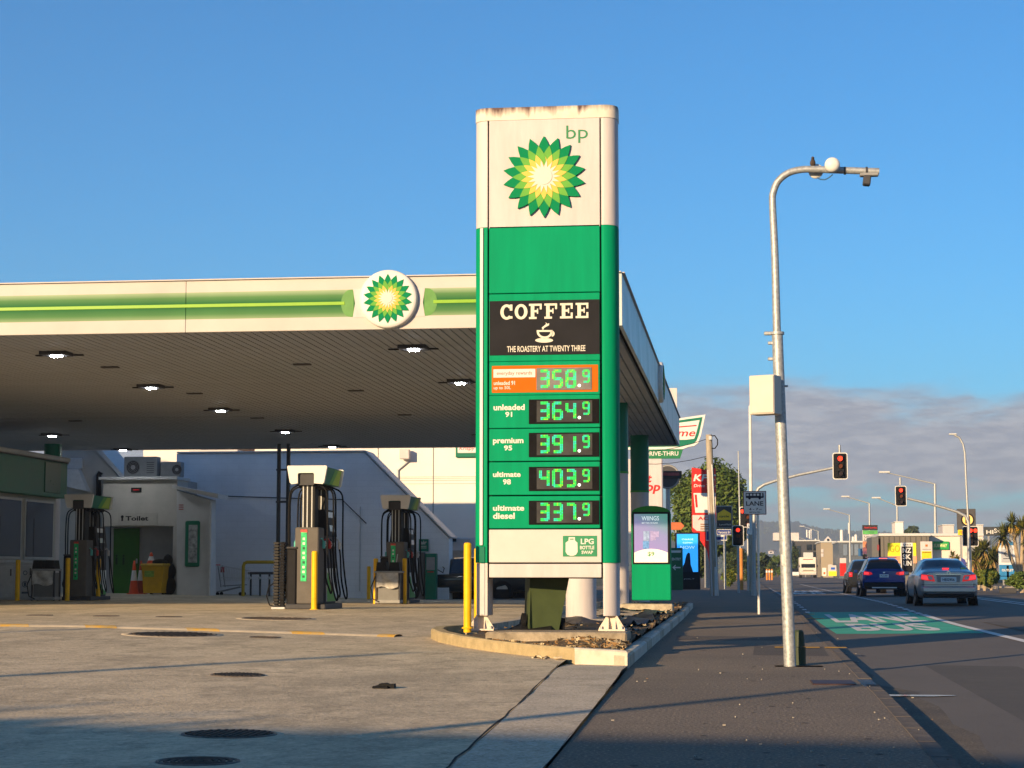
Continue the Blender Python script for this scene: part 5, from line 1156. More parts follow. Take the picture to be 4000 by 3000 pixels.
# bus lane signs
def bus_sign(px, pybase, Y, plate, label, end=False, hidden=False):
    x0 = at(px, pybase, Y).x; t = thing('bus_lane_sign', label, 'road sign', (x0, Y, hp(Y))); z0 = hp(Y)
    x, z, w, h = rect(*plate, Y); top = z + h / 2 - z0
    MB().cyl((0, .05, 0), (0, .05, top), .032, n=12).build('post', white, t)
    if end: MB().cyl((0, .05, 0), (0, .05, top), .0325, n=8)
    b = MB().box((x - x0, 0, z - z0), (w, .012, h), .005).build('plate_border', M('border_maroon', (.20, .05, .06), .5), t)
    pl_ = MB().box((x - x0, -.008, z - z0), (w * .93, .006, h * .94), .004).build('plate', M('plate_white', (.66, .66, .66), .45, var=.05), t)
    X = lambda u: x - x0 + u * w; Z = lambda v: z - z0 + v * h; yy = -.0125
    m = MB(); ink = M('print_black', (.012, .014, .03), .5)
    m.prism([(X(-.38), Z(.20)), (X(.36), Z(.20)), (X(.40), Z(.24)), (X(.38), Z(.42)), (X(-.38), Z(.42))], yy, yy + .002); m.cyl((X(-.22), yy, Z(.19)), (X(-.22), yy + .002, Z(.19)), w * .055, n=12); m.cyl((X(.22), yy, Z(.19)), (X(.22), yy + .002, Z(.19)), w * .055, n=12); m.build('bus_symbol', ink, pl_)
    for k in range(5): MB().box((X(-.30 + .15 * k), yy - .001, Z(.34)), (w * (.10 if k < 4 else .06), .002, h * (.09 if k < 4 else .13)), 0).build('bus_window', _M['plate_white'], pl_)
    text(pl_, 'LANE', X(0), yy, Z(-.03), h * .19, w * .74, ink, .02)
    text(pl_, '4 - 7', X(-.05), yy, Z(-.27), h * .10, w * .40, ink, .02); text(pl_, 'pm', X(.25), yy, Z(-.29), h * .05, w * .12, ink, .02)
    text(pl_, 'MON-FRI', X(0), yy, Z(-.40), h * .05, w * .45, ink, .02)
    if end:
        q = MB().box((X(0), -.004, Z(-.72)), (w * 1.02, .012, h * .32), .005).build('ends_plate', _M['plate_white'], t); text(q, 'ENDS', X(0), -.012, Z(-.72), h * .17, w * .6, ink, .02)
bus_sign(2965, 2395, 46.5, (2902, 1918, 2994, 2010), 'bus lane sign with bus symbol on a white post on the footpath')
bus_sign(2950, 2310, 88, (2917, 2044, 2961, 2088), 'farther bus lane ends sign partly behind the nearer sign post', True)

# traffic signals
red_l = M('signal_red', (.9, .05, .02), .3, emit=1.1, ecol=(1, .03, .012)); dark_l = M('signal_off', (.03, .02, .02), .2)
amber_off = M('signal_amber_off', (.10, .03, .01), .25)
def signal_head(parent, x, y, z, s=1.0, arrow=None, cols=1, rz=0, hot=1):
    """one three-aspect head with white-edged target board"""
    e = thing('signal_head', None, None); e.parent = parent; e.location = (x, y, z); e.rotation_euler = (0, 0, rz)
    def rr(w, h, r=.09): return [(sx * (w / 2 - r) + r * math.cos(RAD(a)), sz * (h / 2 - r) + r * math.sin(RAD(a))) for sx, sz, a0 in ((1, 1, 0), (-1, 1, 90), (-1, -1, 180), (1, -1, 270)) for a in (a0, a0 + 30, a0 + 60, a0 + 90)]
    sc = lambda pts: [(a * s, b * s) for a, b in pts]
    MB().prism(sc(rr(.62 if cols == 1 else .86, 1.12)), .0, .03).build('target_board_edge', white, e)
    MB().prism(sc(rr(.55 if cols == 1 else .79, 1.05, .07)), -.008, .0).build('target_board', black, e)
    MB().box((0, .02 * s, 0), (.34 * s, .22 * s, .98 * s), .03).build('housing', black, e)
    for k in range(3):
        zz = (.31 - .31 * k) * s
        MB().lathe([(.112 * s, -.19 * s), (.118 * s, -.07 * s)], (0, 0, zz), 18, axis='Y').build('visor', black, e)
        on = k == 0
        MB().cyl((0, -.08 * s, zz), (0, -.105 * s, zz), .105 * s, n=18).build('lens', (red_l if hot else M('signal_red_dim', (.5, .03, .02), .3, emit=1.2, ecol=(.9, .04, .03))) if on else (amber_off if k == 1 else dark_l), e)
    if cols == 2:
        MB().cyl((.27 * s, -.01 * s, .31 * s), (.27 * s, -.04 * s, .31 * s), .10 * s, n=18).build('arrow_lens', red_l, e)
    return e
def mast(label, px_pole, Y, base_py, arm, head, group=None, zt=None):
    xp = at(px_pole, base_py, Y).x; t = thing('signal_mast', label, 'traffic light', (xp, Y, hp(Y))); z0 = hp(Y)
    pts = []
    for px, py in arm: q = at(px, py, Y); pts.append((q.x - xp, 0, q.z - z0))
    MB().tube([(0, 0, 0)] + pts, .07, 12, rs=[.11] + [.075 - .025 * i / len(pts) for i in range(len(pts))]).build('mast_arm', galv, t)
    q = at(head[0], head[1], Y); signal_head(t, q.x - xp, -.12, q.z - z0, head[2]); MB().cyl((q.x - xp, .06, q.z - z0 + .5), (q.x - xp, .06, q.z - z0 + .82), .05, n=10).build('finial', galv, t)
    return t, xp, z0
mast('left overhead traffic light on a curved mast arm showing red', 2945, 73, 2320, [(2945, 2200), (2946, 2000), (2950, 1935), (2962, 1908), (2985, 1893), (3030, 1878), (3120, 1855), (3262, 1826)], (3281, 1821, .92))
t, xp, z0 = mast('right overhead traffic light on a long mast arm showing red', 3785, 84, 2240, [(3785, 2130), (3783, 2040), (3772, 2016), (3740, 2000), (3690, 1984), (3620, 1965), (3545, 1947)], (3518, 1938, .80))
# street lantern rising from the right mast
pts = [at(px, py, 84) for px, py in ((3786, 2130), (3780, 2000), (3774, 1880), (3769, 1770), (3762, 1735), (3748, 1710), (3728, 1699))]
MB().tube([(p.x - xp, 0, p.z - z0) for p in pts], .05, 10).build('lantern_pole', galv, t); q = at(3722, 1696, 84); MB().box((q.x - xp, 0, q.z - z0), (.34, .16, .07), .02).build('lantern', lgrey, t)
for (px, py, Y, s, cols, lab) in ((2883, 2093, 82, .80, 1, 'low traffic light with red arrow on the left pavement'), (2920, 2020, 92, .90, 2, 'dark traffic light with three red lights behind the bus lane sign'), (3790, 2095, 90, .85, 2, 'right traffic light with red arrow beside the cabbage trees')):
    q = at(px, py, Y); t = thing('signal_post', lab, 'traffic light', (q.x, Y, hp(Y))); z = q.z - hp(Y)
    MB().cyl((0, .1, 0), (0, .1, z + .5 * s), .055, n=10).build('post', galv, t); e = signal_head(t, 0, -.08, z, s, cols=cols)
    if px == 2920: MB().cyl((-.27 * s, -.11, z + .31 * s), (-.27 * s, -.12, z + .31 * s), .10 * s, n=18).build('arrow_lens', red_l, t)

# slender poles on the left pavement
def pole(name, label, cat, px_b, py_b, px_t, py_t, Y, r0, r1, mat, low=None):
    b = at(px_b, py_b, Y); tp = at(px_t, py_t, Y); t = thing(name, label, cat, (b.x, Y, hp(Y)))
    MB().cyl((0, 0, 0), (tp.x - b.x, 0, tp.z - hp(Y)), r0, r1, 14).build('shaft', mat, t)
    if low: MB().cyl((0, 0, 0), (0, 0, low[0]), low[1], n=12).build('lower_sleeve', low[2], t)
    return t, b.x
pole('slender_pole', 'slender pale pole with orange lower sleeve on the left pavement', 'pole', 2895, 2290, 2884, 1762, 96, .05, .03, galv, (2.1, .12, M('orange_sleeve', (.55, .22, .05), .7, var=.2)))
pole('street_column', 'thin white column rising behind the bus lane sign', 'pole', 2937, 2310, 2930, 1585, 86, .09, .07, M('column_white', (.62, .60, .56), .5, var=.1), (2.6, .13, timber))
t, xb = pole('utility_pole', 'thick weathered wooden utility pole with wires left of the red sign', 'pole', 2792, 2335, 2769, 1698, 72, .17, .125, timber)
MB().box((.05, -.16, .55), (.10, .06, 1.1), .01).build('cable_guard', lgrey, t); MB().cyl((-.1, -.17, 0), (-.2, -.10, 4.8), .03, n=8).build('cable_cover', whited, t); MB().cyl((.13, -.14, 0), (-.05, -.12, 5.0), .022, n=8).build('cable_cover', white, t)
q = [at(px, py, 72) for px, py in ((2775, 1705), (2792, 1702), (2803, 1718), (2803, 1738), (2793, 1752), (2780, 1752))]; MB().tube([(p.x - xb, -.1, p.z - hp(72)) for p in q], .022, 6).build('cable_loop', black, t)
MB().box((at(2775, 1712, 72).x - xb, -.16, at(2775, 1712, 72).z - hp(72)), (.12, .12, .16), .02).build('insulator', lgrey, t)
for (p0, p1, lab) in (((2770, 1712, 72), (2500, 1765, 80), 'upper wire running left from the utility pole'), ((2770, 1780, 72), (2500, 1812, 80), 'lower wire running left from the utility pole')):
    a, b = at(*p0), at(*p1); mid = (a + b) / 2 - Vector((0, 0, .12)); tag(MB().tube([a, (a + mid) / 2 - Vector((0, 0, .03)), mid, (b + mid) / 2 - Vector((0, 0, .03)), b], .012, 5).build('overhead_wire', black), lab, 'wire')
pole('flood_pole', 'distant pole with a small flood lamp left of the red sign', 'street lamp', 2660, 2300, 2655, 1850, 140, .09, .06, galv)
q = at(2656, 1848, 140); o = bpy.data.objects['flood_pole']; MB().box((q.x - o.location.x, -.1, q.z - hp(140)), (.32, .3, .22), .03).build('flood_lamp', white, o)

# street lamps along the right of the road
for k, (pp, pt, lt, Y) in enumerate((((3655, 2245), (3652, 1890), (3460, 1845), 155), ((3400, 2250), (3396, 1966), (3306, 1940), 205), ((3322, 2252), (3318, 2012), (3232, 1989), 246), ((3200, 2252), (3196, 2075), (3135, 2056), 340), ((3152, 2252), (3149, 2110), (3092, 2087), 430), ((3508, 2250), (3504, 1975), (3427, 1945), 190))):
    a = at(*pp, Y); b = at(*pt, Y); c = at(*lt, Y); t = thing('street_lamp', ('nearest', 'third', 'fourth', 'fifth', 'farthest', 'second')[k] + ' long-armed street lamp along the right of the road', 'street lamp', (a.x, Y, hr(Y)), 0, 'street lamps along the right side')
    z0 = hr(Y); MB().cyl((0, 0, 0), (b.x - a.x, 0, b.z - z0), .15, .10, 10).build('column', galv, t)
    MB().cyl((b.x - a.x, 0, b.z - z0), (c.x - a.x, 0, c.z - z0), .07, .05, 8).build('arm', galv, t); MB().box((c.x - a.x - .1, 0, c.z - z0 + .02), (.9, .3, .16), .04).build('lantern', lgrey, t)

# ================================================================== signs on the left
# digital screen in a green case
YD = 40.6; x, z, w, h = rect(2465, 2345, 2622, 1976, YD); ZB = .37
t = thing('digital_screen_totem', 'free-standing green advertising screen on a concrete footing', 'screen', (x, YD + .2, ZB)); x0 = x
def TR(*r): x, z, w, h = rect(*r, YD); return x - x0, z - ZB, w, h
X, Z, W_, H_ = TR(2466, 2004, 2621, 2345); MB().box((0, 0, Z), (W_, .40, H_), .015).build('case', green, t)
m = MB(); pts = [(-W_ / 2, Z + H_ / 2), (W_ / 2, Z + H_ / 2)] + [(W_ / 2 * math.cos(RAD(a)) * 1.0, Z + H_ / 2 + .155 * math.sin(RAD(a))) for a in range(15, 180, 15)]; m.prism(pts, -.2, .2); m.build('arched_top', M('top_green', (.02, .20, .02), .4), t)
X, Z, W_, H_ = TR(2470, 2000, 2618, 2204); MB().box((X, -.205, Z), (W_, .03, H_), .01).build('screen_bezel', black, t)
X, Z, W_, H_ = TR(2477, 2008, 2609, 2197)
ms = bpy.data.materials.new('advert_gradient'); ms.use_nodes = True; t_, b_ = nodes(ms); co = t_.nodes.new('ShaderNodeTexCoord'); sx = t_.nodes.new('ShaderNodeSeparateXYZ'); t_.links.new(co.outputs['Object'], sx.inputs[0])
ad = t_.nodes.new('ShaderNodeMath'); ad.operation = 'MULTIPLY_ADD'; t_.links.new(sx.outputs['X'], ad.inputs[0]); ad.inputs[1].default_value = .5; t_.links.new(sx.outputs['Z'], ad.inputs[2]); cr = t_.nodes.new('ShaderNodeValToRGB')
rg = t_.nodes.new('ShaderNodeMapRange'); t_.links.new(ad.outputs[0], rg.inputs[0]); rg.inputs[1].default_value = Z - .3; rg.inputs[2].default_value = Z + .6; t_.links.new(rg.outputs[0], cr.inputs[0])
cr.color_ramp.elements[0].color = (.17, .13, .26, 1); cr.color_ramp.elements[1].color = (.06, .17, .14, 1); q = cr.color_ramp.elements.new(.55); q.color = (.14, .14, .24, 1)
t_.links.new(cr.outputs[0], b_.inputs['Base Color']); t_.links.new(cr.outputs[0], b_.inputs['Emission Color']); b_.inputs['Emission Strength'].default_value = .7; b_.inputs['Roughness'].default_value = .2
sc = MB().box((X, -.223, Z), (W_, .008, H_), 0).build('screen', ms, t); ya = -.229
pts = [(X - W_ / 2, Z - H_ / 2), (X + W_ / 2, Z - H_ / 2), (X + W_ / 2, Z - H_ * .30)] + [(X + W_ / 2 * u, Z - H_ * .30 + H_ * .08 * (1 - u * u)) for u in (.75, .5, .25, 0, -.25, -.5, -.75)] + [(X - W_ / 2, Z - H_ * .30)]
m = MB(); m.prism(pts, ya, ya + .002); m.build('advert_base', M('advert_cream', (.62, .54, .42), .3, emit=.55), sc)
adw = M('advert_white', (.55, .62, .62), .3, emit=.5)
text(sc, 'WIINGS', X - .01, ya - .001, Z + H_ * .41, H_ * .09, W_ * .52, adw, .01); text(sc, 'BETTER SUGAR', X - .02, ya - .001, Z + H_ * .315, H_ * .03, W_ * .48, adw, .01); text(sc, '$9', X, ya - .001, Z - H_ * .33, H_ * .10, W_ * .2, M('advert_green', (.03, .18, .05), .3, emit=.3), .02)
for k, (dx, zz, hh) in enumerate(((-.20, .02, .26), (-.10, .02, .26), (.03, .06, .20), (.12, .06, .18), (.22, .10, .12))):
    MB().box((X + dx * W_ * .9, ya - .002, Z + zz * H_ * .8), (W_ * .085, .003, H_ * hh), .001).build('drink_can', M('can_print', (.20, .26, .38), .3, var=.6, scale=14, emit=.35) if k < 2 else M('can_print_pale', (.26, .22, .36), .3, var=.4, scale=12, emit=.4), sc)
MB().box((X - .15 * W_, ya - .0035, Z - .14 * H_), (W_ * .18, .003, H_ * .16), .001).build('drink_can', M('can_blue', (.10, .22, .42), .3, var=.6, scale=14, emit=.35), sc)

# green entry sign
YE = 88; x, z, w, h = rect(2618, 2140, 2668, 2305, YE); zb = hp(YE)
t = thing('entry_sign', 'green entry sign with a white arrow beside the blue screen', 'sign', (x, YE, zb)); MB().box((0, 0, z - zb), (w, .14, h), .01).build('panel', M('entry_green', (.02, .12, .05), .45, var=.1), t)
zz = lambda py: at(2640, py, YE).z - zb
MB().prism([(-w * .46, zz(2150)), (w * .40, zz(2150)), (w * .34, zz(2159)), (-w * .40, zz(2159))], -.078, -.072).build('name_plate', wt, t); text(t, 'ENTRY', 0, -.075, zz(2184), .12, w * .72, wt, .02)
m = MB(); za = zz(2217); m.prism([(-w * .33, za), (-w * .10, za + .13), (-w * .05, za + .09), (-w * .16, za + .03), (w * .32, za + .03), (w * .32, za - .03), (-w * .16, za - .03), (-w * .05, za - .09), (-w * .10, za - .13)], -.078, -.072); m.build('arrow', wt, t)

# blue advertising screen
YA = 90; x, z, w, h = rect(2637, 2080, 2736, 2303, YA); zb = hp(YA); t = thing('blue_screen_totem', 'black street totem with a bright blue screen of white words', 'screen', (x, YA, zb))
MB().box((0, .1, z - zb), (w, .25, h), .03).build('case', black, t); x1, z1, w1, h1 = rect(2644, 2086, 2727, 2234, YA)
mb = screen('screen_blue', (.02, .22, .62), .85); s_ = MB().box((x1 - x, -.03, z1 - zb), (w1, .012, h1), 0).build('screen', mb, t)
ww = M('screen_white', (.5, .75, .85), .3, emit=.5); zz = lambda py: at(2690, py, YA).z - zb
text(s_, 'CHARGE', 0, -.04, zz(2107), .07, w * .46, ww); text(s_, 'CLEAN', 0, -.04, zz(2120), .07, w * .38, ww); text(s_, 'NOW', 0, -.04, zz(2138), .14, w * .58, ww)
pts = [(2666, 2234), (2668, 2210), (2674, 2200), (2678, 2180), (2682, 2166), (2689, 2158), (2695, 2162), (2697, 2180), (2698, 2205), (2704, 2222), (2707, 2234)]
pts = [(at(a, b, YA).x - x, at(a, b, YA).z - zb) for a, b in pts]; MB().prism(pts, -.042, -.038).build('figure_silhouette', M('silhouette', (.01, .015, .03), .4), s_); text(t, 'JOLT', w * .05, -.03, zz(2262), .07, w * .44, lgrey, .0)

# doughnut shop pole sign
YK = 100; x, z, w, h = rect(2400, 1618, 2757, 1748, YK); zb = hp(YK); t = thing('bow_tie_pole_sign', 'white and green shaped pole sign with red script behind the canopy', 'sign', (x, YK, zb)); rel = lambda px, py, Y=YK: (at(px, py, Y).x - x, at(px, py, Y).z - zb)
o1 = [rel(*p) for p in ((2400, 1640), (2652, 1634), (2756, 1619), (2738, 1700), (2728, 1730), (2712, 1742), (2690, 1745), (2668, 1754), (2400, 1758))]; MB().prism(o1, 0, .3).build('outline', white, t)
o2 = [rel(*p) for p in ((2400, 1648), (2652, 1642), (2744, 1629), (2730, 1695), (2720, 1722), (2708, 1732), (2688, 1736), (2664, 1744), (2400, 1748))]; MB().prism(o2, -.02, 0).build('green_border', greend, t)
o3 = [rel(*p) for p in ((2400, 1660), (2652, 1652), (2733, 1641), (2720, 1692), (2712, 1714), (2680, 1718), (2400, 1722))]; MB().prism(o3, -.04, -.02).build('face', white, t)
a, b = rel(2640, 1667), rel(2721, 1660); MB().prism([a, b, (b[0], b[1] - .06), (a[0], a[1] - .06)], -.05, -.042).build('red_underline', red, t)
a, b = rel(2560, 1706), rel(2716, 1676); text(t, 'Kreme', (a[0] + b[0]) / 2, -.05, (a[1] + b[1]) / 2, b[1] - a[1], b[0] - a[0], red, .01, .25)
a, b = rel(2535, 1792), rel(2668, 1755); dt = MB().prism([a, (rel(2656, 1792)[0], a[1]), (b[0], b[1]), (a[0], b[1])], -.05, .1).build('drive_thru_plate', M('thru_green', (.015, .16, .06), .4), t); a, b = rel(2520, 1781), rel(2650, 1763); text(dt, 'DRIVE-THRU', (a[0] + b[0]) / 2, -.055, (a[1] + b[1]) / 2, b[1] - a[1], b[0] - a[0], wt, .02)
a = rel(2612, 2300); MB().cyl((a[0], .15, 0), (a[0], .15, 6.6), .12, n=12).build('post', galv, t); a = rel(2420, 2300); MB().cyl((a[0], .15, 0), (a[0], .15, 6.6), .12, n=12).build('post', galv, t)
# white shop sign and round dark sign
Y2 = 97; x, z, w, h = rect(2440, 1793, 2591, 2080, Y2); t = thing('white_shop_sign', 'tall white sign with red letters behind the green column', 'sign', (x, Y2, z - h / 2)); MB().box((0, 0, h / 2), (w, .25, h), .06).build('panel', whited, t)
a = at(2500, 1930, Y2); b = at(2576, 1888, Y2); text(t, 'stop', (a.x + b.x) / 2 - x - .1, -.13, (a.z + b.z) / 2 - t.location.z, abs(b.z - a.z), abs(b.x - a.x) + .3, red, .03, .2); a = at(2549, 1885, Y2); b = at(2540, 1852, Y2); text(t, 'Hot', (a.x) - x - .55, -.13, (a.z + b.z) / 2 - t.location.z, .44, 1.05, red, .03, .2)
MB().box((0, 0, -.6), (.2, .2, 1.3), 0).build('post', lgrey, t)
q = at(2608, 1862, 99); t = thing('round_pub_sign', 'dark round sign with a red band beside the white sign', 'sign', (q.x, 99, q.z)); r = abs(at(2608, 1814, 99).z - q.z)
MB().cyl((0, 0, 0), (0, .15, 0), r, n=32).build('disc', M('disc_dark', (.05, .05, .055), .5), t); MB().lathe([(r * .97, -.01), (r * .86, -.01)], n=32, axis='Y').build('disc_ring', mgrey, t)
MB().box((r * .2, -.05, r * .15), (r * 1.9, .06, r * .62), .02).build('band', M('band_black', (.025, .02, .02), .5), t); MB().box((r * .2, -.09, r * .2), (r * 1.5, .02, r * .25), .005).build('red_lettering_strip', M('dull_red', (.28, .05, .05), .5, var=.4, scale=6), t)
MB().cyl((0, .15, -6.2), (0, .15, 0), .09, n=10).build('post', galv, t)
# red fried chicken pole sign
YR = 108; x, z, w, h = rect(2702, 1826, 2796, 2232, YR); zb = hp(YR); t = thing('red_pole_sign', 'tall red drive-through sign with white letters behind the utility pole', 'sign', (x, YR, zb)); R_ = lambda px, py: (at(px, py, YR).x - x, at(px, py, YR).z - zb)
MB().prism([R_(*p) for p in ((2702, 1826), (2760, 1836), (2796, 1828), (2797, 2150), (2793, 2230), (2780, 2245), (2762, 2150), (2722, 2092), (2703, 2075))], 0, .4).build('red_panel', red, t)
a, b = R_(2708, 1880), R_(2796, 1852); text(t, 'KFC', (a[0] + b[0]) / 2, -.01, (a[1] + b[1]) / 2, b[1] - a[1], b[0] - a[0], white, .03, .2); a, b = R_(2710, 1903), R_(2796, 1891); text(t, 'Drive Thru', (a[0] + b[0]) / 2, -.01, (a[1] + b[1]) / 2, b[1] - a[1], b[0] - a[0], white, .01, .2)
MB().prism([R_(*p) for p in ((2709, 1926), (2795, 1926), (2795, 2003), (2716, 2003))], -.03, -.002).build('white_panel', white, t); MB().prism([R_(*p) for p in ((2713, 1932), (2722, 1932), (2726, 1982), (2718, 1982))], -.036, -.031).build('red_stripe', red, t)
MB().prism([R_(*p) for p in ((2705, 2012), (2795, 2012), (2795, 2074), (2722, 2074), (2706, 2060))], -.03, -.002).build('lower_panel', whited, t); a, b = R_(2726, 2032), R_(2796, 2018); text(t, 'ACCI', (a[0] + b[0]) / 2, -.035, (a[1] + b[1]) / 2, b[1] - a[1], b[0] - a[0], red, .03)
for k in range(4): a, b = R_(2736, 2046 + 9 * k), R_(2790, 2050 + 9 * k); MB().box(((a[0] + b[0]) / 2, -.035, (a[1] + b[1]) / 2), (b[0] - a[0], .01, .07), 0).build('print_line', M('print_brown', (.30, .16, .10), .5), t)
MB().cyl((0.2, .2, 0), (.2, .2, 2.5), .2, n=12).build('post', mgrey, t)
# yellow and grey sign with street names
YY = 104; x, z, w, h = rect(2797, 1976, 2861, 2064, YY); t = thing('yellow_house_sign', 'grey boxed sign with a yellow house shape right of the utility pole', 'sign', (x, YY, z - h / 2)); MB().box((0, 0, h / 2), (w, .2, h), .01).build('rim', galv, t); MB().box((0, -.105, h / 2), (w * .93, .02, h * .94), .004).build('face', M('face_dark', (.035, .035, .038), .5), t)
MB().prism([(-w * .42, h * .36), (w * .42, h * .36), (w * .42, h * .66), (0, h * .84), (-w * .42, h * .66)], -.125, -.117).build('house_shape', M('house_yellow', (.75, .48, .02), .5, var=.1), t); text(t, 'cycle', 0, -.13, h * .52, h * .12, w * .62, black, .02); text(t, 'LynnMall', w * .05, -.12, h * .16, h * .09, w * .7, wt, .0); MB().cyl((0, .1, -3.5), (0, .1, 0), .07, n=10).build('post', galv, t)
for (px0, py0, px1, py1, tx_, lab, Y) in ((2800, 2068, 2856, 2090, 'Veronica St', 'dark blue street name blade under the yellow house sign', 100), (2758, 2072, 2840, 2112, 'P', 'blue and white direction sign partly behind the utility pole', 102), (2772, 2112, 2826, 2128, '>>', 'small white chevron plate under the blue direction sign', 102.5)):
    x, z, w, h = rect(px0, py0, px1, py1, Y); t = thing('street_sign', lab, 'road sign', (x, Y, z)); blue_ = tx_ != '>>'
    MB().box((0, 0, 0), (w, .03, h), .005).build('plate_border', white, t); MB().box((0, -.018, 0), (w * .96, .01, h * .84), .003).build('plate', M('blade_blue', (.01, .03, .18), .45) if blue_ else white, t)
    text(t, tx_, 0 if tx_ != 'P' else -w * .3, -.026, 0, h * .45, w * (.8 if tx_ == 'Veronica St' else .15 if tx_ == 'P' else .4), wt if blue_ else black, .01)
    if tx_ == 'P': MB().box((w * .15, -.026, -h * .02), (w * .5, .004, h * .2), 0).build('print_bar', wt, t)
    MB().cyl((0, .04, -(z - hp(Y))), (0, .04, 0), .03, n=8).build('post', galv, t)
# roadworks style orange sign and low wall/hedge behind the screens
q = at(2640, 2055, 110); t = thing('orange_arrow_sign', 'small orange arrow sign above the green entry sign', 'sign', (q.x, 110, q.z)); MB().prism([(-.35, -.22), (.3, -.22), (.5, 0), (.3, .22), (-.35, .22)], 0, .06).build('arrow_panel', M('arrow_orange', (.45, .13, .05), .6), t); MB().cyl((0, .1, -2.2), (0, .1, 0), .04, n=8).build('post', galv, t)
# ================================================================== cars
def interp(tab, y):
    if y <= tab[0][0]: return tab[0][1]
    for (a, p), (b, q) in zip(tab, tab[1:]):
        if y <= b:
            u = (y - a) / (b - a); u = u * u * (3 - 2 * u) * .5 + u * .5; return p + (q - p) * u
    return tab[-1][1]
def car(name, label, loc, rz, paint, sp, detail=True):
    """sp: dict of tables along the length (rear at negative y): top, hw, bottom, shoulder, roofw, glass ranges"""
    t = thing(name, label, 'car', loc, rz); L2 = sp['L'] / 2; n = 56
    ys = [-L2 + sp['L'] * i / n for i in range(n + 1)]
    ys = [-L2 + .0, -L2 + .02, -L2 + .05] + ys[1:-1] + [L2 - .05, L2 - .02, L2]; ys.sort()
    rows_ = []
    for y in ys:
        hw = interp(sp['hw'], y); zt = interp(sp['top'], y); zb = interp(sp['bot'], y); zs = min(interp(sp['sh'], y), zt - .04); cab = max(0, min(1, (zt - zs - .10) / .30))
        rw = interp(sp['rw'], y)
        e = min(y + L2, L2 - y); sh = 1 - .10 * max(0, 1 - e / .16) ** 2; hw *= sh
        zb2 = zb + .10 * max(0, 1 - e / .12) ** 2
        deck = [(hw * .93, zs + .025), (hw * .84, zt - .035), (hw * .5, zt - .006), (0, zt)]
        cabn = [(hw * .915, zs + .03), (rw, zt - .075), (rw * .84, zt - .022), (0, zt)]
        top = [(a[0] + (b[0] - a[0]) * cab, a[1] + (b[1] - a[1]) * cab) for a, b in zip(deck, cabn)]
        pr = [(0, zb2), (hw * .86, zb2), (hw * .97, zb2 + .07), (hw, zb2 + (zs - zb2) * .45), (hw * .995, zs - .10), (hw * .965, zs)] + top
        rows_.append(pr)
    m = MB(); g = MB(); npf = 10
    verts = []
    for y, pr in zip(ys, rows_):
        full = [(-x, z) for x, z in pr[::-1]][:-1] + pr           # left to right over the bottom? order: top-left .. bottom .. top-right
        verts.append([(x, y, z) for x, z in full])
    K = len(verts[0])
    body_f = []; glass_f = []
    def isglass(i, k):
        ym_ = (ys[i] + ys[i + 1]) / 2; kk = k if k < K / 2 else K - 2 - k        # strip index from the crown
        zt = interp(sp['top'], ym_)
        if kk in (0, 1): return any(a < ym_ < b for a, b in sp['endglass']) and not (kk == 1 and False)
        if kk == 2: return any(a < ym_ < b for a, b in sp['sideglass'])
        return False
    allv = [p for r in verts for p in r]
    for i in range(len(ys) - 1):
        for k in range(K - 1):
            f = (i * K + k, (i + 1) * K + k, (i + 1) * K + k + 1, i * K + k + 1)
            (glass_f if isglass(i, k) else body_f).append(f)
    def sub(fs, nm, mat, par=t, caps=False):
        idx = {}; vs = []; out = []
        for f in fs:
            q = []
            for v in f:
                if v not in idx: idx[v] = len(vs); vs.append(allv[v])
                q.append(idx[v])
            out.append(q)
        mm = MB(); mm.add(vs, out, 0, True)
        if caps:
            mm.add(verts[0][:K], [tuple(range(K))], 0); mm.add(verts[-1][:K], [tuple(range(K - 1, -1, -1))], 0)
        return mm.build(nm, mat, par)
    body = sub(body_f, 'body', paint, caps=True); sub(glass_f, 'windows', glassb)
    for yy in sp['wheels']:
        for s in (-1, 1):
            hw = interp(sp['hw'], yy); xo = s * (hw - .01)
            MB().cyl((xo - s * .05, yy, sp['r']), (xo + s * .004, yy, sp['r'] + .01), sp['r'] + .055, n=24).build('wheel_arch', black, t)
            w = MB().lathe([(sp['r'] * .62, -.11), (sp['r'] * .96, -.11), (sp['r'], -.08), (sp['r'], .08), (sp['r'] * .96, .11), (sp['r'] * .62, .11)], (xo - s * .09, yy, sp['r']), 24, axis='X').build('wheel', rubber, t)
            MB().cyl((xo - s * .16, yy, sp['r']), (xo + s * .0 - s * .0, yy, sp['r']), sp['r'] * .63, n=20).build('rim', M('rim_alloy', (.42, .42, .43), .35, .7, var=.1), w)
    return t, body
lamp_r = M('tail_lamp_red', (.40, .015, .02), .15, var=.3, scale=20, emit=.25, ecol=(.8, .02, .02), coat=.5); lamp_on = M('tail_lamp_lit', (.9, .08, .08), .2, emit=.6, ecol=(1, .04, .05)); lamp_c = M('tail_lamp_clear', (.60, .50, .50), .12, var=.2)
plate_w = M('number_plate_white', (.70, .72, .74), .4, var=.03); ink = M('print_black', (.012, .014, .03), .5)
def plate(par, y, z, txt, w=.36, h=.125):
    p = MB().box((0, y, z), (w, .012, h), .004).build('number_plate', plate_w, par); text(p, txt, 0, y - .008, z, h * .55, w * .78, ink, .02)
def poly_on(par, name, pts, y, th, mat): return MB().prism(pts, y, y + th).build(name, mat, par)
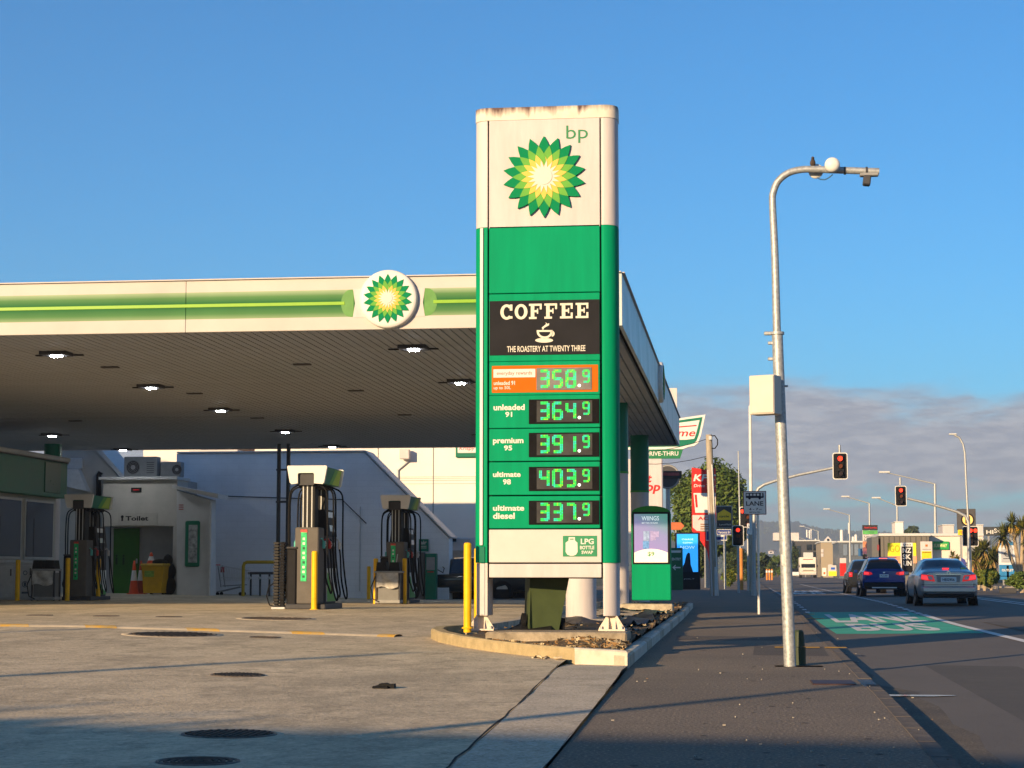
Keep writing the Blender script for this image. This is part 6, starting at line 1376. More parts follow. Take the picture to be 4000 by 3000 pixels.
# silver sedan
sedan = dict(L=4.80, r=.325, wheels=(-1.36, 1.42), hw=[(-2.4, .80), (-2.2, .885), (-1.0, .915), (.8, .915), (2.0, .88), (2.4, .70)], bot=[(-2.4, .30), (-1.9, .24), (1.9, .22), (2.4, .26)],
    sh=[(-2.4, .92), (-1.2, .96), (.9, .92), (2.4, .70)], top=[(-2.4, 1.02), (-2.28, 1.075), (-1.75, 1.10), (-1.55, 1.13), (-.75, 1.42), (-.2, 1.47), (.35, 1.44), (1.15, 1.05), (1.4, 1.0), (2.2, .84), (2.4, .72)],
    rw=[(-2, .70), (-1.0, .60), (0, .60), (.8, .66), (1.5, .75)], endglass=[(-1.66, -.80), (.42, 1.12)], sideglass=[(-1.25, -.42), (-.36, .42), (.48, .95)])
silver = M('paint_silver', (.40, .41, .43), .28, .65, var=.04, rv=0, coat=.6)
p = gp(3700, 2362, hr(58)); sx_ = at(3706, 2300, 58).x
t, body = car('silver_sedan', 'silver sedan waiting at the lights with brake lamps lit, seen from behind', (sx_, 60.4, rz(6, 58)), 0, silver, sedan)
yb = -2.405
for s in (-1, 1):
    f = lambda pts: [(s * a, b) for a, b in pts]
    tl = poly_on(t, 'tail_lamp', f([(.80, .965), (.46, .925), (.40, .74), (.60, .76), (.82, .80)]), yb - .005, .10, lamp_r); poly_on(tl, 'brake_lamp', f([(.80, .93), (.64, .92), (.60, .79), (.80, .82)]), yb - .012, .02, lamp_on); poly_on(tl, 'reverse_lamp', f([(.62, .90), (.50, .90), (.46, .80), (.58, .80)]), yb - .012, .02, lamp_c)
    MB().box((s * .99, .55, .98), (.16, .10, .12), .03).build('door_mirror', silver, t)
    MB().tube([(s * .925, y, .70) for y in (-.35, -.15)], .014, 6).build('door_handle', chrome, t)
poly_on(t, 'plate_recess', [(-.36, .935), (.36, .935), (.33, .72), (-.33, .72)], yb - .002, .02, M('silver_dark', (.20, .20, .22), .35, .5)); plate(t, yb - .012, .80, 'HEG956', .46, .15)
MB().box((0, yb - .012, .955), (.78, .02, .03), .006).build('chrome_strip', chrome, t); MB().lathe([(.055, -.012), (.035, -.012)], (0, yb, 1.005), 16, axis='Y').build('badge', chrome, t)
MB().prism([(-.80, .645), (.80, .645), (.80, .655), (-.80, .655)], yb - .006, yb + .05).build('boot_gap', black, t)
MB().box((0, -2.36, .50), (1.66, .17, .27), .08).build('bumper', silver, t); MB().box((0, -2.35, .32), (1.52, .12, .12), .03).build('diffuser', black, t)
MB().box((0, -1.63, 1.135), (.20, .06, .04), .01).build('high_brake_lamp', lamp_on, t)
MB().box((.52, -1.66, 1.14), (.16, .03, .05), .006).build('window_sticker', M('sticker_green', (.30, .40, .15), .6), t)
for dx in (-.36, .36): MB().box((dx, -.45, 1.10), (.28, .10, .24), .05).build('headrest', dgrey, t)
# blue crossover
suv = dict(L=4.30, r=.34, wheels=(-1.30, 1.32), hw=[(-2.15, .80), (-1.95, .875), (-.8, .895), (.8, .89), (1.8, .86), (2.15, .66)], bot=[(-2.15, .42), (-1.8, .28), (1.8, .26), (2.15, .30)],
    sh=[(-2.15, .98), (-1.2, 1.02), (.9, .95), (2.15, .74)], top=[(-2.15, 1.04), (-2.08, 1.13), (-1.95, 1.28), (-1.72, 1.54), (-1.3, 1.59), (-.2, 1.60), (.35, 1.54), (1.15, 1.08), (1.4, 1.03), (1.95, .90), (2.15, .74)],
    rw=[(-2.1, .66), (-1.6, .58), (0, .60), (.8, .66), (1.5, .74)], endglass=[(-2.075, -1.74), (.42, 1.12)], sideglass=[(-1.55, -.98), (-.88, -.05), (.02, .85)])
bluep = M('paint_blue', (.008, .035, .20), .25, .4, var=.05, rv=0, coat=.8)
sx_ = at(3455, 2300, 78).x
t, body = car('blue_crossover', 'blue hatchback crossover in the queue with brake lamps lit', (sx_, 80.2, rz(6, 78)), 0, bluep, suv); yb = -2.15
for s in (-1, 1):
    f = lambda pts: [(s * a, b) for a, b in pts]
    tl = poly_on(t, 'tail_lamp', f([(.80, 1.04), (.52, .99), (.46, .91), (.62, .86), (.83, .88)]), yb - .015, .14, lamp_r); poly_on(tl, 'brake_lamp', f([(.80, 1.0), (.62, .98), (.62, .90), (.81, .90)]), yb - .022, .02, lamp_on)
    MB().box((s * .97, .55, 1.02), (.16, .10, .13), .03).build('door_mirror', bluep, t); MB().box((s * .55, -.3, 1.61), (.03, 1.7, .03), .01).build('roof_rail', chrome, t)
    MB().box((s * .55, yb - .03, .50), (.16, .02, .03), .005).build('reflector', M('reflector_red', (.35, .02, .02), .3), t)
plate(t, yb - .022, .84, 'PCC489'); MB().box((0, yb - .01, .62), (1.60, .08, .10), .02).build('bumper_top', bluep, t); MB().box((0, yb + .02, .46), (1.62, .16, .24), .04).build('bumper', black, t); MB().box((0, yb - .06, .36), (1.0, .05, .05), .012).build('skid_plate', lgrey, t)
MB().ball((0, yb - .01, .97), .05, (1, .25, .8), 12, 7).build('badge', chrome, t); MB().box((0, -1.76, 1.555), (.34, .08, .03), .008).build('high_brake_lamp', M('brake_strip', (.6, .10, .08), .3, emit=.9), t); MB().box((0, -1.76, 1.595), (1.10, .22, .03), .012).build('spoiler', bluep, t)
# dark hatch ahead, and a white one at the right edge
darkp = M('paint_dark', (.03, .034, .04), .25, .4, var=.05, rv=0, coat=.8); whitep = M('paint_white', (.72, .72, .72), .3, 0, var=.02, rv=0, coat=.6)
t, body = car('dark_hatchback', 'dark car in the queue mostly hidden by the blue crossover', (at(3392, 2300, 88).x, 91, rz(5.5, 90)), RAD(0), darkp, suv); yb = -2.15
for s in (-1, 1): tl = poly_on(t, 'tail_lamp', [(s * .82, 1.0), (s * .66, .98), (s * .67, .78), (s * .82, .78)], yb - .015, .14, lamp_r); poly_on(tl, 'brake_lamp', [(s * .80, .94), (s * .71, .93), (s * .71, .86), (s * .8, .86)], yb - .022, .02, lamp_on)
plate(t, yb - .022, .80, 'KLT204')
wx_ = at(3988, 2850, 10.9).x
t, body = car('white_car', 'white car bumper just entering at the right edge of the road', (wx_ + .875, 10.9 - 2.15, hr(10)), 0, whitep, suv)
for s in (-1, 1): poly_on(t, 'headlamp', [(s * .45, .70), (s * .7, .74), (s * .7, .62), (s * .47, .62)], 2.06, .06, lamp_c)
t, body = car('parked_dark_car', 'dark parked car glimpsed between the legs of the price sign', (at(2035, 2300, 64.4).x - 1.9, 64.4, hf(-8, 64)), RAD(90), darkp, sedan)
plate(t, -2.42, .80, 'BDG771')
# cream truck in the distance
YV = 268; x, z, w, h = rect(3125, 2178, 3190, 2258, YV); t = thing('delivery_truck', 'cream box truck with wide windscreen approaching in the distance', 'truck', (x, YV + 3, hr(YV))); ww_ = 2.35
crm = M('truck_cream', (.66, .60, .52), .4, var=.10, scale=2)
MB().box((0, .6, 1.72), (ww_, 5.0, 2.45), .10).build('box_body', crm, t); MB().prism([(-1.12, .45), (1.12, .45), (1.08, 2.1), (-1.08, 2.1)], -3.0, -1.9).build('cab', crm, t)
MB().box((0, -3.0, 1.72), (1.95, .06, .55), .04).build('windscreen', glass, t); MB().box((0, -3.04, .62), (2.25, .10, .30), .05).build('bumper', whited, t); MB().box((0, -3.03, 1.05), (1.5, .05, .20), .02).build('grille', M('grille_tan', (.28, .24, .19), .6), t)
for s in (-1, 1): MB().box((s * .86, -3.03, 1.0), (.34, .05, .20), .02).build('headlamp', lamp_c, t); MB().box((s * 1.25, -2.8, 1.7), (.14, .10, .40), .02).build('mirror', black, t); [MB().cyl((s * 1.0 - .12, yy, .38), (s * 1.0 + .12, yy, .38), .38, n=16).build('wheel', rubber, t) for yy in (-2.3, 2)]
MB().box((0, -1.92, 2.62), (1.4, .04, .10), .02).build('roof_sign', M('marker_red', (.25, .04, .04), .4), t); MB().box((1.20, .4, 1.3), (.03, 4.0, 1.5), .01).build('side_print', orange, t)
YV = 300; x, z, w, h = rect(3090, 2218, 3122, 2258, YV); t = thing('distant_car', 'small pale car left of the distant cream truck', 'car', (x, YV, hr(YV))); MB().box((0, 0, .55), (1.75, 4.2, .62), .15).build('body', whitep, t); MB().prism([(-.80, .85), (.80, .85), (.62, 1.42), (-.62, 1.42)], -1.6, 1.0).build('cabin', glassb, t)
for s in (-.8, .8): [MB().cyl((s - .09, yy, .31), (s + .09, yy, .31), .31, n=14).build('wheel', rubber, t) for yy in (-1.3, 1.3)]

# ================================================================== far buildings on the right
def bld(name, label, px0, py0, px1, py1, Y, depth, mat, par=True):
    x, z, w, h = rect(px0, py0, px1, py1, Y); zb = hr(min(Y, 280)); top = z + h / 2 - zb
    t = thing(name, label, 'building', (x, Y, zb)); MB().box((0, depth / 2, top / 2), (w, depth, top), 0).build('wall', mat, t)
    if par: MB().box((0, depth / 2, top + .06), (w + .3, depth + .3, .22), .03).build('parapet', lgrey, t)
    return t, x, zb, w, top
def grid_windows(t, x, zb, Y, rects_, mat=glass):
    for r in rects_:
        a, b, w, h = rect(*r, Y); fr = MB().box((a - x, -.03, b - zb), (w, .08, h), .01).build('window', dgrey, t); MB().box((a - x, -.075, b - zb), (w * .92, .02, h * .92), 0).build('pane', mat, fr)
t, x, zb, w, top = bld('dark_office', 'dark glazed office block beyond the cream truck', 3105, 2113, 3202, 2255, 330, 20, M('office_dark', (.06, .06, .065), .5, var=.2))
grid_windows(t, x, zb, 330, [(3150, 2126, 3172, 2150), (3176, 2126, 3198, 2150), (3150, 2156, 3172, 2178), (3176, 2156, 3198, 2178), (3112, 2130, 3130, 2200)])
MB().box((-3.5, 6, top + .8), (4.5, 6, 1.4), .05).build('roof_box', whited, t)
t, x, zb, w, top = bld('tan_building', 'plain tan building with a white gabled house front above it', 3206, 2118, 3273, 2255, 290, 18, M('tan_wall', (.33, .27, .19), .8, var=.08, scale=.3)); 
for k in range(2): a, b, ww_, hh = rect(3207, 2145 + 17 * k, 3217, 2158 + 17 * k, 290); MB().box((a - x, -.05, b - zb), (ww_, .1, hh), 0).build('wall_poster', whited, t)
a, b, ww_, hh = rect(3217, 2093, 3243, 2118, 300); MB().prism([(a - x - ww_ / 2, top), (a - x + ww_ / 2, top), (a - x + ww_ / 2, top + hh * .45), (a - x, top + hh), (a - x - ww_ / 2, top + hh * .45)], 6, 9).build('gable_house', whited, t); MB().cyl((a - x, 5.9, top + hh * .45), (a - x, 6.0, top + hh * .45), .2, n=12).build('round_window', glass, t)
t, x, zb, w, top = bld('blue_glass_building', 'blue grey glass fronted building behind the sign tower', 3276, 2118, 3380, 2255, 250, 16, M('glass_building', (.10, .12, .15), .3, var=.2))
grid_windows(t, x, zb, 250, [(3292 + 22 * k, 2124, 3311 + 22 * k, 2172) for k in range(4)], M('sky_glass', (.16, .20, .26), .15, var=.15)); a, b, ww_, hh = rect(3352, 2143, 3368, 2172, 249); MB().box((a - x, -1.1, b - zb), (ww_, .06, hh), 0).build('blue_panel', M('panel_blue', (.03, .12, .28), .4), t)
for k, (px, p0, p1, Y) in enumerate(((3154, 2070, 2107, 336), (3164, 2071, 2106, 336), (3171, 2068, 2104, 337), (3291, 2072, 2113, 262), (3322, 2043, 2113, 264), (3347, 2090, 2113, 262), (3188, 2106, 2120, 336), (3336, 2098, 2117, 264))):
    a, b = at(px, p1, Y), at(px, p0, Y); t = thing('rooftop_mast', ('left slim', 'middle slim', 'right slim', 'broad square', 'tall round-topped', 'short wide', 'low stubby', 'squat pale')[k] + ' white mast on the far rooftops', 'mast', (a.x, Y + 2, a.z - .6), 0, 'white rooftop masts'); r = (.15, .14, .14, .24, .20, .22, .2, .2)[k]
    MB().cyl((0, 0, 0), (0, 0, b.z - a.z + .6), r, r * .9, 12).build('shaft', white, t); MB().lathe([(r * .9, b.z - a.z + .6), (r * .6, b.z - a.z + .6 + r * .5), (.01, b.z - a.z + .6 + r * .7)], n=12).build('cap', white, t)
# sign tower
YS_ = 165; x, z, w, h = rect(3372, 2052, 3430, 2240, YS_); zb = hr(YS_); t = thing('tenant_sign_tower', 'tall shopping centre sign tower with black, green and picture panels', 'sign', (x, YS_, zb)); 
for px in (3373, 3426): MB().box((at(px, 2150, YS_).x - x, 0, (z + h / 2 - zb) / 2), (.12, .2, z + h / 2 - zb), .01).build('post', lgrey, t)
for nm, y0, y1, mt in (('black_panel', 2051, 2071, M('tower_black', (.03, .02, .02), .5)), ('green_panel', 2072, 2087, M('tower_green', (.10, .38, .10), .5, var=.5, scale=1.5)), ('white_panel', 2088, 2114, whited), ('orange_panel', 2115, 2138, M('tower_orange', (.55, .22, .12), .5, var=.5, scale=2)), ('navy_panel', 2139, 2164, M('tower_navy', (.03, .03, .12), .5, var=.4, scale=2, col2=(.30, .10, .10))), ('black_panel', 2165, 2185, black)):
    a, b, w1, h1 = rect(3370 if y0 > 2060 else 3368, y0, 3408 if y0 > 2090 else 3428, y1, YS_); MB().box((a - x, -.06, b - zb), (w1, .25, h1 * .98), .01).build(nm, mt, t)
a, b, w1, h1 = rect(3376, 2058, 3424, 2066, YS_); text(t, 'Noel Leeming', a - x, -.20, b - zb, h1, w1, red, .01); a, b, w1, h1 = rect(3376, 2092, 3404, 2102, YS_); text(t, 'Lynn', a - x, -.20, b - zb, h1, w1, ink, .02); a, b, w1, h1 = rect(3376, 2103, 3404, 2112, YS_); text(t, 'LAPS', a - x, -.20, b - zb, h1, w1, ink, .02)
a = at(3394, 2132, YS_); MB().lathe([(.32, -.20), (.16, -.20)], (a.x - x, 0, a.z - zb), 20, axis='Y').build('ring_picture', M('ring_dark', (.10, .03, .04), .5), t)
# brown shop building
t, x, zb, w, top = bld('brown_shop_building', 'brown grey flat-roofed shop building behind the silver and blue cars', 3440, 2092, 3632, 2240, 150, 14, M('brown_clad', (.15, .135, .115), .6, var=.08, scale=.8)); 
for k in range(9): MB().box((-w / 2 + w * (k + .5) / 9, -.03, top * .62), (.04, .05, top * .72), 0).build('cladding_rib', M('rib_brown', (.11, .10, .085), .6), t)
a, b, w1, h1 = rect(3412, 2096, 3440, 2175, 148); MB().box((a - x, 3, b - zb), (w1, 6, h1), 0).build('side_wing', M('wing_grey', (.12, .12, .12), .6), t); a, b, w1, h1 = rect(3426, 2128, 3434, 2150, 147.9); MB().box((a - x, -.1 - 2.0, b - zb), (w1, .05, h1), 0).build('red_number', M('dull_red2', (.25, .05, .05), .5), t)
# cream building with green sign
t, x, zb, w, top = bld('cream_shop_building', 'cream flat-roofed shops with a green sign behind the silver car', 3630, 2092, 3840, 2240, 152, 14, M('cream_plaster', (.66, .58, .50), .7, var=.06, scale=.6))
a, b, w1, h1 = rect(3640, 2115, 3708, 2147, 151.8); g_ = MB().box((a - x, -.12, b - zb), (w1, .15, h1), .02).build('green_sign', M('sub_green', (.02, .30, .07), .4), t); text(g_, 'SUBWAY', a - x, -.21, b - zb, h1 * .42, w1 * .8, M('sub_cream', (.75, .72, .35), .5), .03, .15)
MB().box((-.5, -.4, 1.75), (w * .8, .8, .10), .02).build('awning', lgrey, t)
for k in range(4): f_ = MB().box((-w * .36 + k * w * .24, -.03, .9), (w * .18, .08, 1.4), .01).build('shopfront_window', dgrey, t); MB().box((-w * .36 + k * w * .24, -.08, .9), (w * .16, .02, 1.25), 0).build('pane', glass, f_)
for k, (p0, p1, pt_, lab, mt) in enumerate(((3682, 3728, 2052, 'white plant box on the roof of the cream shops', whited), (3808, 3842, 2052, 'second white roof box right of the round badge sign', whited), (3497, 3530, 2040, 'tall cream block rising behind the brown shop building', mwall2))):
    x, z, w, h = rect(p0, pt_, p1, 2100, 175); o = thing('roof_box', lab, 'building', (x, 175, z - h / 2)); MB().box((0, 2, h / 2), (w, 4, h), .03).build('box', mt, o); MB().box((0, 2, h + .04), (w + .1, 4.1, .1), .02).build('capping', lgrey, o); MB().box((0, 2, -2), (w, 4, 4), 0).build('base', mt, o)
# billboards and totems
def board(name, label, px0, py0, px1, py1, Y, mat, words=(), legs=True, stripes=()):
    x, z, w, h = rect(px0, py0, px1, py1, Y); zb = hr(min(Y, 280)) + .1; t = thing(name, label, 'sign', (x, Y, zb)); MB().box((0, 0, z - zb), (w, .2, h), .02).build('panel', mat, t)
    for (u0, v0, u1, v1, mt, nm) in stripes: MB().box(((u0 + u1) / 2 * w, -.105, z - zb + (v0 + v1) / 2 * h), (abs(u1 - u0) * w, .02, abs(v1 - v0) * h), 0).build(nm, mt, t)
    for (s_, u, v, hh, ww_, mt, bo_) in words: text(t, s_, u * w, -.122, z - zb + v * h, hh * h, ww_ * w, mt, bo_)
    if legs and z - h / 2 > zb:
        for s in (-.3, .3): MB().box((s * w, .05, (z - h / 2 - zb) / 2), (.12, .12, z - h / 2 - zb), 0).build('leg', mgrey, t)
    return t
ylw = M('board_yellow', (.80, .66, .03), .5, var=.05); fad = M('board_salmon', (.72, .30, .16), .5, var=.3, scale=1.5)
board('yellow_billboard', 'yellow and salmon billboard with round letters behind the blue car', 3467, 2121, 3580, 2200, 120, ylw, [('GO', -.26, .22, .36, .36, M('go_ink', (.45, .36, .02), .5), .02)], True, [(-.5, -.5, .5, -.14, fad, 'salmon_band')])
board('black_lettered_sign', 'narrow black sign with big white letters between the cars', 3517, 2120, 3568, 2235, 100, white, [('1933', 0, .435, .05, .62, ink, .0), ('NZ', 0, .24, .17, .7, white, .03), ('SK', -.02, .02, .17, .66, white, .03), ('UN', .02, -.20, .17, .66, white, .03)], True, [(-.44, -.5, .44, .37, black, 'black_field')])
board('yellow_white_totem', 'white and yellow shop totem left of the green shop sign', 3595, 2115, 3643, 2200, 118, whited, [], True, [(-.42, -.40, .42, .05, M('totem_yellow', (.80, .52, .02), .5, var=.1), 'yellow_field'), (-.1, .26, .1, .36, M('totem_logo', (.40, .14, .03), .5), 'logo'), (-.36, .12, .36, .15, mgrey, 'print_line'), (-.36, -.02, .36, .01, M('totem_print', (.35, .18, .02), .5), 'print_line'), (-.36, -.32, .36, -.29, _M['totem_print'], 'print_line')])
t = board('round_badge_sign', 'tall dark sign with a yellow round letter badge above the cream shops', 3737, 1988, 3812, 2070, 112, M('badge_dark', (.075, .07, .07), .5), [], True); x, z, w, h = rect(3737, 1988, 3812, 2070, 112); zz_ = z - t.location.z - .02 * h
MB().cyl((.06 * w, -.12, zz_), (.06 * w, -.10, zz_), w * .36, n=28).build('badge_rim', black, t); MB().cyl((.06 * w, -.14, zz_), (.06 * w, -.12, zz_), w * .28, n=28).build('badge_face', M('badge_yellow', (.85, .60, .20), .5), t); text(t, 'H', .06 * w, -.145, zz_, w * .40, w * .26, M('badge_ink', (.10, .04, .02), .5), .05)
MB().box((-.2 * w, 0, -.16 * h + z - t.location.z - h * .46), (w * .52, .22, h * .26), .02).build('yellow_panel', M('panel_yellow', (.85, .55, .02), .5), t); text(t, 'FINZ', -.2 * w, -.12, -.16 * h + z - t.location.z - h * .46, h * .14, w * .38, M('finz_ink', (.55, .20, .02), .5), .02)
t = board('blue_white_totem', 'blue and white car yard totem standing in the plants on the right', 3899, 2112, 3968, 2264, 92, M('totem_white', (.58, .62, .66), .45, var=.05), [('OUTLET', 0, -.26, .06, .7, wt, .03)], False, [(-.5, -.5, .5, -.12, M('totem_blue', (.03, .19, .42), .45, var=.15), 'blue_field'), (-.46, .38, .46, .48, M('totem_blue2', (.04, .22, .48), .45), 'blue_band'), (-.36, -.06, .34, .28, M('totem_grey', (.38, .40, .44), .45), 'grey_field'), (-.05, -.49, .08, -.14, M('totem_navy', (.015, .09, .26), .45), 'dark_bar'), (-.24, .03, .26, .045, mgrey, 'print_line'), (-.46, -.42, .4, -.405, wt, 'print_line')])
x, z, w, h = rect(3899, 2112, 3968, 2264, 92); zz_ = z - t.location.z + h * .16; MB().lathe([(w * .17, -.122), (w * .125, -.122)], (0, 0, zz_), 20, axis='Y').build('ring_logo', dgrey, t); MB().box((0, -.124, zz_), (w * .44, .008, h * .018), 0).build('logo_bar', dgrey, t); MB().box((0, .0, .05), (w * 1.02, .3, .25), .02).build('plinth', dgrey, t)
board('red_banner', 'red and white banner sign beside the far lamp column', 3280, 2180, 3306, 2250, 170, red, [], False, [(-.5, .22, .5, .5, whited, 'white_top')])
board('small_yellow_sign', 'small yellow and white sign beyond the dark car', 3236, 2208, 3268, 2250, 185, whited, [], False, [(-.5, -.5, .5, -.05, ylw, 'yellow_field'), (-.2, .1, .3, .3, blue, 'blue_field')])
board('white_shop_board', 'small white board with orange and black blocks below the tan building', 3234, 2205, 3252, 2250, 200, whited, [], False, [(-.3, -.2, .3, .05, orange, 'orange_block'), (-.3, .15, .3, .25, black, 'black_bar')])
board('round_top_board', 'cream round-topped board just right of the cream truck', 3212, 2218, 3228, 2250, 210, mwall2, [], False, [(-.25, -.3, .25, .0, M('cone_orange2', (.5, .15, .05), .6), 'orange_block')])
board('grey_truck_board', 'light grey sign box above the cream truck', 3138, 2158, 3176, 2178, 290, lgrey, [], True)
board('lime_awning', 'lime green curved shop awning behind the dark car', 3326, 2190, 3366, 2206, 172, M('awning_lime', (.35, .45, .06), .6), [], True)
for k, px in enumerate((2996, 3006, 3016)):
    q = at(px, 2256, 190); t = thing('road_works_post', ('left', 'middle', 'right')[k] + ' orange post of three at the far left kerb', 'post', (q.x, 190, hp(190)), 0, 'orange posts at the far kerb'); MB().cyl((0, 0, 0), (0, 0, 1.1), .10, .08, 10).build('post', M('orange_sleeve', None), t); MB().cyl((0, 0, .75), (0, 0, .95), .105, n=10).build('white_band', white, t)
for k, (px, mt, lab, tilt) in enumerate(((3775, M('flag_orange', (.62, .20, .03), .6), 'orange feather flag behind the silver car', .06), (3798, M('flag_red', (.55, .06, .02), .6), 'red feather flag beside the right traffic light', -.02), (3752, M('flag_blue', (.05, .06, .25), .6), 'dark blue feather flag left of the orange flag', .03))):
    a, b = at(px, 2250, 108 + k), at(px, 2130, 108 + k); t = thing('feather_flag', lab, 'flag', (a.x, 108 + k, hr(108) + .1), 0, 'feather flags by the car yard'); hh = b.z - a.z
    MB().cyl((0, 0, 0), (tilt, 0, hh), .02, n=6).build('pole', lgrey, t); MB().prism([(.02, .35), (.34, .30), (.40, hh * .7), (.28, hh * .93), (tilt + .04, hh)], -.008, .008).build('cloth', mt, t)
board('slanted_roof_sign', 'dark roof edge with white lettering behind the cabbage trees', 3842, 2058, 3935, 2092, 128, M('roof_sign_dark', (.05, .055, .06), .6), [('SISE', .18, .05, .5, .5, wt, .02), ('HI', -.25, -.1, .45, .3, wt, .02)], True)
board('yellow_banner', 'yellow banner behind the right cabbage tree', 3938, 2050, 3984, 2082, 110, M('banner_yellow', (.75, .42, .02), .6, var=.2), [], True)

# ================================================================== plants
def leafy(name, label, cat, base, crown_c, crown_r, n, cols, trunk=None, leaf=.22, seed=1, clumps=26, group=None):
    rnd = random.Random(seed); t = thing(name, label, cat, base, 0, group); m = MB()
    cl_ = []
    for i in range(clumps):
        while True:
            v = Vector((rnd.uniform(-1, 1), rnd.uniform(-1, 1), rnd.uniform(-1, 1)))
            if .25 < v.length < 1: break
        v *= rnd.uniform(.72, .98) / max(v.length, .5) * (.55 + .45 * v.length); cl_.append((Vector((v.x * crown_r[0], v.y * crown_r[1], v.z * crown_r[2])), rnd.uniform(.22, .40)))
    cc = Vector(crown_c)
    for i in range(n):
        c, r = rnd.choice(cl_); d = Vector((rnd.gauss(0, 1), rnd.gauss(0, 1), rnd.gauss(0, 1))).normalized() * (rnd.random() ** .4) * r
        p = cc + c + Vector((d.x * crown_r[0], d.y * crown_r[1], d.z * crown_r[2])); s = leaf * rnd.uniform(.5, 1.25)
        nrm = (d + Vector((rnd.uniform(-.6, .6), rnd.uniform(-.6, .6), rnd.uniform(-.1, .9)))).normalized(); a = nrm.orthogonal().normalized(); a.rotate(Quaternion(nrm, rnd.random() * 6.3)); b = nrm.cross(a)
        m.add([p - a * s, p + b * s * .45, p + a * s, p - b * s * .45], [(0, 1, 2, 3)], rnd.choice((0, 0, 1, 1, 2)))
    m.build('crown', cols, t)
    if trunk:
        tm = MB(); tm.tube([(0, 0, 0), (trunk * .2, 0, crown_c[2] * .35), (crown_c[0] * .6, 0, crown_c[2] * .75), crown_c], trunk, 9, rs=[trunk * 1.3, trunk, trunk * .8, trunk * .4])
        for i in range(6): c = cl_[i][0] * .75 + cc; tm.tube([(crown_c[0] * .5, 0, crown_c[2] * .65), (c + cc) / 2, c], .1, 6, rs=[trunk * .5, trunk * .35, trunk * .12])
        tm.build('trunk', M('bark', (.10, .075, .05), .9, var=.3, scale=8, bump=.4), t)
    return t
G1 = [M('leaf_a', (.075, .12, .022), .6, var=.2), M('leaf_b', (.11, .15, .028), .6, var=.2), M('leaf_c', (.04, .07, .016), .6, var=.2)]
G2 = [M('leaf_d', (.04, .065, .02), .6, var=.2), M('leaf_e', (.06, .08, .025), .6, var=.2), M('leaf_f', (.025, .04, .015), .6, var=.2)]
G3 = [M('leaf_g', (.14, .15, .02), .6, var=.2), M('leaf_h', (.09, .13, .02), .6, var=.2), M('leaf_i', (.05, .08, .02), .6, var=.2)]
YTREE = 140; a = at(2780, 2000, YTREE); x, z, w, h = rect(2622, 1822, 2938, 2180, YTREE)
leafy('big_tree', 'large round dark green tree behind the red sign', 'tree', (x, YTREE, hp(YTREE)), (0, 0, z - hp(YTREE) + .2), (w * .46, w * .4, h * .46), 56000, G1, .35, .21, 3, 230)
for k, (px0, py0, px1, py1, Y, n, c, lab) in enumerate(((2640, 2060, 2760, 2310, 120, 5000, G2, 'dark shrubs behind the blue screen totem'), (2800, 2110, 2960, 2300, 170, 5000, G2, 'dark roadside tree below the yellow house sign'), (2890, 2150, 3030, 2265, 230, 4000, G2, 'dim trees beyond the slender orange-sleeved pole'), (2990, 2160, 3085, 2260, 280, 4000, G1, 'green tree just left of the tall pole in the distance'), (3080, 2120, 3125, 2240, 300, 3000, G2, 'dark tree left of the dark office block'), (2815, 2215, 2880, 2290, 112, 1800, G3, 'bright low bush on the left verge'))):
    x, z, w, h = rect(px0, py0, px1, py1, Y); leafy('roadside_tree' if h > 1.6 else 'bush', lab, 'tree' if h > 1.6 else 'bush', (x, Y, hp(min(Y, 280))), (0, 0, z - hp(min(Y, 280))), (w * .42, w * .4, h * .42), n, c, .12 if h > 1.6 else None, .16 if Y < 200 else .26, 20 + k, 30, 'trees along the left of the road')
x, z, w, h = rect(3532, 2047, 3590, 2100, 420); leafy('hill_tree', 'dark rounded tree mass behind the cream block on the right', 'tree', (x, 420, 0), (0, 0, z - .5), (w * .5, 3, h * .55), 3500, G2, .2, .4, 41, 30)
# cabbage trees: sword leaves in heads on bare stems
def cabbage(label, x, y, heads, seed, stem_r=.07):
    rnd = random.Random(seed); t = thing('cabbage_tree', label, 'tree', (x, y, hr(y) + .1), 0, 'cabbage trees on the right verge'); st = MB(); cols = [M('sword_green', (.11, .115, .025), .55, var=.25), M('sword_dry', (.33, .22, .08), .7, var=.2), M('sword_dark', (.05, .065, .018), .55, var=.2)]
    lv = MB()
    for (dx, hz, r, n) in heads:
        st.tube([(0, 0, 0), (dx * .25, rnd.uniform(-.1, .1), hz * .35), (dx * .7, 0, hz * .7), (dx, 0, hz)], stem_r, 7, rs=[stem_r * 1.3, stem_r, stem_r * .85, stem_r * .6])
        for i in range(n):
            el = rnd.uniform(-1.0, 1.45); az = rnd.uniform(0, 6.283); L_ = r * rnd.uniform(.7, 1.15); d = Vector((math.cos(az) * math.cos(el), math.sin(az) * math.cos(el), math.sin(el))); sd = d.cross(Vector((0, 0, 1))).normalized() * .022 * (1 + r)
            c = Vector((dx, 0, hz)); mid = c + d * L_ * .55; tip = c + d * L_ + Vector((0, 0, -.22 * L_ * math.cos(el)))
            lv.add([c - sd * .6, c + sd * .6, mid + sd, tip, mid - sd], [(0, 1, 2, 4), (4, 2, 3)], 1 if el < -.45 else rnd.choice((0, 0, 2)))
    st.build('trunk', M('cabbage_bark', (.36, .28, .19), .9, var=.3, scale=10, bump=.4), t); lv.build('crown', cols, t)
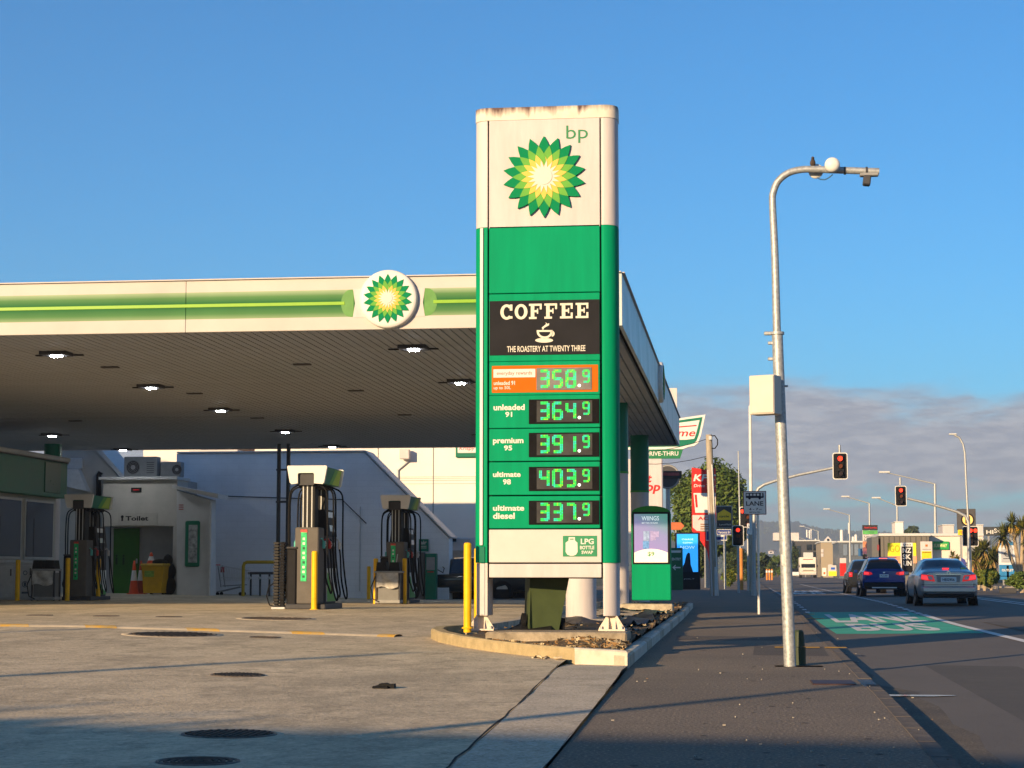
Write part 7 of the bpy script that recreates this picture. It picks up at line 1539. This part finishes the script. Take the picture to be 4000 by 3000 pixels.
for k, (px, py, Y, lab, heads) in enumerate(((3845, 2265, 97, 'clump of cabbage trees left of the blue totem', [(-.45, 1.5, .75, 170), (0, 2.0, .8, 190), (.4, 1.6, .75, 170), (.1, 1.1, .7, 150), (-.2, .8, .6, 120)]), (3872, 2265, 99, 'shorter shaggy cabbage tree touching the blue totem', [(-.3, 1.3, .7, 170), (.25, 1.75, .7, 170), (0, .9, .6, 140)]), (3822, 2262, 101, 'cabbage tree beside the right traffic light', [(0, 1.9, .7, 180), (.3, 1.2, .6, 140)]), (3990, 2260, 88, 'tall branching cabbage tree at the right edge', [(-.75, 2.55, .75, 150), (-.35, 3.15, .6, 140), (.1, 2.9, .7, 150), (.4, 2.3, .7, 150)]), (3740, 2250, 115, 'thin bare-stemmed cabbage tree behind the silver car', [(0, 1.6, .5, 90), (-.25, 1.9, .4, 70)]))):
    cabbage(lab, at(px, py, Y).x, Y, heads, 60 + k, .10 if k == 3 else .06)
for k, (px0, py0, px1, py1, Y, lab) in enumerate(((3835, 2215, 3905, 2295, 86, 'bright green leafy hedge left of the blue totem'), (3930, 2232, 4060, 2300, 80, 'olive green bushes at the right edge below the cabbage tree'), (3790, 2225, 3850, 2285, 92, 'low hedge partly hidden by the silver car'))):
    x, z, w, h = rect(px0, py0, px1, py1, Y); leafy('hedge', lab, 'hedge', (x, Y, hr(Y) + .1), (0, 0, z - hr(Y) - .12), (w * .5, .8, h * .45), 3800, G3 if k != 1 else G1, None, .085, 80 + k, 34, 'hedges on the right verge')
# white houses dotted on the near hill
rnd = random.Random(12); hs = MB().box((0, 0, 1.2), (5.5, 5, 2.4), 0).mesh('wall', whited); hroof = MB().prism([(-3.1, 2.4), (3.1, 2.4), (0, 3.9)], -2.8, 2.8).mesh('roof', M('hill_roof', (.16, .13, .12), .7)); hwin = MB().box((0, -2.52, 1.3), (2.4, .1, .8), 0).mesh('window', glass)
spots = [(2985, 2205), (3010, 2188), (3035, 2212), (3060, 2150), (3018, 2160), (3075, 2180), (2975, 2170), (3046, 2200), (2962, 2222), (3090, 2205), (3105, 2165), (3068, 2222)]
for k, (px, py) in enumerate(spots):
    for Y in range(1255, 1660, 15):                                       # walk up the slope until the hillside stands at that height
        v = (Y - 1250) / 420; q = at(px, py, Y); hgt = -2 + (1 + 27 * sm(75, -45, q.x) + 2) * math.sin(max(0, min(1, v)) * math.pi / 2) ** .8
        if hgt >= q.z: break
    t = thing('hill_house', ('pale house low on the hazy hillside, left of the tall pole', 'pale house below the hill crest near the tall pole', 'pale house just left of the tall pole foot trees', 'pale house high on the hill behind the tall pole', 'pale house mid slope left of the tall pole', 'pale house mid slope right of the tall pole', 'pale house highest at the left of the hillside', 'pale house close above the trees by the tall pole', 'leftmost lowest pale house on the hillside', 'pale house right of the tall pole above the cream truck', 'highest pale house right of the tall pole', 'lowest pale house right of the tall pole')[k], 'house', (q.x, Y, q.z - .8), rnd.uniform(-.6, .6), 'houses on the far hillside'); link('wall', hs, t); link('roof', hroof, t); link('window', hwin, t)

# tree cover of the hills: a mass nobody could count
rnd = random.Random(33); m = MB(); oct_ = [(1, 0, 0), (0, 1, 0), (-1, 0, 0), (0, -1, 0), (0, 0, 1.15), (0, 0, -.6)]
def blob(x, y, z, r): m.add([(x + a * r * rnd.uniform(.7, 1.2), y + b * r, z + c * r * rnd.uniform(.8, 1.3)) for a, b, c in oct_], [(0, 1, 4), (1, 2, 4), (2, 3, 4), (3, 0, 4), (1, 0, 5), (2, 1, 5), (3, 2, 5), (0, 3, 5)], rnd.choice((0, 0, 1)))
for i in range(2600):
    x = rnd.uniform(-120, 110); v = rnd.random(); Y = 1250 + 420 * v; z = -2 + (1 + 27 * sm(75, -45, x) + 2) * math.sin(v * math.pi / 2) ** .8
    blob(x, Y, z + .4, rnd.uniform(1.2, 3.4))
for i in range(2200):
    x = rnd.uniform(-60, 420); v = rnd.uniform(.45, 1); Y = 2600 + 500 * v; hgt = 62 + 14 * math.exp(-((x - 40) / 90) ** 2) + 8 * math.exp(-((x + 40) / 60) ** 2) - .02 * max(0, x - 80)
    blob(x, Y, -2 + (hgt + 2) * math.sin(v * math.pi / 2) ** .8 + rnd.uniform(0, 2), rnd.uniform(2.5, 5.5))
tag(m.build('hillside_bush', [M('bush_dark', (.035, .055, .02), .8, var=.3), M('bush_mid', (.065, .085, .03), .8, var=.3)]), 'dark bush and trees covering the hazy hills', 'bush', None, 'stuff')

# ================================================================== unseen building and trees added behind the camera for foreground shade; shadow-casting poles
NH = 7.0; NL = NH / math.tan(SUN_EL)
nb = thing('added_shade_building', 'long unseen building added behind the viewpoint to shade the near concrete', 'building', (-3 - NL * math.sin(SUN_PHI), 11.6 - NL * math.cos(SUN_PHI) - 5, 0), RAD(-5))
MB().box((0, 0, NH / 2), (44, 10, NH), 0).build('wall', mbeige, nb); MB().box((0, 0, NH + .05), (44.6, 10.6, .12), .02).build('roof', mgrey, nb)
for k in range(7): MB().box((-19 + 6 * k, 5.03, 1.8), (3, .08, 1.6), .02).build('window', glass, nb)
for k in range(11):
    xx = nb.location.x - 20 + 4 * k + random.uniform(-1, 1); yy = nb.location.y + 7.5 - .105 * (xx - nb.location.x); hh = random.uniform(5.9, 6.7)
    leafy('added_shade_tree', ('first', 'second', 'third', 'fourth', 'fifth', 'sixth', 'seventh', 'eighth', 'ninth', 'tenth', 'eleventh')[k] + ' from the left of a row of unseen shade trees added behind the viewpoint', 'tree', (xx, yy, 0), (0, 0, hh - 2.0), (2.6, 2.0, 2.0), 1400, G2, .16, .3, 200 + k, 30, 'unseen trees added behind the viewpoint for shade')  # unseen tree row added to break up the edge of the foreground shade
for k, (tx_, ty_, h) in enumerate(((-3.6, 22.0, 5.9), (1.25, 18.2, 5.2), (-8.2, 26.2, 6.4))):
    d = h / math.tan(SUN_EL)
    x0 = tx_ - math.sin(SUN_PHI) * d; y0 = ty_ - math.cos(SUN_PHI) * d
    t = thing('roadside_pole', ('first', 'second', 'third')[k] + ' thin pole behind the viewpoint casting a long shadow line', 'pole', (x0, y0, 0)); MB().cyl((0, 0, 0), (0, 0, h), .10, .08, 12).build('shaft', galv, t); MB().lathe([(.08, h), (.05, h + .04), (.001, h + .05)], n=12).build('cap', galv, t)

# ================================================================== haze over the far town and hills
hz = MB().box((0, 1900, 70), (5200, 6400, 146), 0).build('haze', None); hz.data.materials.clear()
mh = bpy.data.materials.new('haze_air'); mh.use_nodes = True; tn = mh.node_tree
for q in list(tn.nodes): tn.nodes.remove(q)
o = tn.nodes.new('ShaderNodeOutputMaterial'); pv = tn.nodes.new('ShaderNodeVolumePrincipled'); pv.inputs['Color'].default_value = (.80, .88, 1, 1); pv.inputs['Density'].default_value = .00035; pv.inputs['Anisotropy'].default_value = .2
tn.links.new(pv.outputs[0], o.inputs['Volume']); hz.data.materials.append(mh); tag(hz, 'pale haze over the distant town and hills', 'haze', None, 'stuff')
